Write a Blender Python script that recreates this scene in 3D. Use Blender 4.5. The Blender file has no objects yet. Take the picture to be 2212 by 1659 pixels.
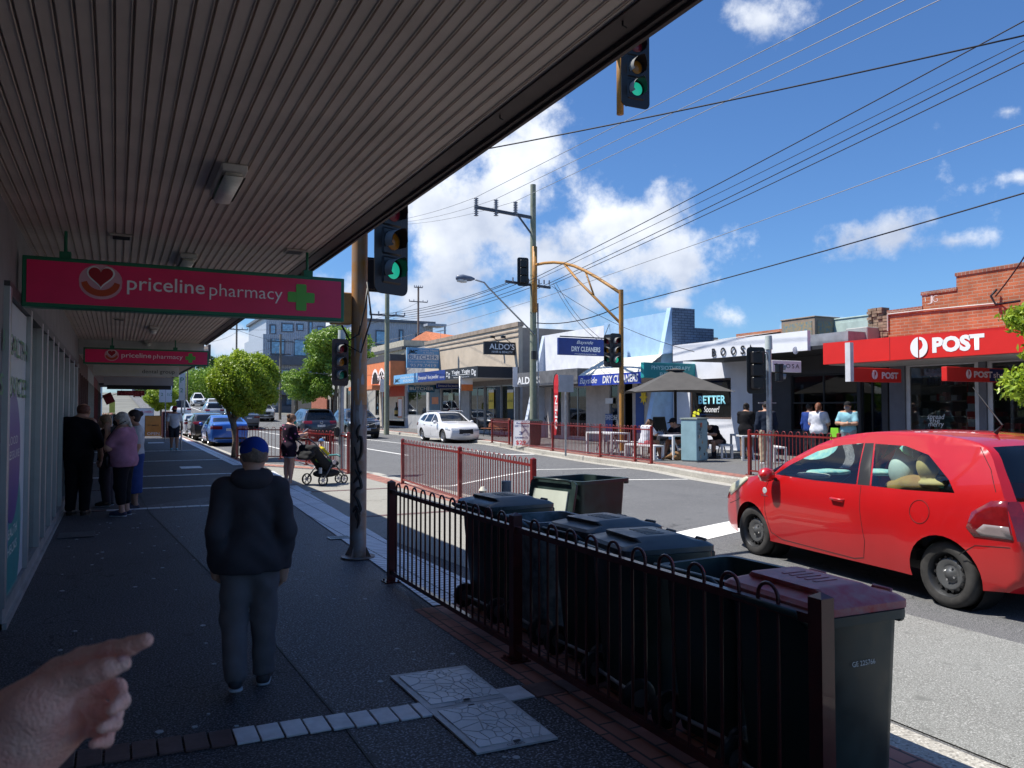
import bpy, bmesh, math, random
import numpy as np
from mathutils import Vector, Matrix
from mathutils.geometry import delaunay_2d_cdt
random.seed(7); np.random.seed(7)
R = math.radians
S = bpy.context.scene
COL = S.collection
# ------------------------------------------------------------------ camera
F_PX, PCX, PCY, EYE = 1700.0, 1106.0, 829.5, 1.68      # focal length in units of a 2212 px wide picture
PITCH = math.atan((882 - PCY) / F_PX)
YAW = math.atan(855 / F_PX * math.cos(PITCH))
cam_d = bpy.data.cameras.new('camera'); cam = bpy.data.objects.new('camera', cam_d); COL.objects.link(cam)
cam_d.sensor_width = 36; cam_d.lens = 36 * F_PX / 2212; cam_d.clip_start = .02; cam_d.clip_end = 3000
cam.location = (0, 0, EYE); cam.rotation_euler = (R(90) + PITCH, 0, -YAW)
cam_d.dof.use_dof = True; cam_d.dof.focus_distance = 9.0; cam_d.dof.aperture_fstop = 11
S.camera = cam
_f = Vector((math.sin(YAW) * math.cos(PITCH), math.cos(YAW) * math.cos(PITCH), math.sin(PITCH)))
_r = Vector((math.cos(YAW), -math.sin(YAW), 0)); _u = _r.cross(_f)
def ray(x, y): return _f + _r * ((x - PCX) / F_PX) + _u * (-(y - PCY) / F_PX)
def G(x, y, z=0.0):
 d = ray(x, y); t = (z - EYE) / d.z; return Vector((d.x * t, d.y * t, z))
def PX(x, y, X):
 d = ray(x, y); t = X / d.x; return Vector((X, d.y * t, EYE + d.z * t))
def PY(x, y, Y):
 d = ray(x, y); t = Y / d.y; return Vector((d.x * t, Y, EYE + d.z * t))
# ------------------------------------------------------------------ light
SUN_DIR = Vector((0.50, -0.24, -1.0)).normalized()       # the way the light travels
SUN_EL = math.asin(-SUN_DIR.z); SUN_AZ = math.atan2(-SUN_DIR.x, -SUN_DIR.y)
W = bpy.data.worlds.new('World'); S.world = W; W.use_nodes = True
S.view_settings.view_transform = 'Standard'; S.view_settings.look = 'None'
S.view_settings.exposure = 0.86; S.view_settings.gamma = 1
def build_world():
 nt = W.node_tree; N = nt.nodes; L = nt.links; N.clear()
 out = N.new('ShaderNodeOutputWorld'); bg = N.new('ShaderNodeBackground'); bg.inputs['Strength'].default_value = 0.085
 sky = N.new('ShaderNodeTexSky'); sky.sky_type = 'NISHITA'; sky.sun_disc = False
 sky.sun_elevation = SUN_EL; sky.sun_rotation = SUN_AZ; sky.air_density = 1.0; sky.dust_density = .6; sky.ozone_density = 2.2; sky.altitude = 50
 tc = N.new('ShaderNodeTexCoord')
 def math_n(op, a, b=None, c=None, clamp=False):
  n = N.new('ShaderNodeMath'); n.operation = op; n.use_clamp = clamp
  for i, v in enumerate((a, b, c)):
   if v is None: continue
   if hasattr(v, 'links'): L.new(v, n.inputs[i])
   else: n.inputs[i].default_value = v
  return n.outputs[0]
 def vm(op, a, b):
  n = N.new('ShaderNodeVectorMath'); n.operation = op
  for i, v in enumerate((a, b)):
   if hasattr(v, 'links'): L.new(v, n.inputs[i])
   else: n.inputs[i].default_value = v
  return n
 D = tc.outputs['Generated']
 nz = N.new('ShaderNodeTexNoise'); nz.inputs['Scale'].default_value = 7.5; nz.inputs['Detail'].default_value = 9; nz.inputs['Roughness'].default_value = .62
 L.new(D, nz.inputs['Vector'])
 nz2 = N.new('ShaderNodeTexNoise'); nz2.inputs['Scale'].default_value = 10; nz2.inputs['Detail'].default_value = 6; nz2.inputs['Roughness'].default_value = .55
 sh = vm('ADD', D, (0.02, 0.03, -0.035)); L.new(sh.outputs[0], nz2.inputs['Vector'])
 # cumulus banks: (pixel x, pixel y, half width, half height, density)
 blobs = [(1080,400,190,110,1),(980,470,160,130,1),(1200,560,230,110,1),(1330,490,120,90,1),(1420,580,160,75,1),(1000,600,160,110,.85),
   (880,640,170,110,.9),(1120,690,200,70,.9),(1250,620,200,70,.9),(1590,690,75,42,1),(1650,40,105,50,.85),(1880,500,105,48,1),(2060,520,150,34,.6),
   (2180,240,60,25,.55),(2200,385,50,30,.7),(1440,655,70,35,.8),(1750,705,80,22,.8),(560,740,220,50,.7),(740,720,150,70,.9),(330,830,260,40,.5),
   (-900,300,500,160,.9),(-300,-500,600,200,.9),(3300,200,600,160,.9),(4200,500,500,120,.9),(2900,600,300,60,.8),(800,-1100,700,300,.8)]
 f = None; fs = None
 for (x, y, w, h, dn) in blobs:
  d = ray(x, y).normalized(); rw = w / F_PX; rh = h / F_PX
  hd = Vector((d.x, d.y, 0)).normalized(); t = Vector((hd.y, -hd.x, 0))
  df = vm('SUBTRACT', D, tuple(d)).outputs[0]
  a = vm('DOT_PRODUCT', df, tuple(t / rw)).outputs['Value']; b = vm('DOT_PRODUCT', df, (0, 0, 1 / rh)).outputs['Value']
  front = vm('DOT_PRODUCT', df, tuple(hd * 3)).outputs['Value']
  q = math_n('ADD', math_n('MULTIPLY', a, a), math_n('MULTIPLY', b, b)); q = math_n('ADD', q, math_n('MULTIPLY', front, front))
  v = math_n('SUBTRACT', dn, math_n('SQRT', q)); f = v if f is None else math_n('MAXIMUM', f, v)
  tp = math_n('MULTIPLY', b, math_n('MAXIMUM', math_n('ADD', v, .35), 0)); fs = tp if fs is None else math_n('ADD', fs, tp)
 n1 = math_n('SUBTRACT', nz.outputs['Fac'], .5)
 m = math_n('ADD', math_n('MULTIPLY', n1, 4.6), math_n('ADD', f, .12))
 mr = N.new('ShaderNodeMapRange'); mr.interpolation_type = 'SMOOTHSTEP'; mr.inputs['From Min'].default_value = 0.02; mr.inputs['From Max'].default_value = .85; L.new(m, mr.inputs['Value'])
 mr.inputs['To Max'].default_value = .97
 # sunlit tops, greyer undersides
 lt = math_n('ADD', math_n('MULTIPLY', math_n('SUBTRACT', nz2.outputs['Fac'], .5), -2.6), math_n('ADD', math_n('MULTIPLY', fs, .55), .62), clamp=True)
 cr = N.new('ShaderNodeMixRGB'); cr.inputs[1].default_value = (3.6, 4.1, 5.2, 1); cr.inputs[2].default_value = (6.7, 7.0, 7.5, 1); L.new(lt, cr.inputs[0])
 tint = N.new('ShaderNodeMixRGB'); tint.blend_type = 'MULTIPLY'; tint.inputs[0].default_value = 1; tint.inputs[2].default_value = SKY_TINT; L.new(sky.outputs[0], tint.inputs[1])
 mix = N.new('ShaderNodeMixRGB'); L.new(mr.outputs[0], mix.inputs[0]); L.new(tint.outputs[0], mix.inputs[1]); L.new(cr.outputs[0], mix.inputs[2])
 L.new(mix.outputs[0], bg.inputs['Color']); L.new(bg.outputs[0], out.inputs['Surface'])
SKY_TINT = (.46, .69, .97, 1)
W.cycles.sampling_method = 'MANUAL'; W.cycles.sample_map_resolution = 512
build_world()
sun_d = bpy.data.lights.new('sun', 'SUN'); sun = bpy.data.objects.new('sun', sun_d); COL.objects.link(sun)
sun_d.energy = 3.9; sun_d.angle = R(.53); sun_d.color = (1, .95, .87)
sun.rotation_euler = SUN_DIR.to_track_quat('-Z', 'Y').to_euler(); sun.location = (0, 0, 30)
# ------------------------------------------------------------------ materials
MATS = {}
def mat(name, col=(.5, .5, .5), rough=.6, metal=0.0, var=.12, vscale=3.0, bump=0.0, bscale=40.0, spec=.5, trans=0.0, alpha=1.0, coat=0.0, emit=None, estr=1.0, fine=0.0, col2=None, sss=0.0, detail=4, ior=1.45, rvar=0.0):
 if name in MATS: return MATS[name]
 m = bpy.data.materials.new(name); m.use_nodes = True; nt = m.node_tree; N = nt.nodes; L = nt.links
 b = N['Principled BSDF']
 b.inputs['Roughness'].default_value = rough; b.inputs['Metallic'].default_value = metal; b.inputs['IOR'].default_value = ior
 b.inputs['Specular IOR Level'].default_value = spec; b.inputs['Transmission Weight'].default_value = trans; b.inputs['Alpha'].default_value = alpha
 b.inputs['Coat Weight'].default_value = coat; b.inputs['Coat Roughness'].default_value = .04
 if sss: b.inputs['Subsurface Weight'].default_value = sss; b.inputs['Subsurface Radius'].default_value = (.02, .008, .004)
 if emit: b.inputs['Emission Color'].default_value = (*emit, 1); b.inputs['Emission Strength'].default_value = estr
 tc = N.new('ShaderNodeTexCoord'); co = tc.outputs['Object']
 base = (*col, 1)
 if var or col2:
  n = N.new('ShaderNodeTexNoise'); n.inputs['Scale'].default_value = vscale; n.inputs['Detail'].default_value = detail; n.inputs['Roughness'].default_value = .6; L.new(co, n.inputs['Vector'])
  mr = N.new('ShaderNodeMapRange'); mr.inputs['From Min'].default_value = .32; mr.inputs['From Max'].default_value = .68; L.new(n.outputs['Fac'], mr.inputs['Value'])
  mx = N.new('ShaderNodeMixRGB'); L.new(mr.outputs[0], mx.inputs[0])
  c2 = col2 if col2 else tuple(min(1, c * (1 + var)) for c in col)
  c1 = col if col2 else tuple(c * (1 - var) for c in col)
  mx.inputs[1].default_value = (*c1, 1); mx.inputs[2].default_value = (*c2, 1); last = mx.outputs[0]
  if rvar:
   rm = N.new('ShaderNodeMapRange'); rm.inputs['To Min'].default_value = max(0, rough - rvar); rm.inputs['To Max'].default_value = min(1, rough + rvar); L.new(mr.outputs[0], rm.inputs['Value']); L.new(rm.outputs[0], b.inputs['Roughness'])
  if fine:
   n2 = N.new('ShaderNodeTexNoise'); n2.inputs['Scale'].default_value = bscale; n2.inputs['Detail'].default_value = 2; L.new(co, n2.inputs['Vector'])
   r2 = N.new('ShaderNodeMapRange'); r2.inputs['From Min'].default_value = .35; r2.inputs['From Max'].default_value = .65
   r2.inputs['To Min'].default_value = 1 - fine; r2.inputs['To Max'].default_value = 1 + fine; L.new(n2.outputs['Fac'], r2.inputs['Value'])
   mu = N.new('ShaderNodeMixRGB'); mu.blend_type = 'MULTIPLY'; mu.inputs[0].default_value = 1; L.new(last, mu.inputs[1]); L.new(r2.outputs[0], mu.inputs[2]); last = mu.outputs[0]
  L.new(last, b.inputs['Base Color'])
 else: b.inputs['Base Color'].default_value = base
 if bump:
  n3 = N.new('ShaderNodeTexNoise'); n3.inputs['Scale'].default_value = bscale; n3.inputs['Detail'].default_value = 3; L.new(co, n3.inputs['Vector'])
  bp = N.new('ShaderNodeBump'); bp.inputs['Strength'].default_value = bump; bp.inputs['Distance'].default_value = .01; L.new(n3.outputs['Fac'], bp.inputs['Height']); L.new(bp.outputs[0], b.inputs['Normal'])
 MATS[name] = m; return m
def brick_mat(name, c1, c2, mortar, bw=.23, bh=.076, ms=.012, rough=.85, axis='X', bump=.6, offset=.5, var=.25):
 if name in MATS: return MATS[name]
 m = bpy.data.materials.new(name); m.use_nodes = True; nt = m.node_tree; N = nt.nodes; L = nt.links; b = N['Principled BSDF']
 tc = N.new('ShaderNodeTexCoord'); sp = N.new('ShaderNodeSeparateXYZ'); cb = N.new('ShaderNodeCombineXYZ'); L.new(tc.outputs['Object'], sp.inputs[0])
 if axis in 'XY': L.new(sp.outputs[axis], cb.inputs['X']); L.new(sp.outputs['Z'], cb.inputs['Y'])
 elif axis == 'F': L.new(sp.outputs['X'], cb.inputs['Y']); L.new(sp.outputs['Y'], cb.inputs['X'])      # floor, courses along Y
 else: L.new(sp.outputs['X'], cb.inputs['X']); L.new(sp.outputs['Y'], cb.inputs['Y'])
 br = N.new('ShaderNodeTexBrick'); br.inputs['Scale'].default_value = 1; br.inputs['Brick Width'].default_value = bw; br.inputs['Row Height'].default_value = bh
 br.inputs['Mortar Size'].default_value = ms; br.inputs['Mortar Smooth'].default_value = .1; br.offset = offset
 br.inputs['Color1'].default_value = (*c1, 1); br.inputs['Color2'].default_value = (*c2, 1); br.inputs['Mortar'].default_value = (*mortar, 1); L.new(cb.outputs[0], br.inputs['Vector'])
 n = N.new('ShaderNodeTexNoise'); n.inputs['Scale'].default_value = 2.2; n.inputs['Detail'].default_value = 7; L.new(tc.outputs['Object'], n.inputs['Vector'])
 r2 = N.new('ShaderNodeMapRange'); r2.inputs['From Min'].default_value = .3; r2.inputs['From Max'].default_value = .7; r2.inputs['To Min'].default_value = 1 - var; r2.inputs['To Max'].default_value = 1 + var; L.new(n.outputs['Fac'], r2.inputs['Value'])
 mu = N.new('ShaderNodeMixRGB'); mu.blend_type = 'MULTIPLY'; mu.inputs[0].default_value = 1; L.new(br.outputs['Color'], mu.inputs[1]); L.new(r2.outputs[0], mu.inputs[2])
 L.new(mu.outputs[0], b.inputs['Base Color']); b.inputs['Roughness'].default_value = rough
 iv = N.new('ShaderNodeMath'); iv.operation = 'SUBTRACT'; iv.inputs[0].default_value = 1; L.new(br.outputs['Fac'], iv.inputs[1])
 bp = N.new('ShaderNodeBump'); bp.inputs['Strength'].default_value = bump; bp.inputs['Distance'].default_value = .008; L.new(iv.outputs[0], bp.inputs['Height']); L.new(bp.outputs[0], b.inputs['Normal'])
 MATS[name] = m; return m
def speckle_mat(name, base, dark, light, rough=.8, scale=160, patch=1.2, bump=.5, cracks=True, lightamt=.5):
 if name in MATS: return MATS[name]
 m = bpy.data.materials.new(name); m.use_nodes = True; nt = m.node_tree; N = nt.nodes; L = nt.links; b = N['Principled BSDF']
 tc = N.new('ShaderNodeTexCoord'); co = tc.outputs['Object']
 def noise(s, d, lo, hi):
  n = N.new('ShaderNodeTexNoise'); n.inputs['Scale'].default_value = s; n.inputs['Detail'].default_value = d; L.new(co, n.inputs['Vector'])
  r = N.new('ShaderNodeMapRange'); r.inputs['From Min'].default_value = lo; r.inputs['From Max'].default_value = hi; L.new(n.outputs['Fac'], r.inputs['Value']); return r.outputs[0]
 def mix(f, a, c):
  x = N.new('ShaderNodeMixRGB'); L.new(f, x.inputs[0])
  for i, v in ((1, a), (2, c)):
   if hasattr(v, 'links'): L.new(v, x.inputs[i])
   else: x.inputs[i].default_value = (*v, 1)
  return x.outputs[0]
 c = mix(noise(patch, 6, .35, .65), base, tuple((x * .6 + y * .4) for x, y in zip(base, dark)))
 c = mix(noise(scale, 1, .5, .72), c, light); c = mix(noise(scale * .7, 1, .52, .7), c, dark)
 c = mix(noise(5, 8, .64, .70), c, tuple(x * .72 for x in base))
 if cracks:
  v = N.new('ShaderNodeTexVoronoi'); v.feature = 'DISTANCE_TO_EDGE'; v.inputs['Scale'].default_value = .32
  nn = N.new('ShaderNodeTexNoise'); nn.inputs['Scale'].default_value = 2.5; nn.inputs['Detail'].default_value = 6; L.new(co, nn.inputs['Vector'])
  ad = N.new('ShaderNodeVectorMath'); ad.operation = 'MULTIPLY_ADD'; L.new(nn.outputs['Color'], ad.inputs[0]); ad.inputs[1].default_value = (.8, .8, .8); L.new(co, ad.inputs[2]); L.new(ad.outputs[0], v.inputs['Vector'])
  r = N.new('ShaderNodeMapRange'); r.inputs['From Min'].default_value = 0; r.inputs['From Max'].default_value = .0035; L.new(v.outputs['Distance'], r.inputs['Value'])
  c = mix(r.outputs[0], tuple(x * .5 for x in dark), c)
 L.new(c, b.inputs['Base Color']); b.inputs['Roughness'].default_value = rough
 n3 = N.new('ShaderNodeTexNoise'); n3.inputs['Scale'].default_value = scale * .8; n3.inputs['Detail'].default_value = 2; L.new(co, n3.inputs['Vector'])
 bp = N.new('ShaderNodeBump'); bp.inputs['Strength'].default_value = bump; bp.inputs['Distance'].default_value = .004; L.new(n3.outputs['Fac'], bp.inputs['Height']); L.new(bp.outputs[0], b.inputs['Normal'])
 MATS[name] = m; return m
def wave_bump(name, col, scale, rough=.5, strength=.6, axis='Y', dist=.01, metal=0, var=.1):
 m = mat(name, col, rough, metal, var=var)
 nt = m.node_tree; N = nt.nodes; L = nt.links
 w = N.new('ShaderNodeTexWave'); w.bands_direction = axis; w.inputs['Scale'].default_value = scale; w.inputs['Distortion'].default_value = 0
 tc = N.new('ShaderNodeTexCoord'); L.new(tc.outputs['Object'], w.inputs['Vector'])
 bp = N.new('ShaderNodeBump'); bp.inputs['Strength'].default_value = strength; bp.inputs['Distance'].default_value = dist; L.new(w.outputs['Fac'], bp.inputs['Height']); L.new(bp.outputs[0], N['Principled BSDF'].inputs['Normal'])
 return m
def glass_mat(name, tint=(.8, .9, .9), rough=.02, alpha=.35, dark=.02):
 if name in MATS: return MATS[name]
 m = bpy.data.materials.new(name); m.use_nodes = True; nt = m.node_tree; N = nt.nodes; L = nt.links
 out = N['Material Output']; N.remove(N['Principled BSDF'])
 g = N.new('ShaderNodeBsdfGlossy'); g.inputs['Roughness'].default_value = rough; g.inputs['Color'].default_value = (1, 1, 1, 1)
 t = N.new('ShaderNodeBsdfTransparent'); t.inputs['Color'].default_value = (*tint, 1)
 d = N.new('ShaderNodeBsdfDiffuse'); d.inputs['Color'].default_value = (dark, dark * 1.05, dark * 1.1, 1)
 m1 = N.new('ShaderNodeMixShader'); m1.inputs[0].default_value = alpha; L.new(t.outputs[0], m1.inputs[1]); L.new(d.outputs[0], m1.inputs[2])
 fr = N.new('ShaderNodeFresnel'); fr.inputs['IOR'].default_value = 1.6
 m2 = N.new('ShaderNodeMixShader'); L.new(fr.outputs[0], m2.inputs[0]); L.new(m1.outputs[0], m2.inputs[1]); L.new(g.outputs[0], m2.inputs[2])
 L.new(m2.outputs[0], out.inputs['Surface']); MATS[name] = m; return m
# ------------------------------------------------------------------ objects, naming
ROOTM = {}
def tag(o, label=None, cat=None, group=None, kind=None):
 if label: o['label'] = label
 if cat: o['category'] = cat
 if group: o['group'] = group
 if kind: o['kind'] = kind
 return o
def thing(name, label, cat, loc=(0, 0, 0), rz=0.0, group=None, scale=1.0):
 o = bpy.data.objects.new(name, None); COL.objects.link(o); o.empty_display_size = .2
 o.location = loc; o.rotation_euler = (0, 0, rz); o.scale = (scale,) * 3
 tag(o, label, cat, group); ROOTM[o.name] = Matrix.Translation(loc) @ Matrix.Rotation(rz, 4, 'Z') @ Matrix.Scale(scale, 4); return o
def link(name, me, m=None, parent=None, world=False):
 o = bpy.data.objects.new(name, me); COL.objects.link(o)
 if m is not None:
  for mm in (m if isinstance(m, (list, tuple)) else [m]): me.materials.append(mm)
 if parent is not None:
  o.parent = parent
  if world and parent.name in ROOTM: o.matrix_parent_inverse = ROOTM[parent.name].inverted()
 return o
def copy_tree(o, parent=None):
 c = o.copy(); COL.objects.link(c); c.parent = parent
 for ch in [x for x in COL.objects if x.parent == o]: copy_tree(ch, c)
 return c
KIDS = None
def clone(o, loc, rz, label=None, group=None, scale=None):
 c = copy_tree(o); c.location = loc; c.rotation_euler = (0, 0, rz)
 if label: c['label'] = label
 if group: c['group'] = group
 if scale: c.scale = (scale,) * 3
 return c
class MB:
 def __init__(s): s.v = []; s.f = []; s.mi = []; s.cur = 0
 def add(s, vs, fs):
  k = len(s.v); s.v += [tuple(v) for v in vs]; s.f += [tuple(i + k for i in f) for f in fs]; s.mi += [s.cur] * len(fs); return s
 def box(s, a, b, M=None):
  (x0, y0, z0), (x1, y1, z1) = a, b
  vs = [Vector(p) for p in ((x0,y0,z0),(x1,y0,z0),(x1,y1,z0),(x0,y1,z0),(x0,y0,z1),(x1,y0,z1),(x1,y1,z1),(x0,y1,z1))]
  if M is not None: vs = [M @ v for v in vs]
  return s.add(vs, [(3,2,1,0),(4,5,6,7),(0,1,5,4),(1,2,6,5),(2,3,7,6),(3,0,4,7)])
 def bar(s, p, q, w, h=None, up=(0, 0, 1)):
  p = Vector(p); q = Vector(q); h = h or w; d = (q - p).normalized(); u = Vector(up)
  if abs(d.dot(u)) > .95: u = Vector((1, 0, 0))
  r = d.cross(u).normalized(); u = r.cross(d)
  vs = [c + r * (a * w / 2) + u * (b * h / 2) for c in (p, q) for a, b in ((-1,-1),(1,-1),(1,1),(-1,1))]
  return s.add(vs, [(0,1,2,3),(7,6,5,4),(0,4,5,1),(1,5,6,2),(2,6,7,3),(3,7,4,0)])
 def cyl(s, p, q, r0, r1=None, n=12, caps=True):
  return s.tube([p, q], [r0, r0 if r1 is None else r1], n, caps)
 def tube(s, pts, rad, n=8, caps=True):
  pts = [Vector(p) for p in pts]; rad = rad if isinstance(rad, (list, tuple)) else [rad] * len(pts)
  vs = []; prev = None
  for i, p in enumerate(pts):
   d = (pts[min(i + 1, len(pts) - 1)] - pts[max(i - 1, 0)]).normalized()
   if prev is None:
    u = Vector((0, 0, 1)) if abs(d.z) < .9 else Vector((1, 0, 0)); r = d.cross(u).normalized()
   else: r = (prev - d * prev.dot(d)).normalized()
   prev = r; u = r.cross(d)
   for k in range(n):
    a = 2 * math.pi * k / n; vs.append(p + r * (math.cos(a) * rad[i]) + u * (math.sin(a) * rad[i]))
  fs = []
  for i in range(len(pts) - 1):
   for k in range(n): a = i * n + k; b = i * n + (k + 1) % n; fs.append((a, a + n, b + n, b))
  if caps: fs.append(tuple(range(n))); fs.append(tuple(reversed(range((len(pts) - 1) * n, len(pts) * n))))
  return s.add(vs, fs)
 def lathe(s, prof, c=(0, 0, 0), axis='Z', n=16, M=None):
  vs = []
  for r, h in prof:
   for k in range(n):
    a = 2 * math.pi * k / n; x, y = r * math.cos(a), r * math.sin(a)
    v = {'Z': (x, y, h), 'X': (h, x, y), 'Y': (y, h, x)}[axis]; v = Vector(v) + Vector(c); vs.append(M @ v if M is not None else v)
  fs = [(i * n + k, i * n + (k + 1) % n, (i + 1) * n + (k + 1) % n, (i + 1) * n + k) for i in range(len(prof) - 1) for k in range(n)]
  return s.add(vs, fs)
 def prism(s, poly, o, r, u, depth):
  """extrude a 2-D outline from frame (origin o, right r, up u) back along -(r x u) by depth"""
  o = Vector(o); r = Vector(r); u = Vector(u); nn = r.cross(u).normalized(); k = len(poly)
  vs = [o + r * a + u * b for a, b in poly] + [o + r * a + u * b - nn * depth for a, b in poly]
  return s.add(vs, [tuple(range(k)), tuple(reversed(range(k, 2 * k)))] + [(i, i + k, (i + 1) % k + k, (i + 1) % k) for i in range(k)])
 def quad(s, a, b, c, d): return s.add([a, b, c, d], [(0, 1, 2, 3)])
 def build(s, name, m, parent=None, world=False, smooth=False, bevel=0.0, seg=1, auto=None):
  me = bpy.data.meshes.new(name); me.from_pydata(s.v, [], s.f)
  if isinstance(m, (list, tuple)): me.polygons.foreach_set('material_index', s.mi)
  if bevel:
   bm = bmesh.new(); bm.from_mesh(me); bmesh.ops.remove_doubles(bm, verts=bm.verts, dist=1e-5)
   ed = [e for e in bm.edges if len(e.link_faces) == 2 and e.calc_face_angle(0) > R(35)]
   bmesh.ops.bevel(bm, geom=ed, offset=bevel, segments=seg, affect='EDGES', clamp_overlap=True); bm.to_mesh(me); bm.free()
  o = link(name, me, m, parent, world)
  if smooth:
   me.polygons.foreach_set('use_smooth', [True] * len(me.polygons))
   if auto: me.set_sharp_from_angle(angle=R(auto))
  me.update(); return o
def rrect(w, h, r, n=4, cx=0, cy=0):
 out = []
 for sx, sy, a0 in ((1, 1, 0), (-1, 1, 90), (-1, -1, 180), (1, -1, 270)):
  for k in range(n + 1):
   a = R(a0 + 90 * k / n); out.append((cx + sx * (w / 2 - r) + r * math.cos(a), cy + sy * (h / 2 - r) + r * math.sin(a)))
 return out
# frames: 'street' = opposite facades (face -X, read right-to-left along +Y), 'walk' = boards facing the camera end of the street (-Y)
FR = {'street': (Vector((0, -1, 0)), Vector((0, 0, 1))), 'walk': (Vector((1, 0, 0)), Vector((0, 0, 1))), 'shop': (Vector((0, 1, 0)), Vector((0, 0, 1)))}
def text(body, o, frame, h, width=None, m=None, parent=None, name='lettering', bold=0.0, shear=0.0, ext=.004, align='LEFT', world=True, spacing=1.0, M=None):
 r, u = FR[frame] if isinstance(frame, str) else frame; r = Vector(r); u = Vector(u); nn = r.cross(u)
 cu = bpy.data.curves.new('t', 'FONT'); cu.body = body; cu.size = 1; cu.offset = bold; cu.extrude = 0; cu.shear = shear; cu.space_character = spacing; cu.resolution_u = 3
 ob = bpy.data.objects.new('t', cu); COL.objects.link(ob)
 dg = bpy.context.evaluated_depsgraph_get(); me = bpy.data.meshes.new_from_object(ob.evaluated_get(dg)); bpy.data.objects.remove(ob); bpy.data.curves.remove(cu)
 if len(me.vertices) == 0: return None
 co = np.empty(len(me.vertices) * 3); me.vertices.foreach_get('co', co); co = co.reshape(-1, 3)
 x0, x1 = co[:, 0].min(), co[:, 0].max(); s = h / .72; sx = s
 if width: sx = width / (x1 - x0)
 off = {'LEFT': -x0, 'CENTER': -(x0 + x1) / 2, 'RIGHT': -x1}[align]
 P = np.array(o)[None] + (co[:, :1] + off) * sx * np.array(r)[None] + co[:, 1:2] * s * np.array(u)[None] + ext * np.array(nn)[None]
 me.vertices.foreach_set('co', P.ravel()); me.update()
 ob = link(name, me, m, parent, world); return ob
def flat(poly, o, frame, m, name, parent=None, lift=.004, world=True, depth=.003):
 r, u = FR[frame] if isinstance(frame, str) else frame
 mb = MB(); mb.prism(poly, Vector(o) + Vector(r).cross(Vector(u)) * lift, r, u, depth); return mb.build(name, m, parent, world)
def circ(cx, cy, rx, ry=None, n=24, a0=0, a1=360):
 ry = ry or rx; full = (a1 - a0) >= 360
 return [(cx + rx * math.cos(R(a0 + (a1 - a0) * k / (n if full else n - 1))), cy + ry * math.sin(R(a0 + (a1 - a0) * k / (n if full else n - 1)))) for k in range(n)]
def rect(x0, y0, x1, y1): return [(x0, y0), (x1, y0), (x1, y1), (x0, y1)]
# ------------------------------------------------------------------ implicit surfaces (bodies, clothes, hands)
EX = [(0,1),(2,3),(4,5),(6,7),(0,2),(1,3),(4,6),(5,7),(0,4),(1,5),(2,6),(3,7)]
def nets(f, org, h):
 nx, ny, nz = f.shape; s = f < 0
 corners = [(a, b, c) for a in (0, 1) for b in (0, 1) for c in (0, 1)]
 def sl(c): return (slice(c[0], nx - 1 + c[0]), slice(c[1], ny - 1 + c[1]), slice(c[2], nz - 1 + c[2]))
 cnt = sum(s[sl(c)].astype(np.int8) for c in corners); act = (cnt > 0) & (cnt < 8)
 idx = np.argwhere(act)
 if len(idx) == 0: return np.zeros((0, 3)), []
 vid = -np.ones(act.shape, np.int64); vid[act] = np.arange(len(idx))
 F = [f[idx[:, 0] + c[0], idx[:, 1] + c[1], idx[:, 2] + c[2]] for c in corners]
 acc = np.zeros((len(idx), 3)); n = np.zeros(len(idx))
 for i in range(8):
  for j in range(i + 1, 8):
   ci, cj = corners[i], corners[j]
   if sum(abs(ci[k] - cj[k]) for k in range(3)) != 1: continue
   m = (F[i] < 0) != (F[j] < 0); d = F[i] - F[j]; d = np.where(np.abs(d) < 1e-12, 1e-12, d); t = np.clip(F[i] / d, 0, 1)
   p = np.array(ci)[None] * (1 - t[:, None]) + np.array(cj)[None] * t[:, None]; acc += p * m[:, None]; n += m
 V = (idx + acc / n[:, None]) * h + np.array(org)[None]
 faces = []
 for ax in range(3):
  a1, a2 = [(1, 2), (2, 0), (0, 1)][ax]
  lo = [slice(1, n_ - 1) for n_ in (nx, ny, nz)]; hi = list(lo); lo[ax] = slice(0, (nx, ny, nz)[ax] - 1); hi[ax] = slice(1, (nx, ny, nz)[ax])
  A = s[tuple(lo)]; B = s[tuple(hi)]; e = np.argwhere(A != B)
  if len(e) == 0: continue
  inside = A[e[:, 0], e[:, 1], e[:, 2]]; base = e.copy(); o1 = np.zeros(3, int); o1[a1] = 1; o2 = np.zeros(3, int); o2[a2] = 1
  for k in range(3):
   if k != ax: base[:, k] += 1
  q = [vid[tuple((base - o1 * i - o2 * j).T)] for i, j in ((1, 1), (0, 1), (0, 0), (1, 0))]
  q = np.stack(q, 1); q[~inside] = q[~inside][:, ::-1]; faces.append(q[(q >= 0).all(1)])
 return V, np.concatenate(faces).tolist()
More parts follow.
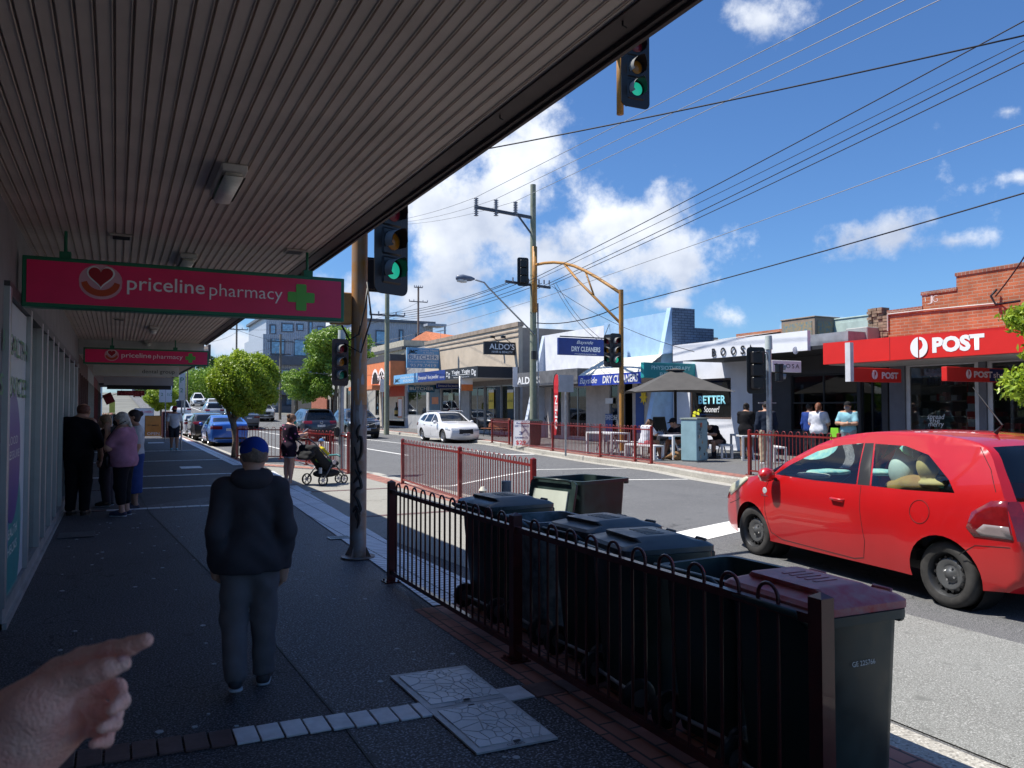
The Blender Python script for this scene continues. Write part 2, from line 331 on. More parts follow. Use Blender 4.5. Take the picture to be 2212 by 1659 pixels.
def field(prims, h, k, pad=.03, cut=None):
 bb = []
 for p in prims:
  if p[0] == 'c': rr = max(p[3], p[4]); lo = np.minimum(p[1], p[2]) - rr; hi = np.maximum(p[1], p[2]) + rr
  else: rr = max(p[2]); lo = np.array(p[1]) - rr; hi = np.array(p[1]) + rr
  bb.append((np.array(lo, float), np.array(hi, float)))
 pos = [b for b, p in zip(bb, prims) if not p[0].startswith('-')]
 LO = np.min([b[0] for b in pos], 0) - pad; HI = np.max([b[1] for b in pos], 0) + pad
 N = np.ceil((HI - LO) / h).astype(int) + 2; f = np.full(N, 1.0)
 ax = [LO[i] + h * np.arange(N[i]) for i in range(3)]
 for p, (lo, hi) in zip(prims, bb):
  kk = p[5] if (p[0] == 'c' and len(p) > 5) else (p[4] if p[0] != 'c' and len(p) > 4 else k)
  m = kk + 2.5 * h + .01; i0 = np.clip(np.floor((lo - m - LO) / h).astype(int), 0, N); i1 = np.clip(np.ceil((hi + m - LO) / h).astype(int) + 1, 0, N)
  if (i1 <= i0).any(): continue
  X, Y, Z = np.meshgrid(*[ax[i][i0[i]:i1[i]] for i in range(3)], indexing='ij', sparse=True)
  if p[0] == 'c':
   a = np.array(p[1], float); b = np.array(p[2], float); d = b - a; L2 = max(d @ d, 1e-12)
   t = np.clip(((X - a[0]) * d[0] + (Y - a[1]) * d[1] + (Z - a[2]) * d[2]) / L2, 0, 1)
   g = np.sqrt((X - a[0] - t * d[0]) ** 2 + (Y - a[1] - t * d[1]) ** 2 + (Z - a[2] - t * d[2]) ** 2) - (p[3] + (p[4] - p[3]) * t)
  else:
   c = p[1]; r = p[2]; Rm = p[3] if len(p) > 3 and p[3] is not None else None
   x, y, z = X - c[0], Y - c[1], Z - c[2]
   if Rm is not None:
    Rt = np.array(Rm); x, y, z = (Rt[0, 0] * x + Rt[1, 0] * y + Rt[2, 0] * z, Rt[0, 1] * x + Rt[1, 1] * y + Rt[2, 1] * z, Rt[0, 2] * x + Rt[1, 2] * y + Rt[2, 2] * z)
   k0 = np.sqrt((x / r[0]) ** 2 + (y / r[1]) ** 2 + (z / r[2]) ** 2); k1 = np.sqrt((x / r[0] ** 2) ** 2 + (y / r[1] ** 2) ** 2 + (z / r[2] ** 2) ** 2) + 1e-9
   g = k0 * (k0 - 1) / k1
  sub = f[i0[0]:i1[0], i0[1]:i1[1], i0[2]:i1[2]]
  if p[0] == '-e':
   g = -g; hh = np.clip(.5 - .5 * (sub - g) / max(kk, 1e-6), 0, 1); sub[...] = sub * (1 - hh) + g * hh + kk * hh * (1 - hh)
  else:
   hh = np.clip(.5 + .5 * (sub - g) / max(kk, 1e-6), 0, 1); sub[...] = sub * (1 - hh) + g * hh - kk * hh * (1 - hh)
 if cut:
  X, Y, Z = np.meshgrid(*ax, indexing='ij', sparse=True)
  for (n, d) in cut: f = np.maximum(f, n[0] * X + n[1] * Y + n[2] * Z - d)
 return f, LO
def blob(name, prims, h, k, m, parent, cut=None, wrinkle=0.0, wscale=9.0, world=False, M=None):
 f, o = field(prims, h, k, cut=cut)
 if wrinkle:
  nx, ny, nz = f.shape; gx, gy, gz = np.meshgrid(*[o[i] + h * np.arange(f.shape[i]) for i in range(3)], indexing='ij', sparse=True)
  w = np.sin(gz * wscale * 5 + 3 * np.sin(gx * wscale * 1.7 + gy * 9)) * .5 + np.sin((gx + gz * .6) * wscale * 3.1 + 2 * np.sin(gy * wscale * 2 + gz * 11)) * .5
  f = f + wrinkle * w
 V, Fc = nets(f, o, h)
 if M is not None: V = np.array([list(M @ Vector(v)) for v in V])
 me = bpy.data.meshes.new(name); me.from_pydata(V.tolist(), [], Fc); me.polygons.foreach_set('use_smooth', [True] * len(me.polygons)); me.update()
 return link(name, me, m, parent, world)
def rotm(rx=0, ry=0, rz=0): return np.array(Matrix.Rotation(rz, 3, 'Z') @ Matrix.Rotation(ry, 3, 'Y') @ Matrix.Rotation(rx, 3, 'X'))
SKIN = {'light': (.58, .33, .24), 'tan': (.42, .23, .15), 'brown': (.25, .13, .08)}
def skin_mat(k): return mat('skin_' + k, SKIN[k], .55, var=.08, vscale=20, sss=.08)
def cloth(name, c, rough=.85, var=.15, vscale=6): return mat('cloth_' + name, c, rough, var=var, vscale=vscale, bump=.25, bscale=240, spec=.2)
def hand_prims(w, dirv, side, s, curl=.5, palm=None):
 w = np.array(w); d = np.array(dirv) / np.linalg.norm(dirv)
 n = np.array(palm if palm is not None else (-side, 0, 0), float); n -= d * (n @ d); n /= np.linalg.norm(n); b = np.cross(d, n)
 thumb = np.array((0, 1, 0)); b = b if b @ thumb >= 0 else -b
 P = [('c', w, w + d * .075 * s, .026 * s, .030 * s), ('c', w + d * .03 * s + b * .012 * s, w + d * .08 * s + b * .02 * s, .02 * s, .018 * s), ('c', w + d * .03 * s - b * .012 * s, w + d * .08 * s - b * .02 * s, .018 * s, .016 * s)]
 for i, (o, ln) in enumerate(((.026, .072), (.009, .08), (-.009, .074), (-.026, .058))):
  a = w + d * .085 * s + b * o * s; c1 = curl * .7; e1 = a + (d * math.cos(c1) + n * math.sin(c1)) * ln * .45 * s; c2 = c1 + curl; e2 = e1 + (d * math.cos(c2) + n * math.sin(c2)) * ln * .32 * s
  c3 = c2 + curl * .7; e3 = e2 + (d * math.cos(c3) + n * math.sin(c3)) * ln * .25 * s
  P += [('c', a, e1, .0095 * s, .0088 * s, .003), ('c', e1, e2, .0088 * s, .0082 * s, .003), ('c', e2, e3, .0082 * s, .007 * s, .003)]
 t0 = w + d * .03 * s + b * .028 * s; t1 = t0 + (d * .6 + b * .6 + n * .25) * .042 * s; t2 = t1 + (d * .95 + n * .3) * .034 * s
 P += [('c', t0, t1, .014 * s, .011 * s, .006), ('c', t1, t2, .0105 * s, .0085 * s, .003)]
 return P
def person(label, loc, heading, H, pose=None, skin='light', fat=1.0, shirt=('black', (.02, .02, .022)), sleeve='short', trousers=('dark', (.03, .03, .04)), legs='long', shoes=(.03, .03, .03), sole=(.6, .6, .6),
  hair=((.05, .03, .02), 'short'), cap=None, mask=None, hood=False, res=.013, hem=.50, group=None, look=(0, 0), bare=None, skirt=None, curl=(.5, .5), category='person', wr=.003, baggy=0.0, palms=(None, None), belly=0.0):
 s = H; J = dict(pel=(0, 0, .53), waist=(0, .0, .61), chest=(0, .0, .725), neck=(0, -.005, .825), head=(0, .015, .925),
   shl=(-.105, 0, .805), shr=(.105, 0, .805), ell=(-.14, -.012, .635), elr=(.14, -.012, .635), wrl=(-.15, .03, .50), wrr=(.15, .03, .50), hdl=(0, .25, -1), hdr=(0, .25, -1),
   hpl=(-.052, 0, .525), hpr=(.052, 0, .525), knl=(-.056, .012, .285), knr=(.056, .012, .285), anl=(-.058, -.012, .05), anr=(.058, -.012, .05), ftl=(0, 1, 0), ftr=(0, 1, 0))
 if pose: J.update(pose)
 j = {k: np.array(v, float) * (s if k[:2] not in ('hd', 'ft') or k == 'head' else 1) for k, v in J.items()}
 t = thing('person', label, category, loc, heading, group)
 fw = fat; sk = skin_mat(skin)
 up = j['head'] - j['neck']; hd = j['head']; hr = .062 * s
 hf = Matrix.Rotation(look[0], 3, 'Z') @ Matrix.Rotation(look[1], 3, 'X'); hfn = np.array(hf)
 def hp(x, y, z): return hd + hfn @ np.array((x, y, z)) * s
 head = [('e', hp(0, -.008, .012), (.047 * s, .058 * s, .058 * s), hfn), ('e', hp(0, .010, -.02), (.040 * s, .045 * s, .05 * s), hfn, .02 * s), ('c', hp(0, .046, .008), hp(0, .060, -.016), .006 * s, .010 * s, .006 * s),
   ('e', hp(0, .048, -.036), (.017 * s, .010 * s, .005 * s), hfn, .006 * s), ('e', hp(0, .038, -.058), (.02 * s, .016 * s, .014 * s), hfn, .015 * s), ('e', hp(-.049, -.006, -.004), (.006 * s, .013 * s, .019 * s), hfn, .003 * s), ('e', hp(.049, -.006, -.004), (.006 * s, .013 * s, .019 * s), hfn, .003 * s),
   ('e', hp(0, .044, .022), (.036 * s, .012 * s, .007 * s), hfn, .008 * s), ('-e', hp(-.020, .060, .006), (.012 * s, .010 * s, .008 * s), hfn, .006 * s), ('-e', hp(.020, .060, .006), (.012 * s, .010 * s, .008 * s), hfn, .006 * s),
   ('c', j['neck'] - up * .25, hd - up * .35, .036 * s, .032 * s, .02 * s)]
 def torso(o=0.0, lo='pel'):
  c = j['chest']; w = j['waist']; p = j['pel']; sh = (j['shl'] + j['shr']) / 2; ax = (j['shr'] - j['shl']); ax /= np.linalg.norm(ax)
  fwd = np.cross((c - w) / np.linalg.norm(c - w), -ax); Rm = np.stack([ax, -np.cross(ax, (c - w) / np.linalg.norm(c - w)) * -1, (c - w) / np.linalg.norm(c - w)], 1)
  Rm[:, 1] = np.cross(Rm[:, 2], Rm[:, 0])
  hx = (j['hpr'] - j['hpl']); hx /= np.linalg.norm(hx)
  P = [('e', c, (.095 * s * fw + o, .068 * s * fw + o, .10 * s + o), Rm, .05 * s), ('e', w, (.082 * s * fw + o, .062 * s * fw + o, .09 * s + o), Rm, .05 * s), ('e', p, (.094 * s * fw + o, .068 * s * fw + o, .075 * s + o), Rm, .05 * s),
   ('c', j['shl'] * .85 + sh * .15, j['shr'] * .85 + sh * .15, .045 * s + o, .045 * s + o, .04 * s), ('c', j['neck'], sh - up * .3, .036 * s + o * .5, .05 * s + o, .04 * s)]
  if belly: P.append(('e', w + Rm[:, 1] * .035 * s, (.075 * s * fw + o, .05 * s * fw + belly * s + o, .085 * s + o), Rm, .05 * s))
  return P
 def arm(sd, o=0.0, frac=2.0, r=(.036, .030, .026, .019)):
  a, e, w = j['sh' + sd], j['el' + sd], j['wr' + sd]; r = [x * s * (0.6 + .4 * fw) + o for x in r]
  P = [('c', a, a + (e - a) * min(frac, 1), r[0], r[0] + (r[1] - r[0]) * min(frac, 1), .02 * s)]
  if frac > 1: P.append(('c', e, e + (w - e) * (frac - 1), r[1], r[1] + (r[3] - r[1]) * (frac - 1), .012 * s))
  return P
 def leg(sd, o=0.0, frac=2.0, ex=0.0):
  a, e, w = j['hp' + sd], j['kn' + sd], j['an' + sd]; q = (.6 + .4 * fw); r0, r1, r2 = .055 * s * q + o, .036 * s * q + o + ex * .4, .022 * s + o + ex
  P = [('c', a, a + (e - a) * min(frac, 1), r0, r0 + (r1 - r0) * min(frac, 1), .03 * s)]
  if frac > 1:
   P.append(('c', e, e + (w - e) * (frac - 1), r1, r1 + (r2 - r1) * (frac - 1), .02 * s))
   if not o: P.append(('c', e + (w - e) * .12 + np.array((0, -.012, 0)) * s, e + (w - e) * .5 + np.array((0, -.008, 0)) * s, .034 * s * q, .026 * s * q, .02 * s))
  return P
 def foot(sd, o=0.0):
  a = j['an' + sd]; f = j['ft' + sd] / np.linalg.norm(j['ft' + sd]); b = a - f * .018 * s - np.array((0, 0, .026)) * s
  return [('c', a, b, .022 * s + o, .02 * s + o, .015 * s), ('c', b, b + f * .075 * s, .02 * s + o, .019 * s + o, .015 * s), ('c', b + f * .075 * s, b + f * .115 * s, .020 * s + o, .014 * s + o, .012 * s)]
 body = head + torso() + arm('l') + arm('r') + leg('l') + leg('r') + foot('l') + foot('r')
 body += hand_prims(j['wrl'], J['hdl'], -1, s / 1.7, curl[0], palms[0]) + hand_prims(j['wrr'], J['hdr'], 1, s / 1.7, curl[1], palms[1])
 blob('body', body, res, .02 * s, sk, t)
 fr = {'none': 0, 'short': .75, 'elbow': 1.15, 'long': 1.96}[sleeve]
 zc = hem * s
 T = torso(.012 * s) + arm('l', .011 * s, fr) + arm('r', .011 * s, fr)
 upv = (j['chest'] - j['pel']); upv /= np.linalg.norm(upv)
 if hem < .49:
  for sd in 'lr': T.append(('c', j['hp' + sd], j['hp' + sd] + (j['kn' + sd] - j['hp' + sd]) * .9, .075 * s * (.5 + .5 * fw), .062 * s, .05 * s))
 neckn = up / np.linalg.norm(up)
 cuts = [(neckn, float(neckn @ (j['neck'] + up * (.30 if hood else .12))))]
 hemp = j['pel'] + upv * (hem * s - .53 * s); cuts.append((-upv, float(-upv @ hemp)))
 blob('hoodie' if hood else 'shirt', T, res, .025 * s, cloth(*shirt), t, cut=cuts, wrinkle=wr)
 if hood:
  hb = j['neck'] + np.array((0, -.035, .02)) * s
  blob('hood', [('e', hb, (.078 * s, .05 * s, .035 * s), rotm(.5), .02), ('e', hb + np.array((0, -.01, -.02)) * s, (.07 * s, .04 * s, .04 * s), None, .03), ('c', j['neck'] + np.array((-.05, .01, .012)) * s, j['neck'] + np.array((.05, .01, .012)) * s, .028 * s, .028 * s, .03), ('-e', hb + np.array((0, .01, .035)) * s, (.055 * s, .035 * s, .02 * s), rotm(.5), .015)], res * .8, .02, cloth(*shirt), t, wrinkle=wr * 1.2)
 if skirt:
  p = j['pel']; zz = skirt[1] * s; rr = .1 * s
  blob('skirt', [('e', p, (.1 * s * fw, .075 * s * fw, .07 * s))] + [('c', p + np.array((x, 0, 0)) * s, np.array((x * 1.6, .01, skirt[1])) * s, .07 * s * fw, .085 * s) for x in (-.03, .03)], res, .04 * s, cloth(*skirt[0]), t, cut=[((0, 0, -1), -zz)], wrinkle=wr)
 elif legs != 'none':
  fr = {'long': 1.97, 'shorts': .85, 'brief': .42, 'calf': 1.6}[legs]
  q = [b for b in torso(.008 * s) if True][2:3] + leg('l', .011 * s, fr, (.008 + baggy) * s if legs == 'long' else .004 * s) + leg('r', .011 * s, fr, (.008 + baggy) * s if legs == 'long' else .004 * s)
  blob('trousers' if legs == 'long' else 'shorts', q, res, .02 * s, cloth(*trousers), t, cut=[(tuple(upv), float(upv @ (j['pel'] + upv * .05 * s)))] + ([((0, 0, -1), -.042 * s)] if legs == 'long' else []), wrinkle=wr)
 for sd in 'lr':
  fp = foot(sd, .007 * s); a = j['an' + sd]; zz = a[2] - .046 * s
  sh = blob('shoe', fp[1:], res * .9, .015, mat('shoe_%.2f_%.2f_%.2f' % shoes, shoes, .6), t, cut=[((0, 0, -1), float(-(zz + .006)))])
  f = j['ft' + sd] / np.linalg.norm(j['ft' + sd]); b = a - f * .018 * s - np.array((0, 0, .05)) * s
  blob('sole', [('c', b, b + f * .11 * s, .027 * s, .022 * s)], res * .8, .01, mat('sole_%.2f' % sole[0], sole, .6), sh, cut=[((0, 0, 1), float(zz + .009)), ((0, 0, -1), float(-(zz - .006)))])
 if hair:
  hc, st = hair; hm = mat('hair_%.2f_%.2f_%.2f' % hc, hc, .55, var=.35, vscale=30, bump=.6, bscale=90)
  P = [('e', hp(0, -.012, .018), (.053 * s, .062 * s, .060 * s), hfn)]
  if st in ('bob', 'long', 'tail', 'bun'): P += [('e', hp(0, -.025, -.01), (.053 * s, .045 * s, .055 * s), hfn)]
  if st == 'tail': P += [('c', hp(0, -.065, .0), hp(0, -.09, -.06), .022 * s, .016 * s), ('c', hp(0, -.09, -.06), hp(0, -.085, -.10), .016 * s, .006 * s)]
  if st == 'bun': P += [('e', hp(0, -.070, .030), (.028 * s,) * 3, None, .01 * s)]
  if st in ('bob', 'long'):
   z = -.07 if st == 'bob' else -.10
   P += [('c', hp(-.035, -.02, .0), hp(-.045, -.02, z), .026 * s, .02 * s), ('c', hp(.035, -.02, .0), hp(.045, -.02, z), .026 * s, .02 * s), ('c', hp(0, -.04, 0), hp(0, -.045, z), .035 * s, .03 * s)]
  P += [('-e', hp(0, .062, -.018), (.046 * s, .05 * s, .052 * s), hfn, .01 * s)]
  if st == 'short': P += [('-e', hp(0, -.01, -.075), (.08 * s, .1 * s, .058 * s), hfn, .01 * s)]
  if st == 'balding': P += [('-e', hp(0, .0, .075), (.045 * s, .055 * s, .035 * s), hfn, .01 * s), ('-e', hp(0, -.01, -.075), (.08 * s, .1 * s, .058 * s), hfn, .01 * s)]
  blob('hair', P, res * .75, .015 * s, hm, t, wrinkle=.002, wscale=20)
 if cap:
  cc, bk = cap; cm = cloth('cap_%.2f_%.2f_%.2f' % cc, cc)
  P = [('e', hp(0, -.008, .026), (.056 * s, .065 * s, .056 * s), hfn), ('-e', hp(0, -.005, -.036), (.1 * s, .12 * s, .058 * s), hfn, .004 * s)]
  if bk: P.append(('-e', hp(0, -.068, .008), (.022 * s, .02 * s, .016 * s), hfn, .004 * s))
  c = blob('cap', P, res * .6, .01 * s, cm, t)
  if cap[1] != 'sunhat': blob('brim', [('e', hp(0, .068, .024), (.044 * s, .045 * s, .005 * s), hfn)], res * .5, .004, cm, c)
  else: blob('brim', [('e', hp(0, 0, .02), (.085 * s, .095 * s, .006 * s), hfn)], res * .5, .004, cm, c)
 if mask:
  blob('face_mask', [('e', hp(0, .030, -.028), (.043 * s, .042 * s, .034 * s), hfn), ('-e', hp(0, -.06, -.02), (.08 * s, .07 * s, .08 * s), hfn, .004)], res * .6, .01 * s, cloth('mask_%.2f_%.2f_%.2f' % mask, mask), t)
 return t, j, hp
# ------------------------------------------------------------------ palette
M_ASPH = speckle_mat('road_asphalt', (.108, .110, .112), (.05, .05, .053), (.30, .30, .30), .85, 150, .5, .4)
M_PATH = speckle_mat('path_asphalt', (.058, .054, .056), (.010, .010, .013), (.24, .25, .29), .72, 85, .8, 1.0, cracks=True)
M_CONC = speckle_mat('kerb_concrete', (.40, .38, .33), (.20, .19, .17), (.55, .53, .48), .9, 70, 1.5, .6, cracks=False)
M_FARP = speckle_mat('far_path_asphalt', (.125, .125, .125), (.07, .07, .07), (.25, .25, .25), .85, 90, .6, .4)
M_WHITE = mat('road_paint', (.78, .77, .73), .7, var=.12, vscale=8, bump=.2)
M_TILE = brick_mat('white_tiles', (.80, .81, .84), (.70, .71, .74), (.12, .12, .13), .30, .10, .009, .55, axis='T', bump=.5, offset=0, var=.1)
M_PAVER = brick_mat('red_pavers', (.38, .165, .12), (.29, .125, .095), (.07, .055, .05), .23, .115, .008, .8, axis='F', var=.3)
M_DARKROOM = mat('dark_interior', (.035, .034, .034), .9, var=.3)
M_ALU = mat('silver_frame', (.42, .43, .44), .35, .6, var=.08)
M_MAROON = mat('maroon_paint', (.19, .018, .016), .32, var=.15, vscale=5, coat=.4)
M_BLACK = mat('black_plastic', (.012, .012, .013), .45, var=.2)
M_GALV = mat('galvanised_steel', (.38, .40, .42), .42, .7, var=.2, vscale=9, rvar=.12)
GLASS_D = glass_mat('shop_glass', (.75, .82, .80), .01, .25, .015)
GLASS_L = glass_mat('clear_glass', (.85, .9, .9), .01, .06, .02)
def poly_sheet(name, pts, z, m, kind='structure', thick=0):
 bm = bmesh.new(); vs = [bm.verts.new((x, y, z if not callable(z) else z(x, y))) for x, y in pts]; f = bm.faces.new(vs)
 if f.normal.z < 0: bm.normal_update(); f.normal_flip() if f.normal.z < 0 else None
 bmesh.ops.triangulate(bm, faces=bm.faces[:]); me = bpy.data.meshes.new(name); bm.to_mesh(me); bm.free()
 o = link(name, me, m); tag(o, kind=kind); return o
def strip(name, rows, m, kind='structure'):
 """rows: list of equal-length lists of points"""
 mb = MB(); n = len(rows[0]); mb.v = [tuple(p) for r_ in rows for p in r_]
 mb.f = [(i * n + k, i * n + k + 1, (i + 1) * n + k + 1, (i + 1) * n + k) for i in range(len(rows) - 1) for k in range(n - 1)]; mb.mi = [0] * len(mb.f)
 o = mb.build(name, m);
 if kind: tag(o, kind=kind)
 return o
def rise(Y): return max(0, Y - 62) * .031 if Y < 300 else 238 * .031
def zroad(X): return float(np.interp(X, [3.6, 5.5, 8.5, 12.5, 15.5], [-.12, -.08, -.02, 0.0, .0]))
# ground sheet to the horizon
gs = strip('ground', [[(-900, -400, -.25), (900, -400, -.25)], [(-900, 62, -.25), (900, 62, -.25)], [(-900, 300, 7.0), (900, 300, 7.0)], [(-900, 2400, 7.0), (900, 2400, 7.0)]], mat('ground_earth', (.16, .16, .14), .95, var=.3, vscale=.2))
YS = [-40, -5, 5, 15, 30, 45, 62, 90, 130, 200, 300]
road = strip('road', [[(X, Y, zroad(X) + rise(Y)) for Y in YS] for X in (3.0, 3.6, 5.5, 8.5, 12.5, 15.5, 17.0)][::-1], M_ASPH)
side = strip('side_road', [[(-60, 62, rise(62) + .004), (3.4, 62, .004)], [(-60, 76, rise(76) + .004), (3.4, 76, rise(76) + .004)]][::-1], M_ASPH)
K1 = [(3.62, -10), (3.62, 5.3), (4.0, 6.3), (5.3, 7.6), (5.75, 9.0), (6.0, 12), (6.0, 20.6), (5.55, 22.2), (4.2, 24.6), (3.78, 26), (3.74, 40), (3.74, 59)]
K2 = [(12.6, -12), (12.15, 4), (12.1, 11), (12.2, 13.3), (12.4, 14.6), (13.05, 17.2), (13.25, 20.5), (14.1, 26.2), (15.1, 30.6), (15.5, 33), (15.6, 40), (16.4, 52), (16.6, 75)]
def offset_line(K, d):
 out = []
 for i, (x, y) in enumerate(K):
  a = Vector(K[max(i - 1, 0)]); b = Vector(K[min(i + 1, len(K) - 1)]); t = (b - a).normalized(); out.append((x - t.y * d, y + t.x * d))
 return out
def resample(K, n=3):
 out = []
 for i in range(len(K) - 1):
  for k in range(n): t = k / n; out.append((K[i][0] * (1 - t) + K[i + 1][0] * t, K[i][1] * (1 - t) + K[i + 1][1] * t))
 return out + [K[-1]]
K1 = resample(K1); K2 = resample(K2)
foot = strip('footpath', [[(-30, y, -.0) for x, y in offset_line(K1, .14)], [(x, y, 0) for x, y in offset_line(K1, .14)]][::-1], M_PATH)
def kerb(name, K, sgn, ztop, zbot):
 a = offset_line(K, .15 * sgn); b = offset_line(K, .02 * sgn); c = offset_line(K, 0); g = offset_line(K, -.34 * sgn)
 rows = [[(x, y, ztop + .003) for x, y in a], [(x, y, ztop + .003) for x, y in b], [(x, y, ztop - .025) for x, y in c], [(x, y, zbot(x)) for x, y in c]]
 o = strip(name, rows if sgn < 0 else rows[::-1], M_CONC)
 ch = strip('gutter', [[(x, y, zbot(x) + .006) for x, y in c], [(x, y, zbot(x) + .006) for x, y in g]] if sgn < 0 else [[(x, y, zbot(x) + .006) for x, y in g], [(x, y, zbot(x) + .006) for x, y in c]], M_CONC)
 return o
kerb('kerb', K1, 1, 0.0, lambda x: zroad(x))
kerb('kerb', K2, -1, .15, lambda x: zroad(x))
far = strip('far_footpath', [[(x, y, .15) for x, y in offset_line(K2, -.14)], [(19.6, y, .2) for x, y in K2], [(60, y, .2) for x, y in K2]], M_FARP)
for K, sg, z in ((K1, 1, .004), (K2, -1, .156)):
 Kc = K[6:] if sg < 0 else K
 strip('brick_paving', [[(x, y, z) for x, y in offset_line(Kc, .15 * sg)], [(x, y, z) for x, y in offset_line(Kc, .62 * sg)]][::(-1 if sg > 0 else 1)], M_PAVER)
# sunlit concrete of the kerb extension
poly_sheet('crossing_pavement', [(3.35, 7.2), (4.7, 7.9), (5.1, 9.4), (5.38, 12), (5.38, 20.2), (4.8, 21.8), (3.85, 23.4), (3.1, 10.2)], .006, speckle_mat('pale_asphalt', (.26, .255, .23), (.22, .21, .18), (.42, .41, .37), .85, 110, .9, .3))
# white tile strip beside the kerb line and the cross bands
def sheet_q(name, pts, z, m): return poly_sheet(name, pts, z, m)
sheet_q('tile_strip', [(2.42, 6.3), (3.1, 6.3), (3.05, 9.0), (3.28, 13.2), (3.78, 21.7), (3.25, 22.1), (3.10, 21.7), (2.62, 10.5)], .010, M_TILE)
sheet_q('tile_strip', [(3.10, 24.4), (3.48, 24.2), (3.42, 58), (3.1, 58)], .010, M_TILE)
tw = mat('band_tile_white', (.72, .73, .75), .5, var=.15, vscale=9, bump=.2); tr = mat('band_tile_brown', (.14, .085, .08), .6, var=.25, vscale=9, bump=.2)
def band(y, x0, x1, brown, dy=-.02, wid=.135, ln=.205):
 for m, sel in ((tw, False), (tr, True)):
  mb = MB(); x = x0; k = 0
  while x < x1:
   mid = x + ln / 2; br = any(a < mid < b for a, b in brown)
   if br == sel:
    j = .004 * math.sin(k * 7.3); yy = y + dy * (x - x0); mb.box((x + .005, yy - wid + j, .002), (x + ln - .005, yy + j, .0125 + .0015 * math.sin(k * 3.1)))
   x += ln; k += 1
  if mb.v: tag(mb.build('tile_band', m, bevel=.002), kind='structure')
band(G(170, 1632).y + .1, -.74, 1.56, [(-2, .60)], dy=-.10, wid=.20, ln=.118)
band(4.27, 2.0, 3.3, [(2.2, 4)], dy=-.09, wid=.20, ln=.2)
for px in (1096, 1053):
 g = G(350, px, 0); band(g.y, -.74, 2.6, [(-2, -.1)], dy=-.03)
for y in (21.5, 27.5, 34.0): band(y, -.74, 3.0, [], dy=-.02)
band(16.0, 3.1, 5.2, [(3.6, 9)], dy=0); band(12.0, 3.05, 5.3, [(3.5, 9)], dy=0)
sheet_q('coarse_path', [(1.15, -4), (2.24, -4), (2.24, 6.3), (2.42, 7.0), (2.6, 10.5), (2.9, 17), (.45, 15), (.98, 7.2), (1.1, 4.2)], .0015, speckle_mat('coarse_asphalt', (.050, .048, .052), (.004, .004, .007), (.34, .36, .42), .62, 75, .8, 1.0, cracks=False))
sheet_q('brick_paving', [(2.24, -6), (2.86, -6), (2.86, 6.28), (2.24, 6.28)], .005, M_PAVER)
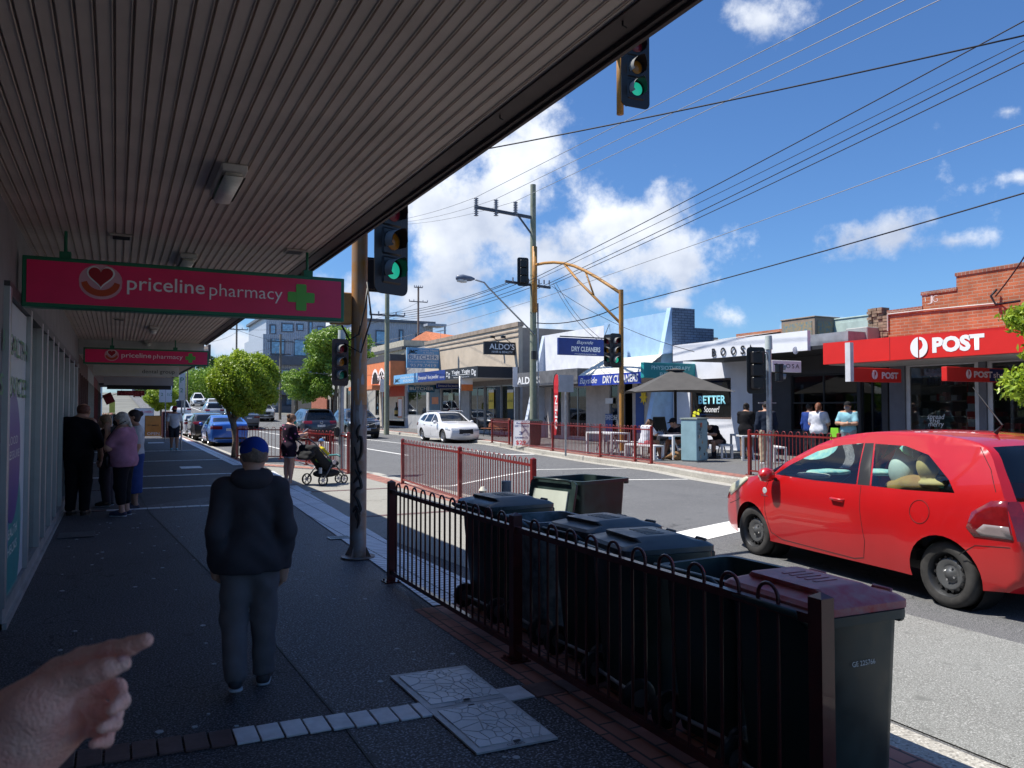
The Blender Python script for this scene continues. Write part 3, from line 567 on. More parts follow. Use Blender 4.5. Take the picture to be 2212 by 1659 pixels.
# path joints, gum spots, service lids
mb = MB()
for pts in ([(1.15, -1), (1.1, 4.2), (.98, 7.2), (.5, 14), (.3, 22)],):
 for a, b in zip(pts, pts[1:]): mb.bar((*a, .003), (*b, .003), .012, .002)
tag(mb.build('path_joint', mat('joint_tar', (.01, .01, .011), .6)), kind='structure')
mb = MB(); rs = random.Random(5)
for i in range(120):
 x, y, q = rs.uniform(-.5, 2.2), rs.uniform(2.6, 15), rs.uniform(.008, .022); mb.cyl((x, y, .0), (x, y, .0045), q, n=7)
tag(mb.build('gum_spots', mat('old_gum', (.42, .44, .46), .6)), kind='structure')
cov = mat('lid_metal', (.50, .52, .54), .5, .1, var=.15, vscale=12)
def pit_lid(c, rows, label):
 t = thing('manhole_cover', label, 'manhole lid', (0, 0, 0), group='pair of pale metal service lids')
 a, b, c_, d = rows; zz = .006
 mb = MB(); mb.add([(*a, zz), (*b, zz), (*c_, zz), (*d, zz), (*a, .016), (*b, .016), (*c_, .016), (*d, .016)], [(4, 5, 6, 7), (0, 1, 5, 4), (1, 2, 6, 5), (2, 3, 7, 6), (3, 0, 4, 7)]); mb.build('plate', cov, t, True)
 A, B_, D_ = Vector(a), Vector(b), Vector(d); n = 26; pr = MB(); rr = random.Random(3); pts = [(rr.uniform(.1, .9), rr.uniform(.09, .91)) for _ in range(58)]
 # crazed cell pattern: raised cells from a Voronoi of random sites
 for i, p in enumerate(pts):
  poly = [(.08, .08), (.92, .08), (.92, .92), (.08, .92)]
  for k, q in enumerate(pts):
   if k == i: continue
   m = ((p[0] + q[0]) / 2, (p[1] + q[1]) / 2); nx, ny = q[0] - p[0], q[1] - p[1]; l = math.hypot(nx, ny); nx /= l; ny /= l; out = []
   for u in range(len(poly)):
    s_, e_ = poly[u], poly[(u + 1) % len(poly)]; ds = (s_[0] - m[0]) * nx + (s_[1] - m[1]) * ny + .007; de = (e_[0] - m[0]) * nx + (e_[1] - m[1]) * ny + .007
    if ds <= 0: out.append(s_)
    if ds * de < 0: tt = ds / (ds - de); out.append((s_[0] + (e_[0] - s_[0]) * tt, s_[1] + (e_[1] - s_[1]) * tt))
   poly = out
   if not poly: break
  if len(poly) < 3: continue
  W_ = [A + (B_ - A) * u + (D_ - A) * v for u, v in poly]; k = len(W_)
  pr.add([(w.x, w.y, .017) for w in W_] + [(w.x, w.y, .0215) for w in W_], [tuple(range(k, 2 * k))] + [(i_, (i_ + 1) % k, (i_ + 1) % k + k, i_ + k) for i_ in range(k)])
 pr.build('raised_pattern', mat('lid_raised', (.70, .72, .74), .45, .1, var=.12), t, True)
 r_ = (B_ - A).normalized(); u_ = (A - D_).normalized(); dk = mat('lid_letter', (.05, .05, .055), .6)
 o = D_ + r_ * .17 + u_ * .006
 text('CUBIS', (o.x, o.y, .017), ((r_.x, r_.y, 0), (u_.x, u_.y, 0)), .026, m=dk, parent=t, ext=.0012)
 o = A + r_ * .03 - u_ * .05
 text('EI 998 AA10/2-966E SV', (o.x, o.y, .017), ((-u_.x, -u_.y, 0), (r_.x, r_.y, 0)), .016, m=dk, parent=t, ext=.0012)
 mh = MB(); mh.box((-.02, -.008, 0), (.02, .008, .003));
 for f_ in ((.5, .93), (.5, .07)):
  q = A + (B_ - A) * f_[0] + (D_ - A) * f_[1]; mm = MB(); mm.box((q.x - .018, q.y - .008, .02), (q.x + .018, q.y + .008, .023)); mm.build('key_slot', dk, t, True)
a, b, c_, d = [G(*p, 0).xy for p in ((842, 1465), (1005, 1442), (1205, 1600), (1030, 1634))]
m1 = a + (d - a) * .497; m2 = b + (c_ - b) * .497; m1b = a + (d - a) * .503; m2b = b + (c_ - b) * .503
pit_lid(0, (a, b, m2, m1), 'pale metal service lid with cracked-cell pattern, farther of the pair beside the maroon fence')
pit_lid(0, (m1b, m2b, c_, d), 'pale metal service lid with cracked-cell pattern, nearer of the pair beside the maroon fence')
def flat_lid(label, x, y, w, l, m, z=.006):
 mb = MB(); mb.box((x - w / 2, y - l / 2, z), (x + w / 2, y + l / 2, z + .009)); t = mb.build('access_lid', m, bevel=.003); return tag(t, label, 'manhole lid')
g = G(165, 1157, 0); flat_lid('flush rectangular pit lid with pale rim in the dark path beside the shopfront', g.x, g.y, .42, .5, mat('dark_lid', (.085, .09, .10), .6, var=.3))
g = G(412, 1010, 0); flat_lid('small pale rectangular lid in the path near the white tile strip', g.x, g.y, .55, .8, tw, .002)
g = G(313, 943, 0); flat_lid('pale strip lid in the path under the walking man in white', 1.75, 42, .7, .9, tw, .002)
g = G(733, 1163, 0); dg = thing('drain_grate', 'small grey slotted drain grate in white tiles at the foot of the rusty pole', 'drain')
mb = MB(); mb.box((g.x - .14, g.y - .1, .0105), (g.x + .14, g.y + .1, .016)); mb.build('frame', M_GALV, dg, True)
mb = MB()
for i in range(10): mb.box((g.x - .115 + i * .024, g.y - .07, .017), (g.x - .103 + i * .024, g.y + .07, .0185))
mb.build('slots', M_BLACK, dg, True)
strip('road_patch', [[(6.1, -8, zroad(6.1) + .009), (6.0, 5.2, zroad(6) + .009)], [(5.5, -8, zroad(5.5) + .009), (5.5, 5.4, zroad(5.5) + .009)], [(3.97, -8, zroad(3.97) + .009), (4.0, 5.5, zroad(4.0) + .009)]], speckle_mat('old_asphalt', (.20, .205, .19), (.13, .13, .12), (.42, .42, .40), .85, 120, 1.0, .4, cracks=False))
# painted lines
def paint(pts, z=.006):
 mb = MB(); P_ = [Vector((p.x, p.y)) for p in pts]
 for a_, b_ in zip(P_, P_[1:]):
  n = max(1, int((b_ - a_).length / 1.0))
  for k in range(n):
   p = a_ + (b_ - a_) * k / n; q = a_ + (b_ - a_) * (k + 1) / n; d_ = (q - p).normalized() * 1; o_ = Vector((-d_.y, d_.x)) * WID / 2
   mb.quad(*[(v.x, v.y, zroad(v.x) + rise(v.y) + z) for v in (p - o_, q - o_, q + o_, p + o_)])
 o = mb.build('road_marking', M_WHITE); tag(o, kind='structure')
WID = .11
paint([G(975, 1045, 0), G(1161, 1014, 0), G(1370, 1011.5, 0)]); paint([G(1000, 1085, 0), G(1180, 1055, 0), G(1356, 1036, 0), G(1535, 1035, 0)])
paint([G(780, 948, 0), G(960, 968, 0), G(1083, 981, 0)]); paint([G(870, 1050, 0), G(880, 1043, 0), G(975, 1045, 0)])
WID = .3; paint([G(1083, 982, 0), G(1256, 981, 0)])
WID = .62; paint([Vector((6.5, 8.35)), Vector((9.3, 9.15))])
WID = .12; paint([Vector((9.4, 27)), Vector((9.4, 60))]); paint([Vector((9.5, 76)), Vector((9.6, 200))]); paint([Vector((9.35, -20)), Vector((9.35, 9))])
WID = .10; paint([Vector((6.3, 30)), Vector((6.3, 59))])
# ------------------------------------------------------------------ shop awning on this side
M_SOFF = mat('soffit_boards', (.64, .54, .46), .6, var=.12, vscale=1.5)
AX0, AX1, AZ, AY0, AY1 = -.80, 1.89, 3.25, -4.0, 20.4
aw = thing('shop_awning', 'long brown street awning with ribbed board soffit over the dark footpath', 'awning')
mb = MB(); prof = []; x = AX0; nb = 38; bw = (AX1 - AX0) / nb
for i in range(nb):
 prof += [(x, AZ), (x + bw - .018, AZ), (x + bw - .016, AZ - .005), (x + bw - .013, AZ - .005), (x + bw - .012, AZ + .022), (x + bw - .001, AZ + .022)]; x += bw
prof.append((AX1, AZ))
ys = [AY0, 2, 8, 14, AY1]
for j in range(len(ys) - 1):
 k0 = len(mb.v)
 mb.add([(px_, ys[j], pz_) for px_, pz_ in prof] + [(px_, ys[j + 1] - .004, pz_) for px_, pz_ in prof], [(i, i + 1, i + 1 + len(prof), i + len(prof)) for i in range(len(prof) - 1)])
mb.build('soffit', M_SOFF, aw, True)
mb = MB(); mb.box((AX0, AY0, AZ + .03), (AX1 - .01, AY1, AZ + .28)); mb.build('roof', mat('awning_roof', (.2, .2, .2), .8), aw, True)
mb = MB(); mb.box((AX1, AY0, AZ - .03), (AX1 + .03, AY1, AZ + .34)); mb.box((AX1 + .03, AY0, AZ - .045), (AX1 + .05, AY1, AZ + .0)); mb.box((AX1 - .12, AY0, AZ - .012), (AX1, AY1, AZ - .001)); mb.build('fascia', mat('awning_fascia', (.085, .06, .055), .6, var=.2), aw, True)
mb = MB(); mb.box((AX0, AY1, AZ - .22), (AX1, AY1 + .05, AZ + .3)); mb.build('end_board', mat('awning_end', (.55, .55, .53), .7), aw, True)
for p in (PX(1080, 285, 1.8), PX(1345, 68, 1.8)):
 mb = MB(); mb.tube([(p.x, p.y, AZ - .002), (p.x, p.y, AZ - .03), (p.x + .02, p.y, AZ - .035)], .004, 6); mb.build('hook', M_BLACK, aw, True)
def ceil_at(x, y):
 d = ray(x, y); t = (AZ - EYE) / d.z; return Vector((d.x * t, d.y * t, AZ))
dif = mat('yellowed_diffuser', (.85, .83, .74), .4, var=.1, vscale=14)
def ceiling_light(p, label, L_=.74, w=.16):
 t = thing('ceiling_light', label, 'light fitting', (p.x, p.y, AZ), group='bulkhead lights under the awning')
 mb = MB(); mb.box((-w / 2, -L_ / 2, -.05), (w / 2, L_ / 2, -.001)); mb.build('housing', mat('light_housing', (.6, .58, .54), .6, var=.2), t, bevel=.008)
 mb = MB(); mb.box((-w / 2 + .006, -L_ / 2 + .02, -.10), (w / 2 - .006, L_ / 2 - .02, -.051)); mb.build('diffuser', dif, t, bevel=.025, seg=3, smooth=True)
ceiling_light(ceil_at(492, 385), 'old fluorescent batten light with yellowed cover, largest and nearest on the awning ceiling')
ceiling_light(ceil_at(402, 560), 'fluorescent batten light partly hidden above the nearer pink pharmacy sign')
ceiling_light(ceil_at(332, 708), 'small fluorescent batten light between the two pink pharmacy signs')
ceiling_light(ceil_at(320, 738), 'small fluorescent batten light just above the farther pink pharmacy sign')
for i, (x, y, lb) in enumerate(((262, 509, 'flat square ceiling vent above the heart of the near pharmacy sign'), (636, 541, 'flat square ceiling vent beside the right green hanger rod'), (257, 688, 'tiny ceiling vent left of the small batten lights'), (430, 672, 'tiny ceiling vent near the awning edge far away'))):
 p = ceil_at(x, y); mb = MB(); mb.box((p.x - .09, p.y - .09, AZ - .02), (p.x + .09, p.y + .09, AZ - .004)); t = mb.build('ceiling_vent', mat('vent_metal', (.42, .38, .34), .5)); tag(t, lb, 'vent', 'ceiling vents under the awning')
 mb = MB()
 for k in range(4): mb.box((p.x - .07, p.y - .07 + k * .04, AZ - .026), (p.x + .07, p.y - .05 + k * .04, AZ - .021))
 mb.build('louvre', M_BLACK, t, True)
# ------------------------------------------------------------------ pharmacy shopfront on this side
SX = -.78
pw = thing('pharmacy_shop', 'grey-framed pharmacy shopfront along the dark footpath', 'shop')
mb = MB(); mb.box((SX - .25, -4, 2.62), (SX, AY1, 6.2)); mb.box((SX - .25, -4, -.02), (SX, 7.1, 2.62)); mb.build('wall', mat('grey_render', (.22, .215, .22), .8, var=.12), pw, True)
mb = MB(); mb.box((-9, -4, 5.9), (SX - .25, 50, 6.1)); mb.box((-9, -4, 0), (-8.8, 50, 5.9)); mb.build('roof', mat('roof_grey', (.3, .3, .3), .8), pw, True)
mb = MB(); mb.box((-7, 7, .02), (SX - .3, 20.4, .03)); mb.box((-7.05, 7, 0), (-6.95, 20.4, 3)); mb.box((-7, 6.9, 0), (SX - .3, 7, 3)); mb.box((-7, 20.4, 0), (SX - .3, 20.5, 3)); mb.box((-7, 7, 2.9), (SX - .3, 20.4, 2.95)); mb.build('interior', mat('shop_interior', (.16, .15, .15), .9), pw, True)
mb = MB(); mb.box((SX - .12, 7.1, 0), (SX + .03, 20.3, .16)); mb.box((SX + .0, 7.1, 0), (SX + .06, 20.3, .05)); mb.build('plinth', mat('tin_plinth', (.36, .37, .38), .45, .5, var=.2), pw, True)
yy = [7.15]
for px in (52, 78, 90, 104, 115, 128, 141, 152, 160, 168, 176): yy.append(PX(px, 1000, SX).y)
mulls = sorted(y for y in yy if y < 20)
for y in mulls:
 mb = MB(); mb.box((SX - .06, y - .055, .16), (SX + .045, y + .055, 2.62)); mb.build('window_frame', M_ALU, pw, True, bevel=.004)
mb = MB(); mb.box((SX - .05, 7.1, 2.56), (SX + .04, 20.3, 2.66)); mb.build('head_rail', mat('dark_rail', (.06, .06, .065), .5), pw, True)
for a_, b_ in zip(mulls, mulls[1:] + [20.3]):
 mb = MB(); mb.box((SX - .02, a_ + .055, .16), (SX - .01, b_ - .055, 2.56)); mb.build('pane', glass_mat('near_glass', (.8, .85, .86), .0, .35, .03), pw, True)
# health services poster on the first pane
p0, p1 = mulls[0] + .06, mulls[1] - .06; w_ = p1 - p0
po = tag(flat(rect(0, 0, w_, 2.38), (SX, p0, .17), 'shop', mat('poster_white', (.60, .64, .70), .3, var=.04), 'window_poster'), 'tall white health services window poster with purple and teal shapes at the left edge', 'poster')
pt = lambda poly, m, n, l=.008: flat(poly, (SX, p0, .17), 'shop', m, n, po, lift=l)
pt(circ(w_ * .42, .45, w_ * .42, .62), mat('poster_teal', (.02, .30, .30), .3), 'teal_shape'); pt(circ(w_ * .36, 1.1, w_ * .36, .55), mat('poster_purple', (.10, .03, .28), .3), 'purple_shape', .012); pt(circ(w_ * .1, .6, w_ * .14, .5), mat('poster_blue', (.03, .2, .5), .3), 'blue_shape', .010)
gm = mat('poster_green', (.05, .22, .09), .4)
text('HEALTH', (SX, p0 - .2, 2.12), 'shop', .17, w_ * 1.15, gm, po, ext=.014, bold=.01); text('SERVICES', (SX, p0 - .35, 1.78), 'shop', .17, w_ * 1.3, gm, po, ext=.014, bold=.01)
text('BLOOD', (SX, p0 + .08, 1.38), 'shop', .07, w_ * .5, M_WHITE, po, ext=.018); text('PRESSURE', (SX, p0 + .06, 1.26), 'shop', .07, w_ * .6, M_WHITE, po, ext=.018); text('HEALTH', (SX, p0 + .12, .62), 'shop', .08, w_ * .5, M_WHITE, po, ext=.018); text('CHECKS', (SX, p0 + .12, .48), 'shop', .08, w_ * .5, M_WHITE, po, ext=.018)
# stickers on the fascia wall
o = tag(flat(rect(0, 0, .5, .36), PX(148, 668, SX) , 'shop', mat('sticker', (.5, .6, .45), .5, col2=(.6, .35, .3), var=.2, vscale=9), 'wall_sticker'), 'faded square sticker high on the grey wall above the shop windows', 'sticker')
# the row of shops further on
def shop_row():
 cols = [((.14, .075, .07), 'brown tiled shopfront with narrow windows beyond the pharmacy', 20.55, 27), ((.42, .42, .42), 'pale grey shopfront beyond the brown one', 27.1, 34), ((.22, .05, .05), 'dark red shopfront near the florist end', 34.1, 41), ((.11, .08, .07), 'dark shopfront beside the florist', 41.1, 49)]
 for c, lb, a, b in cols:
  t = thing('shop_building', lb, 'shop', (SX, a, 0)); m = mat('front_%.2f_%.2f' % (c[0], c[1]), c, .7, var=.2)
  mb = MB(); mb.box((-.3, 0, 2.5), (0, b - a, 5.6)); mb.box((-.3, 0, 0), (0, .5, 2.5)); mb.box((-.3, b - a - .5, 0), (0, b - a, 2.5)); mb.box((-.25, .5, 0), (-.02, b - a - .5, .45)); mb.build('wall', m, t)
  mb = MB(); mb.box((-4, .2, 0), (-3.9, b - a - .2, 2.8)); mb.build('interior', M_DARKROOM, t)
  n = 4
  for k in range(n + 1):
   y = .5 + (b - a - 1) * k / n; mb = MB(); mb.box((-.1, y - .04, .45), (.03, y + .04, 2.5)); mb.build('window_frame', M_ALU if c[0] > .3 else m, t)
  mb = MB(); mb.box((-.06, .5, .45), (-.05, b - a - .5, 2.5)); mb.build('pane', GLASS_D, t)
shop_row()
a2 = thing('shop_awning', 'lower pale awning with board soffit beyond the pharmacy awning', 'awning')
mb = MB(); mb.box((SX, 20.6, 2.93), (2.0, 44, 3.2)); mb.build('soffit', M_SOFF, a2, True); mb = MB(); mb.box((2.001, 20.6, 2.90), (2.06, 44, 3.25)); mb.build('fascia', mat('fascia_dark', (.08, .07, .08), .6), a2, True)
mb = MB(); mb.box((SX, 20.5, 2.93), (2.0, 20.59, 3.12)); mb.build('end_board', MATS['awning_end'], a2, True)
a3 = thing('shop_awning', 'dark awning over the florist end of the row', 'awning')
mb = MB(); mb.box((SX, 44.1, 2.85), (1.6, 49, 3.15)); mb.build('soffit', mat('soffit_dark', (.06, .055, .055), .8), a3, True); mb = MB(); mb.box((1.601, 44.1, 2.80), (1.66, 49, 3.2)); mb.build('fascia', MATS['fascia_dark'], a3, True)
# ------------------------------------------------------------------ hanging signs
M_PINK = mat('sign_pink', (.50, .012, .085), .35, var=.1, vscale=3, emit=(.6, .01, .09), estr=.02); M_SGRN = mat('sign_green', (.008, .15, .075), .4, var=.15); M_LOGOG = mat('logo_green', (.10, .42, .05), .4, var=0)
M_LET = mat('letter_white', (.80, .80, .80), .4, var=0)
def pharmacy_sign(Y, x0, x1, z0, z1, label, rods):
 t = thing('hanging_sign', label, 'shop sign', group='pink pharmacy signs hanging under the awning'); w = x1 - x0; h = z1 - z0
 mb = MB(); mb.box((x0, Y, z0), (x1, Y + .16, z1)); mb.build('cabinet', M_SGRN, t, True, bevel=.006)
 fb = .035; f = tag(flat(rect(fb, fb, w - fb, h - fb), (x0, Y, z0), 'walk', M_PINK, 'sign_face', t, lift=.004))
 O = lambda a, b: (x0 + a * w, Y, z0 + b * h)
 # heart, swoosh and halo
 cx, cy, q = .215 * w, .53 * h, .27 * h
 halo = [(cx + q * 1.45 * math.cos(R(a)), cy + q * 1.2 * math.sin(R(a)) + (.0 if a > 180 else .06 * h)) for a in range(0, 360, 15)]
 flat(halo, (x0, Y, z0), 'walk', mat('halo', (.62, .32, .38), .4, var=0), 'logo_halo', f, lift=.006)
 sw = [(cx + q * 1.30 * math.cos(R(a)), cy + q * .1 + q * 1.08 * math.sin(R(a))) for a in range(185, 356, 10)] + [(cx + q * .95 * math.cos(R(a)), cy + q * .35 + q * .85 * math.sin(R(a))) for a in range(345, 190, -10)]
 flat(sw, (x0, Y, z0), 'walk', mat('logo_orange', (.50, .06, .015), .4, var=0), 'logo_swoosh', f, lift=.009)
 hs = lambda s_, oy=0: [(cx + s_ * 16 * math.sin(a) ** 3 / 16, cy + .15 * h + oy + s_ * (13 * math.cos(a) - 5 * math.cos(2 * a) - 2 * math.cos(3 * a) - math.cos(4 * a)) / 16) for a in [2 * math.pi * k / 32 for k in range(32)]]
 flat(hs(q * .95), (x0, Y, z0), 'walk', M_LET, 'logo_outline', f, lift=.010); flat(hs(q * .82, q * .01), (x0, Y, z0), 'walk', mat('logo_red', (.35, .006, .02), .4, var=0), 'logo_heart', f, lift=.014)
 text('priceline', O(.29, .44), 'walk', h * .30, w * .235, M_LET, f, bold=.006, ext=.009); text('pharmacy', O(.54, .42), 'walk', h * .28, w * .24, M_LET, f, bold=-.004, ext=.009)
 c = .115 * h; X_ = .845 * w; Yc = .5 * h
 for nm, poly in (('cross', rect(X_ - c, Yc - 2.6 * c, X_ + c, Yc + 2.6 * c)), ('cross', rect(X_ - 2.6 * c, Yc - c, X_ + 2.6 * c, Yc + c))): flat(rrect(poly[2][0] - poly[0][0], poly[2][1] - poly[0][1], c * .3, 3, X_, Yc), (x0, Y, z0), 'walk', M_LOGOG, nm, f, lift=.009 + (.001 if poly[2][1] - poly[0][1] > c * 3 else 0))
 for rx_ in rods:
  mb = MB(); mb.cyl((rx_, Y + .08, z1), (rx_, Y + .08, AZ if Y < 20 else 3.0), .014); mb.box((rx_ - .045, Y + .02, z1), (rx_ + .045, Y + .14, z1 + .06)); mb.build('hanger', M_SGRN, t, True)
pharmacy_sign(7.9, -.74, 2.06, 2.56, 3.00, 'pink pharmacy sign in a green frame hanging nearest, beside the rusty yellow pole', (-.42, 1.70))
pharmacy_sign(19.6, -.66, 1.92, 2.66, 3.02, 'smaller pink pharmacy sign in a green frame hanging farther along the awning', (-.1, 1.2))
def board(Y, x0, x1, z0, z1, m, label, txt=(), cat='shop sign', th=.1, rods=None):
 t = thing('hanging_sign', label, cat); mb = MB(); mb.box((x0, Y, z0), (x1, Y + th, z1)); b_ = mb.build('panel', m, t, True, bevel=.004)
 for (s, a, b, hh, ww, mm) in txt: text(s, (x0 + a * (x1 - x0), Y, z0 + b * (z1 - z0)), 'walk', hh * (z1 - z0), ww * (x1 - x0) if ww else None, mm, b_, ext=.006)
 mb = MB()
 for r_ in (x0 + .2, x1 - .2): mb.cyl((r_, Y + th / 2, z1), (r_, Y + th / 2, z1 + .25), .01, n=6)
 mb.build('hanger', M_GALV, t, True); return t
dk = mat('ink_dark', (.03, .04, .035), .6, var=0); fd = mat('ink_faded', (.50, .54, .42), .6, var=0)
board(23.0, -.55, 1.50, 2.53, 2.80, mat('cream_board', (.52, .54, .50), .5, var=.08), 'cream dental group sign with faded left words hanging behind the pink signs', (('east bentleigh', .06, .3, .38, .46, fd), ('dental group', .56, .3, .38, .39, dk)))
board(28.0, -.36, 1.66, 2.42, 2.68, mat('grey_board', (.36, .37, .40), .6, var=.06), 'blank grey sign board hanging behind the cream dental sign')
board(36.0, -.35, 2.05, 2.46, 2.64, mat('black_board', (.02, .02, .022), .6), 'black sign board hanging beyond the blank grey one')
board(41.5, .02, 1.20, 2.28, 2.52, mat('florist_board', (.26, .015, .02), .6), 'dark red florist sign hanging at the far end of the awnings', (('FLORIST', .04, .2, .6, .92, mat('florist_letter', (.55, .10, .10), .6)),))
# ------------------------------------------------------------------ the opposite side of the street
FX, AWX = 19.5, 17.3
def yF(px, X=None): return PX(px, 850, X or FX).y
def zF(px, py, X=None): return PX(px, py, X or FX).z
def hex_(c): return tuple(c)
def wall_with_holes(mb, Ya, Yb, z0, z1, holes, X=FX, th=.25):
 ys = sorted({Ya, Yb} | {min(max(v, Ya), Yb) for h in holes for v in h[:2]}); zs = sorted({z0, z1} | {min(max(v, z0), z1) for h in holes for v in h[2:4]})
 for a, b in zip(ys, ys[1:]):
  run = None
  for c, d in zip(zs, zs[1:]):
   inside = any(h[0] - 1e-4 <= a and b <= h[1] + 1e-4 and h[2] - 1e-4 <= c and d <= h[3] + 1e-4 for h in holes)
   if not inside: run = (run[0], d) if run else (c, d)
   if inside or d == zs[-1]:
    if run: mb.box((X, a, run[0]), (X + th, b, run[1]))
    run = None
def window(t, Ya, Yb, z0, z1, X=FX, fm=None, nx=1, nz=1, fw=.05, glass=None, rec=.08, name='window'):
 fm = fm or M_ALU; mb = MB(); x0, x1 = X + rec - .03, X + rec + .03
 mb.box((x0, Ya, z0), (x1, Ya + fw, z1)); mb.box((x0, Yb - fw, z0), (x1, Yb, z1)); mb.box((x0, Ya + fw, z0), (x1, Yb - fw, z0 + fw)); mb.box((x0, Ya + fw, z1 - fw), (x1, Yb - fw, z1))
 for k in range(1, nx): y = Ya + (Yb - Ya) * k / nx; mb.box((x0 + .002, y - fw / 2, z0 + fw), (x1 - .002, y + fw / 2, z1 - fw))
 for k in range(1, nz): z = z0 + (z1 - z0) * k / nz; mb.box((x0 + .004, Ya + fw, z - fw / 2), (x1 - .004, Yb - fw, z + fw / 2))
 w = mb.build(name, fm, t, True); mb = MB(); mb.box((X + rec - .006, Ya + fw, z0 + fw), (X + rec + .006, Yb - fw, z1 - fw)); mb.build('pane', glass or GLASS_D, w, True); return w
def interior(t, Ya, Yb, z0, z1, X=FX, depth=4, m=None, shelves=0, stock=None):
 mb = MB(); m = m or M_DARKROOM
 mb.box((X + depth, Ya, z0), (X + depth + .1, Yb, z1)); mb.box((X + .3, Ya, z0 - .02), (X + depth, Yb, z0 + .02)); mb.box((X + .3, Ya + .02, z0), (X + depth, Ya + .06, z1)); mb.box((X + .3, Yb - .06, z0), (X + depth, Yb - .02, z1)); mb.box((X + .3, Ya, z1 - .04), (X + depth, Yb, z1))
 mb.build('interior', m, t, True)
 if shelves:
  r_ = random.Random(int(Ya * 10)); mb = MB()
  for s_ in range(shelves): mb.box((X + .6, Ya + .25, z0 + .4 + s_ * .42), (X + .95, Yb - .25, z0 + .43 + s_ * .42))
  mb.build('shelves', mat('shelf_wood', (.25, .2, .15), .7), t, True)
  cols = stock or [(.5, .1, .08), (.6, .55, .45), (.1, .2, .4), (.55, .4, .1), (.12, .3, .15)]
  for ci, c in enumerate(cols):
   mb = MB()
   for s_ in range(shelves):
    y = Ya + .3
    while y < Yb - .4:
     w = r_.uniform(.08, .2)
     if r_.random() < 1 / len(cols): h = r_.uniform(.1, .28); mb.box((X + .65, y, z0 + .431 + s_ * .42), (X + .85, y + w * .9, z0 + .43 + s_ * .42 + h))
     y += w
   if mb.v: mb.build('stock', mat('stock_%.2f_%.2f_%.2f' % c, c, .6), t, True)
def decal(t, px0, px1, py0, py1, m, name, X=FX, lift=.01, frame='street'):
 A = PX(px0, py1, X); y1 = PX(px1, py1, X).y; z1 = PX(px0, py0, X).z
 return flat(rect(0, 0, A.y - y1, z1 - A.z), (X, A.y, A.z), 'street', m, name, t, lift=lift)
GZ = .2
# --- tan and brick block: butcher, jeweller, dog groomer
tan = mat('tan_render', (.54, .45, .345), .85, var=.1, vscale=1.2, bump=.15, bscale=30)
bt = thing('shop_building', 'long tan rendered shop block with butcher, jeweller and dog groomer under a flat awning', 'building', (FX, yF(1120), 0))
Yt0, Yt1, Yt2 = yF(1120), yF(918), yF(876); ZT = zF(1120, 695)
spec = mat('granite', (.10, .085, .08), .4, col2=(.22, .19, .17), vscale=20, var=.3)
wins = [(1110, 1082, 848, 932), (1081, 1047, 822, 934), (1045, 1014, 822, 934), (996, 953, 822, 934), (951, 926, 822, 932), (921, 879, 846, 908)]
Hs = []
for a, b, c, d in wins: Hs.append((yF(a), yF(b), GZ + .12 if b > 925 else GZ + .95, 3.0))
mb = MB(); wall_with_holes(mb, Yt0, Yt1, 3.2, ZT - .25, []); mb.build('wall', tan, bt, True)
mb = MB(); wall_with_holes(mb, Yt0 + .001, Yt2, GZ, 3.199, Hs); mb.build('shopfront', mat('shopfront_grey', (.34, .34, .34), .7, var=.15), bt, True)
mb = MB(); mb.box((FX - .01, Yt0, GZ), (FX + .1, Yt0 + .35, 3.2)); mb.box((FX - .012, yF(1046.5) , GZ), (FX - .002, yF(1045), 3.0)); mb.box((FX - .02, Yt0 + .35, 3.0), (FX - .005, yF(1000), 3.3)); mb.build('granite_facing', spec, bt, True)
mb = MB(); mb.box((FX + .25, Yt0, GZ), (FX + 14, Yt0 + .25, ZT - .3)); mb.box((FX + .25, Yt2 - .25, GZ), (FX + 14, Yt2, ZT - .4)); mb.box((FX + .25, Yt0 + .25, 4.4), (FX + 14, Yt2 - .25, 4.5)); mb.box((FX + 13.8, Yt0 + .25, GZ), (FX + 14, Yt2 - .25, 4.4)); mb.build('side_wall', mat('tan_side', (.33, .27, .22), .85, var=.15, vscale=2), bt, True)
mb = MB(); mb.box((FX - .06, Yt0 - .04, ZT - .24), (FX + .3, Yt1, ZT)); mb.box((FX - .04, Yt0 - .001, ZT - .52), (FX - .001, Yt1, ZT - .44)); mb.box((FX - .04, Yt0, ZT - .80), (FX - .002, Yt1, ZT - .74)); mb.build('cornice', mat('cornice_tan', (.30, .24, .19), .85, var=.25, vscale=3), bt, True)
mb = MB(); wall_with_holes(mb, Yt1 + .01, Yt2, 3.2, ZT - .3, []); mb.build('wall', brick_mat('grey_brick', (.33, .33, .34), (.28, .28, .29), (.2, .2, .2), axis='Y'), bt, True)
for (a, b, c, d), h in zip(wins, Hs): window(bt, h[0] + .02, h[1] - .02, h[2] + .01, h[3] - .02, nx=1 if h[1] - h[0] < 2 else 2)
interior(bt, Yt0 + .3, yF(1000), GZ, 3.1, m=mat('grey_room', (.25, .27, .27), .9)); interior(bt, yF(998), yF(925), GZ, 3.1, shelves=4)
mb = MB(); mb.box((FX + .35, yF(921), 1.1), (FX + .37, yF(879), 3.0)); mb.build('curtain', wave_bump('curtain_pink', (.36, .28, .27), 3, .9, .8, 'Y', .05), bt, True)
blu = mat('poster_navy', (.012, .06, .12), .3, var=.2)
decal(bt, 928, 950, 828, 930, blu, 'window_poster', lift=.0); decal(bt, 933, 947, 858, 873, mat('poster_orange', (.55, .16, .05), .5), 'window_poster', lift=.004)
yel = mat('lease_yellow', (.75, .55, .03), .5)
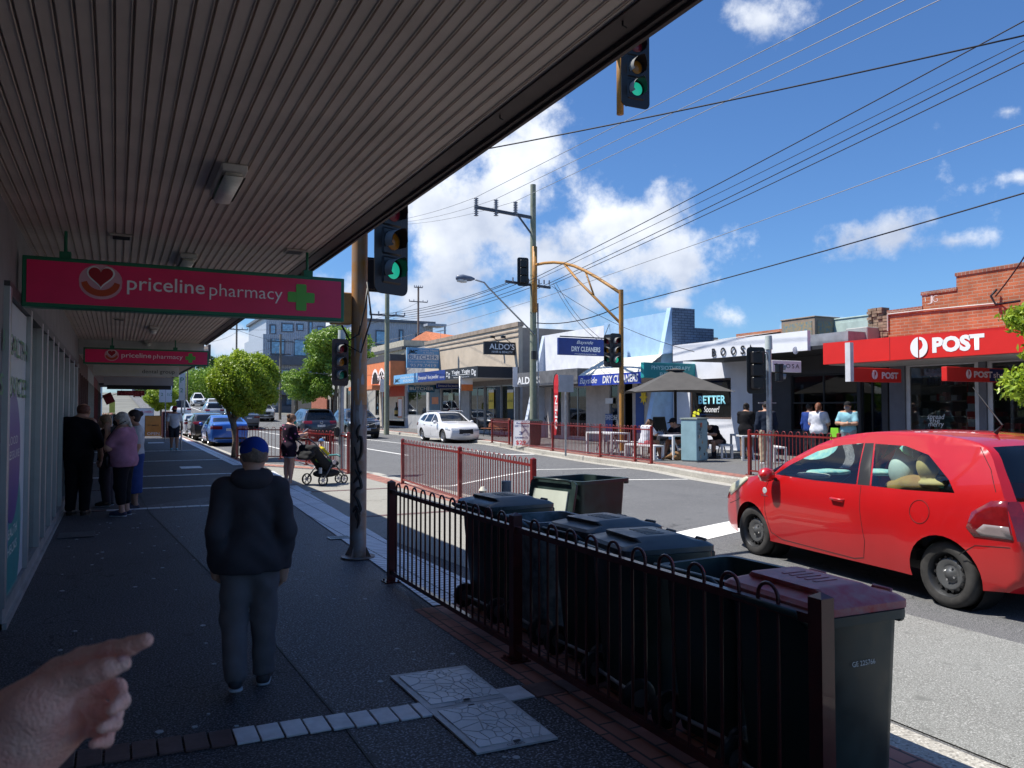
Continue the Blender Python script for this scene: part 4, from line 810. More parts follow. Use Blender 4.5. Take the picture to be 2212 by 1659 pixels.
for a, b, s in ((1055, 1066, 'LEASE'), (1095, 1108, 'LEASE')):
 p = decal(bt, a, b, 848, 883, yel, 'lease_poster', lift=-.02); decal(bt, a, b, 842, 848, M_LET, 'lease_poster_top', lift=-.02)
 Q = PX(a + 1, 868, FX); text(s, (FX, Q.y, Q.z), 'street', .12, (Q.y - yF(b - 1)), dk, bt, ext=-.012)
decal(bt, 962, 975, 825, 838, mat('tealposter', (.02, .3, .42), .5), 'window_poster', lift=-.02); decal(bt, 968, 978, 850, 865, mat('posterpale', (.5, .6, .45), .5), 'window_poster', lift=-.02)
# flat awning with three name boards
aws = thing('shop_awning', 'flat street awning with butcher, jeweller and dog groomer name boards', 'awning')
AXT = 17.0; Ya = PY(1032, 800, Yt0).x; ya0, ya1 = Yt0, PX(851, 815, AXT).y; za0, za1 = 3.32, 3.92
mb = MB(); mb.box((AXT + .002, ya0 + .002, za0), (FX, ya1, za1)); mb.build('canopy', mat('awning_black', (.025, .025, .028), .5, var=.1), aws, True)
mb = MB(); mb.box((AXT + .02, ya0 + .02, za0 - .03), (FX, ya1 - .02, za0 - .002)); mb.build('soffit', mat('soffit_cream', (.5, .46, .4), .8), aws, True)
def face(px0, px1, m, nm, txts, X=AXT):
 y0, y1 = PX(px0, 815, X).y, PX(px1, 815, X).y; w = y0 - y1; h = za1 - za0
 f = flat(rect(0, 0, w, h), (X, y0, za0), 'street', m, nm, aws, lift=.012)
 for s, a, b, hh, ww, mm, *k in txts: text(s, (X, y0 - a * w, za0 + b * h), 'street', hh * h, ww * w, mm, f, ext=.02, **(k[0] if k else {}))
 return f, y0, w, h
navy = mat('board_navy', (.012, .035, .21), .45); pale = mat('board_pale_blue', (.17, .40, .66), .45, var=.05)
face(851, 902, pale, 'name_board', [('JMC', .03, .18, .42, .25, dk, dict(bold=.02, shear=.2)), ('Quality Meats & Poultry', .30, .56, .22, .68, M_LET), ('9579.7419', .42, .15, .26, .4, M_LET)])
face(902, 962, navy, 'name_board', [('Emmanuel', .03, .25, .42, .33, M_LET, dict(shear=.4)), ('fine jeweller', .40, .25, .38, .38, M_LET), ('9525 1021', .82, .22, .16, .15, M_LET)])
f, y0, w, h = face(962, 1032.2, MATS['awning_black'], 'name_board', [('Yogie  Yogie', .22, .48, .34, .56, M_LET, dict(bold=.012)), ('Dg', .04, .28, .5, .12, M_LET, dict(bold=.01)), ('Dg', .83, .28, .5, .12, M_LET, dict(bold=.01)), ('fine pets grooming & supplies', .28, .1, .13, .48, M_LET)])
flat(rect(.22 * w, .33 * h, .78 * w, .37 * h), (AXT, y0, za0), 'street', M_LET, 'underline', f, lift=.02)
def box_sign(label, px0, px1, py0, py1, Y, m, txts, th=.14, frame=None, bracket=None):
 a = PY(px0, py1, Y); b = PY(px1, py0, Y); t = thing('projecting_sign', label, 'shop sign')
 mb = MB(); mb.box((a.x, Y, a.z), (b.x, Y + th, b.z)); p = mb.build('panel', m, t, True, bevel=.008)
 w, h = b.x - a.x, b.z - a.z
 for s, u, v, hh, ww, mm, *k in txts: text(s, (a.x + u * w, Y, a.z + v * h), 'walk', hh * h, ww * w, mm, p, ext=.008, **(k[0] if k else {}))
 if bracket:
  mb = MB(); mb.bar((a.x + .1, Y + th / 2, b.z + .06), (FX, Y + th / 2, b.z + .06), .05); mb.bar((b.x - .3, Y + th / 2, b.z + .05), (FX, Y + th / 2 + .01, b.z + .7), .02); mb.build('bracket', MATS['awning_black'], t, True)
 return t, p, a, w, h
t, p, a, w, h = box_sign('large pale blue butcher sign with phone number on the tan wall', 879, 949, 753, 794.5, yF(949), pale, [])
Yb = yF(949)
flat(rect(.02 * w, .42 * h, .98 * w, .68 * h), (a.x, Yb, a.z), 'walk', M_LET, 'white_band', p)
for s, u, v, hh, ww, mm, k in (('JMC', .04, .72, .17, .28, dk, dict(bold=.03, shear=.2)), ('Quality Meats', .38, .85, .10, .58, M_LET, {}), ('& Poultry', .50, .73, .09, .34, M_LET, {}), ('BUTCHER', .06, .45, .2, .88, mat('ink_blue', (.05, .22, .45), .5), dict(bold=.01)), ('Macelleria Italiana', .04, .27, .10, .92, M_LET, {}), ('9579.7419', .10, .07, .14, .8, M_LET, dict(bold=.01))): text(s, (a.x + u * w, Yb, a.z + v * h), 'walk', hh * h, ww * w, mm, p, ext=.012, **k)
box_sign("black ALDO'S hair and beauty sign with spotlights on the tan wall", 1046, 1114, 740, 765, Yt0 + .35, MATS['awning_black'], [("ALDO'S", .16, .42, .44, .8, M_LET, dict(bold=.01)), ('HAIR & BEAUTY', .24, .14, .16, .66, M_LET, {})])
for i, px in enumerate((1064, 1087)):
 p = PX(px, 728, FX - .6); sp = thing('spotlight', 'small floodlight on an arm above the black hair and beauty sign, %s one' % ('left' if i == 0 else 'right'), 'light', tuple(p))
 mb = MB(); mb.box((-.12, -.08, -.06), (.12, .08, .07)); mb.build('lamp_head', M_BLACK, sp, bevel=.01); mb = MB(); mb.bar((0, 0, 0), (FX - p.x, .1, -.35), .03); mb.build('arm', M_BLACK, sp)
t, p, a, w, h = box_sign('small blue BUTCHER board hanging below the pale blue name board', 882.5, 939, 832, 847, yF(945), mat('board_blue', (.04, .17, .30), .5), [('BUTCHER', .04, .3, .42, .92, M_LET, dict(bold=.02)), ('Meats & Meats', .2, .8, .16, .6, M_LET), ('& Poultry', .3, .04, .2, .36, M_LET)])
box_sign('small navy jeweller board hanging below the navy name board', 944, 992, 828.5, 838.5, yF(994), navy, [('Emmanuel fine jeweller', .06, .3, .45, .9, M_LET)])
# --- orange bottle shop and grey buildings further left
org = mat('orange_panel', (.66, .22, .09), .5, var=.08)
bo = thing('shop_building', 'orange fronted bottle shop with white arches beside the pole', 'building', (FX, yF(874), 0)); Yo0, Yo1 = Yt2 + .02, yF(820)
mb = MB(); wall_with_holes(mb, Yo0, Yo1, GZ, 3.4, [(yF(874), yF(826), GZ + .1, 3.0)]); mb.box((FX + .3, Yo0, 3.3), (FX + 10, Yo1, 3.5)); mb.build('wall', mat('beige_wall', (.45, .40, .33), .8), bo, True)
mb = MB(); mb.box((FX - 1.2, Yo0, 3.4), (FX + .25, Yo1, 5.6)); mb.build('fascia', org, bo, True); mb = MB(); mb.box((FX - 1.22, Yo0 - .01, 5.25), (FX + .2, Yo1, 5.75)); mb.build('parapet', mat('charcoal', (.07, .07, .075), .6), bo, True)
mb = MB(); mb.box((FX - 2.6, Yo0, 3.1), (FX - 1.21, Yo1, 3.4)); mb.build('canopy', org, bo, True)
cy = (yF(866) + yF(832)) / 2; X_ = FX - 1.2
for r0, r1, dx in ((.95, .78, -.75), (.95, .78, .95)):
 arch = [(r0 * math.cos(R(a_)), r0 * 1.25 * math.sin(R(a_))) for a_ in range(0, 181, 15)] + [(r1 * math.cos(R(a_)), r1 * 1.2 * math.sin(R(a_))) for a_ in range(180, -1, -15)]
 flat([(x_ + dx, z_) for x_, z_ in arch], (X_, cy, 3.6), 'street', M_LET, 'white_arch', bo, lift=.03)
 flat([(x_ * .8 + dx, z_ * .8) for x_, z_ in [(math.cos(R(a_)), 1.25 * math.sin(R(a_))) for a_ in range(0, 181, 15)]], (X_, cy, 3.6), 'street', mat('ink_black', (.02, .02, .02), .6), 'dark_arch', bo, lift=.012)
text("y's", (X_, cy - .3, 3.75), 'street', .7, 1.3, M_LET, bo, ext=.04, bold=.02); text('OOO', (FX - 2.6, cy + 1.0, 3.15), 'street', .2, 1.4, M_LET, bo, ext=.01)
dr = mat('dark_red_panel', (.45, .05, .02), .5); mb = MB(); mb.box((FX - .02, yF(874), 2.6), (FX + .1, yF(826), 3.4)); mb.build('red_band', dr, bo, True)
decal(bt if False else bo, 832, 872, 852, 908, mat('cream_display', (.62, .55, .42), .6), 'shop_display', X=FX + .1, lift=.0)
decal(bo, 859, 868.5, 859, 902, org, 'poster_frame', X=FX + .08, lift=.0); decal(bo, 860, 867.6, 862, 899, M_LET, 'poster_sheet', X=FX + .07, lift=.0)
bc = PX(856, 890, FX + .05); btl = MB(); q = .95
btl.lathe([(0, 0), (.16, .02), (.17, .5), (.15, .62), (.06, .78), (.055, 1.08), (.07, 1.1), (0, 1.12)], c=(FX, bc.y - .2, bc.z - .35)); btl.build('bottle_picture', mat('bottle_green', (.03, .03, .015), .2), bo, True, smooth=True)
mb = MB(); mb.cyl((FX, bc.y - .2, bc.z - .15), (FX, bc.y - .2, bc.z + .12), .176, n=16); mb.build('bottle_label', mat('label_gold', (.45, .32, .08), .5), bo, True)
interior(bo, yF(874), yF(826), GZ, 3.2)
bg_ = thing('grey_building', 'grey rendered shop building with tall dark windows left of the orange bottle shop', 'building', (FX, Yo1, 0)); Yg0, Yg1 = Yo1 + .02, yF(706)
hs = [(yF(a), yF(b), 1.1, 3.6) for a, b in ((819, 811), (793, 783), (778, 770), (757, 748), (738, 730), (722, 714))]
mb = MB(); wall_with_holes(mb, Yg0, Yg1, GZ, 5.4, hs); mb.box((FX + .25, Yg0, GZ), (FX + 12, Yg0 + .2, 5.3)); mb.box((FX + .25, Yg0 + .2, 5.0), (FX + 12, Yg1, 5.2)); mb.build('wall', mat('pale_grey_render', (.36, .35, .32), .85, var=.15), bg_, True)
for a, b, c, d in hs: window(bg_, a + .02, b - .02, c + .01, d - .02, fm=M_BLACK)
bb = thing('upstairs_building', 'two-storey beige building with black blinds behind the bottle shop', 'building', (24, 58, 0)); a = PX(819, 782, 24); b = PX(872, 738, 24)
mb = MB(); mb.box((24, b.y, 0), (34, a.y + 3, 8.1)); mb.build('wall', mat('beige_old', (.40, .37, .30), .85, var=.2), bb, True); mb = MB(); mb.box((23.8, b.y - .1, 7.2), (34, a.y + 3.1, 7.5)); mb.build('ledge', mat('charcoal', (.07, .07, .075), .6), bb, True)
for k in range(3):
 mb = MB(); mb.box((23.96, b.y + 1 + k * 2.2, 4.9), (24, b.y + 1.8 + k * 2.2, 6.6)); mb.build('window', M_BLACK, bb, True)
# house with the orange tiled roof
hr_ = thing('tiled_house', 'house with a hipped orange tiled roof behind the tan block', 'house', (27, 56, 0)); P_ = lambda x, y, X: PX(x, y, X)
e = P_(846, 752, 27); f_ = P_(941, 752, 27); ap = P_(903, 717, 31); y0, y1 = f_.y, e.y; ze = P_(900, 750, 27).z; ym = ap.y
mb = MB(); mb.box((27.4, y0 + .4, 0), (37, y1 - .4, ze)); mb.build('wall', mat('beige_old', (.4, .37, .3), .85), hr_, True)
mb = MB(); A, B_, C_, D_, E_, F_ = (26.9, y0, ze), (26.9, y1, ze), (37.5, y1, ze), (37.5, y0, ze), (31.5, ym - 1.2, ap.z), (33, ym + 1.2, ap.z); mb.add([A, B_, C_, D_, E_, F_], [(0, 4, 5, 1), (1, 5, 2), (2, 5, 4, 3), (3, 4, 0), (0, 1, 2, 3)])
mb.build('roof', wave_bump('terracotta', (.52, .17, .07), 5.5, .8, 1.0, 'Z', .08, var=.3), hr_, True)
# --- grey stepped apartment block far behind
apm = wave_bump('zinc_cladding', (.46, .49, .54), 1.2, .5, .8, 'X', .1, .3); apd = mat('apartment_dark', (.12, .13, .15), .5);
def apartment(label, px0, px1, pyt, Y, z_low, recess=0):
 a = PY(px0, pyt, Y); b = PY(px1, pyt, Y); t = thing('apartment_block', label, 'apartment building', (a.x, Y, 0)); top = a.z; x0, x1 = a.x, b.x
 mb = MB(); mb.box((x0, Y, z_low), (x1, Y + 16, top)); mb.build('wall', apm, t, True)
 mb = MB(); mb.box((x0 - .4, Y - .3, top), (x1 + .3, Y + 16, top + .35)); mb.build('roof', apd, t, True)
 return t, x0, x1, top
t, x0, x1, top = apartment('tall zinc-clad apartment block behind the trees, left part', 575, 704, 684, 112, 8.0)
r_ = random.Random(2)
for k, (u, v, w, h) in enumerate([(.06, .62, .1, .22), (.25, .68, .2, .2), (.50, .72, .12, .16), (.70, .45, .07, .5), (.84, .6, .12, .25), (.1, .1, .2, .3), (.45, .1, .2, .3), (.75, .1, .12, .25)]):
 W_ = x1 - x0; H_ = top - 8; mb = MB(); mb.box((x0 + u * W_, 111.9, 8 + v * H_), (x0 + (u + w) * W_, 111.99, 8 + (v + h) * H_)); f = mb.build('window', apd, t, True); mb = MB(); mb.box((x0 + u * W_ + .15, 111.84, 8 + v * H_ + .15), (x0 + (u + w) * W_ - .15, 111.88, 8 + (v + h) * H_ - .2)); mb.build('pane', mat('apt_glass', (.25, .38, .5), .08, .3, var=.3), f, True)
t2 = thing('apartment_block', 'lower dark storeys of the apartment block with glass balconies above the round tree', 'apartment building', (17, 108, 0))
A = PY(560, 716, 108); B_ = PY(704, 700, 108)
for k, (zz, x_, c) in enumerate(((A.z - 4.2, A.x + .5, apm), (A.z - 8.2, A.x + 1.2, apm), (1, A.x + 2.5, apd))):
 mb = MB(); mb.box((x_, 108 + (0), zz), (B_.x, 125, zz + 3.9)); mb.build('storey', c, t2, True)
 mb = MB(); mb.box((x_ - .6, 106.6, zz - .2), (B_.x, 108, zz + .95)); mb.build('balcony', apd if k != 1 else mat('apt_grey', (.16, .17, .19), .5), t2, True)
 for q in range(4):
  xx = x_ + 1 + q * 3; mb = MB(); mb.box((xx, 107.9, zz + 1.1), (xx + 1.8, 107.98, zz + 3.3)); f = mb.build('window', apd, t2, True); mb = MB(); mb.box((xx + .12, 107.86, zz + 1.2), (xx + 1.68, 107.895, zz + 3.2)); mb.build('pane', MATS['apt_glass'], f, True)
t, x0, x1, top = apartment('long zinc-clad apartment block seen over the tan shops', 760, 935, 692, 100, 2.0)
W_ = x1 - x0
for u, w, v, h in ((.1, .1, .6, .25), (.28, .16, .72, .18), (.57, .05, .72, .2), (.78, .1, .75, .14), (.30, .16, .42, .2)):
 H_ = top - 2; mb = MB(); mb.box((x0 + u * W_, 99.9, 2 + v * H_), (x0 + (u + w) * W_, 99.99, 2 + (v + h) * H_)); f = mb.build('window', apd, t, True); mb = MB(); mb.box((x0 + u * W_ + .15, 99.84, 2.2 + v * H_), (x0 + (u + w) * W_ - .15, 99.88, 2 + (v + h) * H_ - .2)); mb.build('pane', MATS['apt_glass'], f, True)
mb = MB(); mb.box((x1 - 1.5, 98, top - .4), (x1 + 1.2, 100.5, top - .1)); mb.box((x1 + .9, 98, 6), (x1 + 1.1, 98.2, top - .4)); mb.build('canopy_frame', apm, t, True)
# --- hair salon and dry cleaner: white and blue painted upper walls with slanted fins
Yw0, Yw1, Yw2 = yF(1449), yF(1305), yF(1174); ZW = zF(1305, 703)
wp = mat('white_paint_old', (.70, .71, .74), .8, var=.09, vscale=2.5, bump=.3, bscale=9); bp = mat('blue_paint_old', (.32, .49, .70), .8, var=.12, vscale=2, bump=.3, bscale=7)
XFL, XFR = PY(1129, 908, Yw2).x, PY(1390, 905, Yw0).x; print('fin', XFL, XFR)
bw_ = thing('salon_building', "white painted hair salon building with slanted fin wall right of the utility pole", 'building', (FX, Yw1, 0))
mb = MB(); mb.box((FX, Yw1 + .005, 3.3), (FX + .3, Yw2, ZW)); mb.box((FX + .3, Yw1 + .3, 4.3), (FX + 12, Yw2, 4.4)); mb.build('wall', wp, bw_, True)
mb = MB(); mb.add([(FX + .3, Yw2 + .15, ZW), (FX, Yw2 + .15, ZW), (XFL, Yw2 + .15, GZ), (FX + .3, Yw2 + .15, GZ), (FX + .3, Yw2 - .12, ZW), (FX, Yw2 - .12, ZW), (XFL, Yw2 - .12, GZ), (FX + .3, Yw2 - .12, GZ)], [(0, 1, 2, 3), (7, 6, 5, 4), (0, 4, 5, 1), (1, 5, 6, 2), (2, 6, 7, 3), (3, 7, 4, 0)]); mb.build('fin_wall', mat('fin_bluegrey', (.52, .58, .68), .8), bw_, True)
mb = MB(); X_ = 17.8; za, zb = 2.75, 3.42; mb.box((X_, Yw1 - .5, za), (FX, Yw2 - .13, zb)); mb.build('canopy', mat('fascia_grey', (.12, .12, .125), .6, var=.25, vscale=3, detail=8), bw_, True)
Q = PX(1139, 826, X_); text("ALDO'S", (X_, Yw2 - .4, za + .12), 'street', .34, 2.3, M_LET, bw_, ext=.01, bold=.03)
Hs = [(yF(1245), yF(1228), GZ + .05, 2.7), (yF(1224), yF(1196), GZ + .3, 2.7), (yF(1190), yF(1178), GZ + .05, 2.7)]
Hs = [(yF(1213), yF(1191), .25, 2.72), (yF(1266), yF(1238), .25, 2.72)]
mb = MB(); wall_with_holes(mb, Yw1 + .35, Yw2 - .13, GZ, 3.29, [(max(yF(1266), Yw1 + .5), yF(1226), .3, 2.7), (yF(1212), yF(1190), .3, 2.7)]); mb.build('shopfront', mat('cream_front', (.50, .46, .43), .8), bw_, True)
window(bw_, max(yF(1266), Yw1 + .5) + .01, yF(1226) - .01, .31, 2.69, nx=2, nz=1); window(bw_, yF(1212) + .01, yF(1190) - .01, .31, 2.69)
interior(bw_, Yw1 + .4, yF(1190), GZ, 3.1, m=mat('salon_room', (.2, .2, .2), .9), shelves=5, stock=[(.5, .4, .35), (.05, .05, .05), (.3, .1, .1), (.4, .4, .4)])
bs = decal(bw_, 1161, 1175, 851, 888, mat('ink_black', (.02, .02, .02), .6), 'menu_board', X=FX - .02)
for i, s in enumerate(("ALDO'S", 'Hair Salon')): text(s, (FX - .02, yF(1162), zF(1168, 857 + i * 4, FX)), 'street', .1, .8, M_LET, bs, ext=.02)
q = PX(1167.5, 870, FX - .02); flat(circ(0, 0, .26), q, 'street', M_LET, 'round_logo', bs, lift=.02); text('9570 1525', (FX - .02, yF(1162), zF(1168, 886, FX)), 'street', .1, .8, M_LET, bs, ext=.02)
for i, pts in enumerate(([(1163, 892), (1168, 890), (1164, 903), (1170, 905)], [(1171, 892), (1176, 890), (1172, 900), (1180, 908)], [(1168, 908), (1173, 893), (1178, 906), (1182, 898)])):
 mb = MB(); mb.tube([(FX - .015, yF(x_), zF(x_, y_)) for x_, y_ in pts], .022, 5); mb.build('graffiti', mat('spray_black', (.02, .02, .02), .6), bw_, True)
bd = thing('dry_cleaner_building', 'blue painted dry cleaner building with slanted pale blue fin and stepped brick side wall', 'building', (FX, Yw0, 0))
mb = MB(); mb.box((FX + .01, Yw0 + .16, 3.3), (FX + .3, Yw1, ZW + .12)); mb.box((FX + .3, Yw0 + .3, 4.3), (FX + 12, Yw1 + .25, 4.38)); mb.build('wall', bp, bd, True)
mb = MB(); ya_, yb_ = Yw0 - .1, Yw0 + .15
for dX, mm, nm in ((0, mat('fin_paleblue', (.42, .60, .82), .75), 'fin_wall'),):
 mb.add([(FX + .3, yb_, ZW + .25), (FX - .05, yb_, ZW + .25), (XFR, yb_, GZ), (FX + .3, yb_, GZ), (FX + .3, ya_, ZW + .25), (FX - .05, ya_, ZW + .25), (XFR, ya_, GZ), (FX + .3, ya_, GZ)], [(0, 1, 2, 3), (7, 6, 5, 4), (0, 4, 5, 1), (1, 5, 6, 2), (2, 6, 7, 3), (3, 7, 4, 0)]); mb.build(nm, mm, bd, True)
bx1, bx2 = PY(1496, 674, Yw0).x, PY(1537, 710, Yw0).x; zs2 = PY(1500, 709, Yw0).z
mb = MB(); mb.box((FX + .01, Yw0 - .13, 3.0), (bx1, Yw0 + .2, ZW + .25)); mb.box((bx1 + .002, Yw0 - .13, 3.0), (bx2, Yw0 + .2, zs2)); mb.build('brick_side', brick_mat('blue_brick', (.17, .22, .29), (.20, .25, .33), (.08, .10, .14), .30, .105, .012, axis='X'), bd, True)
Hs = [(yF(1334), yF(1326), .25, 2.7), (yF(1292), yF(1272), .3, 2.7), (yF(1316), yF(1302), 1.0, 2.7)]
mb = MB(); wall_with_holes(mb, Yw0 + .16, Yw1 + .34, GZ, 3.29, [(yF(1366), yF(1340), .25, 2.75), (yF(1334), yF(1316), .25, 2.75), (yF(1390), yF(1378), .9, 2.75)]); mb.build('shopfront', mat('cream_front', (.5, .46, .43), .8), bd, True)
window(bd, yF(1334) + .01, yF(1316) - .01, .26, 2.74, name='door'); window(bd, yF(1390) + .01, yF(1378) - .01, .91, 2.74)
interior(bd, Yw0 + .3, Yw1, GZ, 3.1)
decal(bd, 1374, 1392, 835, 935, mat('pillar_navy', (.03, .08, .28), .6), 'navy_pillar', lift=.02); decal(bd, 1308, 1324, 860, 872, M_LET, 'notice', lift=.01)
ms = decal(bd, 1308, 1324, 894, 935, mat('pillar_navy', (.03, .08, .28), .6), 'special_poster', lift=.012)
for i, s in enumerate(('MONTHLY', 'SPECIAL')): text(s, (FX, yF(1309), zF(1315, 902 + 5 * i, FX)), 'street', .13, .95, M_LET, bd, ext=.03)
star = [((.28 if k % 2 == 0 else .15) * math.cos(R(k * 22.5)), (.28 if k % 2 == 0 else .15) * 1.2 * math.sin(R(k * 22.5))) for k in range(16)]
flat(star, PX(1390, 858, FX - .05), 'street', mat('star_yellow', (.8, .6, .02), .5), 'yellow_star', bd)
# dry cleaner's sloping awning
X_ = 17.6; yv0, yv1 = PX(1385, 815, X_).y, PX(1249, 815, X_).y; z0_, z1_ = 2.62, 3.06
ad = thing('sloping_awning', 'white sloping awning with blue dry cleaners valance', 'awning'); zt = 3.75
mb = MB(); mb.add([(X_, yv0, z1_), (X_, yv1, z1_), (FX - .9, yv1 - .25, zt), (FX - .9, yv0, zt), (FX, yv1 - .3, zt + .1), (FX, yv0, zt + .1)], [(0, 3, 2, 1), (3, 5, 4, 2)]); mb.add([(X_, yv1, z1_), (FX, yv1, z1_), (FX, yv1 - .3, zt + .1), (FX - .9, yv1 - .25, zt)], [(0, 1, 2, 3)]); mb.build('canvas', mat('canvas_white', (.66, .63, .55), .85, var=.1), ad, True)
vl = mat('valance_blue', (.02, .05, .36), .6, var=.06); w = yv1 - yv0; v = flat(rect(0, 0, w, z1_ - z0_), (X_, yv1, z0_), 'street', vl, 'valance', ad, depth=.012)
text('Bayside', (X_, yv1 - .03 * w, z0_ + .10), 'street', .25, w * .30, M_LET, v, ext=.012, shear=.35, bold=.004); text('DRY CLEANERS', (X_, yv1 - .42 * w, z0_ + .08), 'street', .29, w * .54, M_LET, v, ext=.012, shear=.12, bold=.03)
t, p, a, w, h = box_sign('blue dry cleaners sign box hanging from a brown beam on the white wall', 1207, 1318, 734, 766, yF(1319), navy, [('Bayside', .34, .68, .2, .32, M_LET, dict(shear=.35)), ('DRY CLEANERS', .24, .24, .28, .56, M_LET, dict(bold=.03)), ('www.baysidedrycleaners.com.au', .30, .05, .09, .42, M_LET, {})], bracket=True)
t, p, a, w, h = box_sign('teal physiotherapy sign behind the market umbrella', 1391, 1502, 786, 816, yF(1503), mat('board_teal', (.015, .26, .27), .5), [('PHYSIOTHERAPY', .14, .55, .26, .76, mat('letter_aqua', (.45, .75, .75), .5), dict(bold=.015)), ('REHAB', .3, .12, .26, .4, mat('letter_aqua', (.45, .75, .75), .5), dict(bold=.01))], th=.2)
# --- physiotherapy white wall
Yp0, Yp1 = yF(1625), Yw0 - .14
bph = thing('physiotherapy_building', 'white painted shop wall with dark BETTER Sooner window behind the cafe tables', 'building', (FX, Yp0, 0))
hb = (yF(1579), yF(1490), zF(1535, 905), zF(1535, 818)); mb = MB(); wall_with_holes(mb, Yp0, Yp1, GZ, 4.1, [hb]); mb.build('wall', mat('white_wall', (.70, .72, .77), .8, var=.07, vscale=1.5, bump=.2, bscale=12), bph, True)
window(bph, hb[0] + .01, hb[1] - .01, hb[2] + .01, hb[3] - .01, fm=mat('brown_frame', (.09, .06, .05), .5), fw=.06, glass=glass_mat('dark_window', (.3, .3, .3), .01, .75, .02)); interior(bph, Yp0 + .1, Yp1 - .1, GZ, 3)
W_ = hb[1] - hb[0]; wo = lambda u, v: (FX + .07, hb[1] - u * W_, hb[2] + v * (hb[3] - hb[2]))
text('BETTER', wo(.19, .38), 'street', .30, W_ * .66, mat('letter_sky', (.30, .72, .85), .5), bph, bold=.03, ext=.01, name='window_lettering'); text('Sooner!', wo(.32, .17), 'street', .22, W_ * .38, M_LET, bph, shear=.25, ext=.012, bold=.01, name='window_lettering')
for i, (u, v) in enumerate(((.06, .06), (.09, .14), (.16, .12), (.21, .20))):
 q = wo(u, v); flat([(.11 * math.cos(R(a_)), .08 * math.sin(R(a_))) for a_ in range(-40, 200, 20)], q, 'street', mat('lemon', (.75, .75, .05), .5), 'yellow_footprint', bph)
# --- dark restaurant with white fascia
AWB = 17.3; fb = thing('restaurant_building', 'dark restaurant front under a sweeping white fascia', 'building', (FX, 16, 0))
yb0, yb1 = PX(1744, 740, AWB).y, PX(1453.5, 765, AWB).y; zb0, zb1 = PX(1740, 757, AWB).z, PX(1740, 714, AWB).z
mb = MB(); mb.box((AWB, yb0, zb0), (AWB + .12, yb1, zb1)); fs = mb.build('fascia', mat('fascia_white', (.76, .77, .80), .35, var=.03), fb, True)
Yr0 = yF(1917); mb = MB(); mb.box((AWB + .12, Yr0, zb0 + .02), (FX + .3, yb1, zb0 + .12)); mb.build('soffit', mat('soffit_black', (.03, .03, .033), .7), fb, True)
mb = MB(); mb.box((AWB + 1.0, Yr0 + .3, zb0 + .13), (FX + .25, yb0 + 1, zb1 - .02)); mb.build('grey_flashing', mat('flashing', (.30, .31, .33), .6, .3, var=.2), fb, True)
w = yb1 - yb0
for i, (c, px) in enumerate((('B', 1544), ('O', 1562.5), ('O', 1584.5), ('S', 1606), ('A', 1623))):
 text(c, (AWB, PX(px - 5, 750, AWB).y, 3.36 + .0 * i), 'street', .26, .19 if c != 'O' else .24, mat('letter_black', (.02, .02, .025), .5), fs, ext=.03, bold=.035, name='letter')
hr = [(yF(1905), yF(1858), .22, 2.75), (yF(1852), yF(1708), .95, 2.75)]
mb = MB(); wall_with_holes(mb, Yr0, Yp0 - .005, GZ, zb0 + .02, hr); mb.box((FX + .25, Yr0, GZ), (FX + 12, Yr0 + .15, 3.9)); mb.box((FX + .25, Yr0 + .15, 3.7), (FX + 12, Yp0, 3.8)); mb.build('wall', mat('charcoal_wall', (.055, .055, .06), .8, var=.15), fb, True)
window(fb, hr[1][0] + .01, hr[1][1] - .01, .96, 2.74, fm=M_BLACK, nx=2, nz=2); window(fb, hr[0][0] + .01, hr[0][1] - .01, .23, 2.74, fm=M_BLACK, name='door', nx=2)
interior(fb, Yr0 + .2, Yp0 - .3, GZ, 3, shelves=4, stock=[(.35, .3, .25), (.5, .5, .5), (.15, .1, .06)])
box_sign('small white restaurant sign hanging behind the signal head', 1668, 1731, 780, 803, 15.9, M_LET, [('BOOSA', .12, .35, .38, .8, MATS['letter_black'], dict(spacing=1.4))])
o = flat(circ(0, 0, .11), PX(1718, 757, AWB - .05), 'walk', MATS['fascia_white'], 'fascia_lamp', fb)
# corrugated roof, low brick box and roof plant
cr_ = thing('corrugated_roof', 'white corrugated metal roof behind the restaurant', 'roof'); a = PX(1537, 722, 24); b = PX(1612, 735, 24)
mb = MB(); mb.add([(23, b.y, 4.6), (23, a.y, 4.6), (27, a.y, 5.2), (27, b.y, 5.2)], [(0, 1, 2, 3)]); mb.box((23.1, b.y, 3.5), (27, a.y, 4.55)); mb.build('roof_sheet', wave_bump('corrugated_white', (.6, .6, .58), 4, .5, 1, 'Y', .05), cr_, True)
def roof_unit(label, px0, px1, py0, py1, X, body, louv=None):
 a = PX(px0, py1, X); b = PX(px1, py0, X); z0_, z1_ = a.z - .8, PX(px0, py0, X).z; t = thing('air_conditioner', label, 'air conditioner', (X, b.y, z0_)); W_ = a.y - b.y; H_ = z1_ - z0_
 mb = MB(); mb.box((0, 0, 0), (1.3, W_, H_)); mb.box((-.03, -.03, H_), (1.33, W_ + .03, H_ + .05)); mb.build('casing', body, t, bevel=.01)
 for nm, q0, q1 in (('louvre_panel', (-.02, W_ * .08, H_ * .35), (-.002, W_ * .92, H_ * .9)), ('louvre_panel', (.12, -.02, H_ * .35), (1.18, -.002, H_ * .9))):
  mb = MB(); mb.box(q0, q1); mb.build(nm, louv or body, t)
 return t
roof_unit('brown evaporative cooler with honeycomb pads on the restaurant roof', 1688, 1760, 694, 727, 23.5, mat('cooler_brown', (.27, .21, .16), .7), mat('cooler_pad', (.38, .25, .10), .8, col2=(.12, .22, .26), vscale=9))
roof_unit('pale green box air conditioner on the roof beside the brick parapet', 1798, 1889, 692, 727, 24.5, mat('plant_green', (.42, .52, .48), .6))
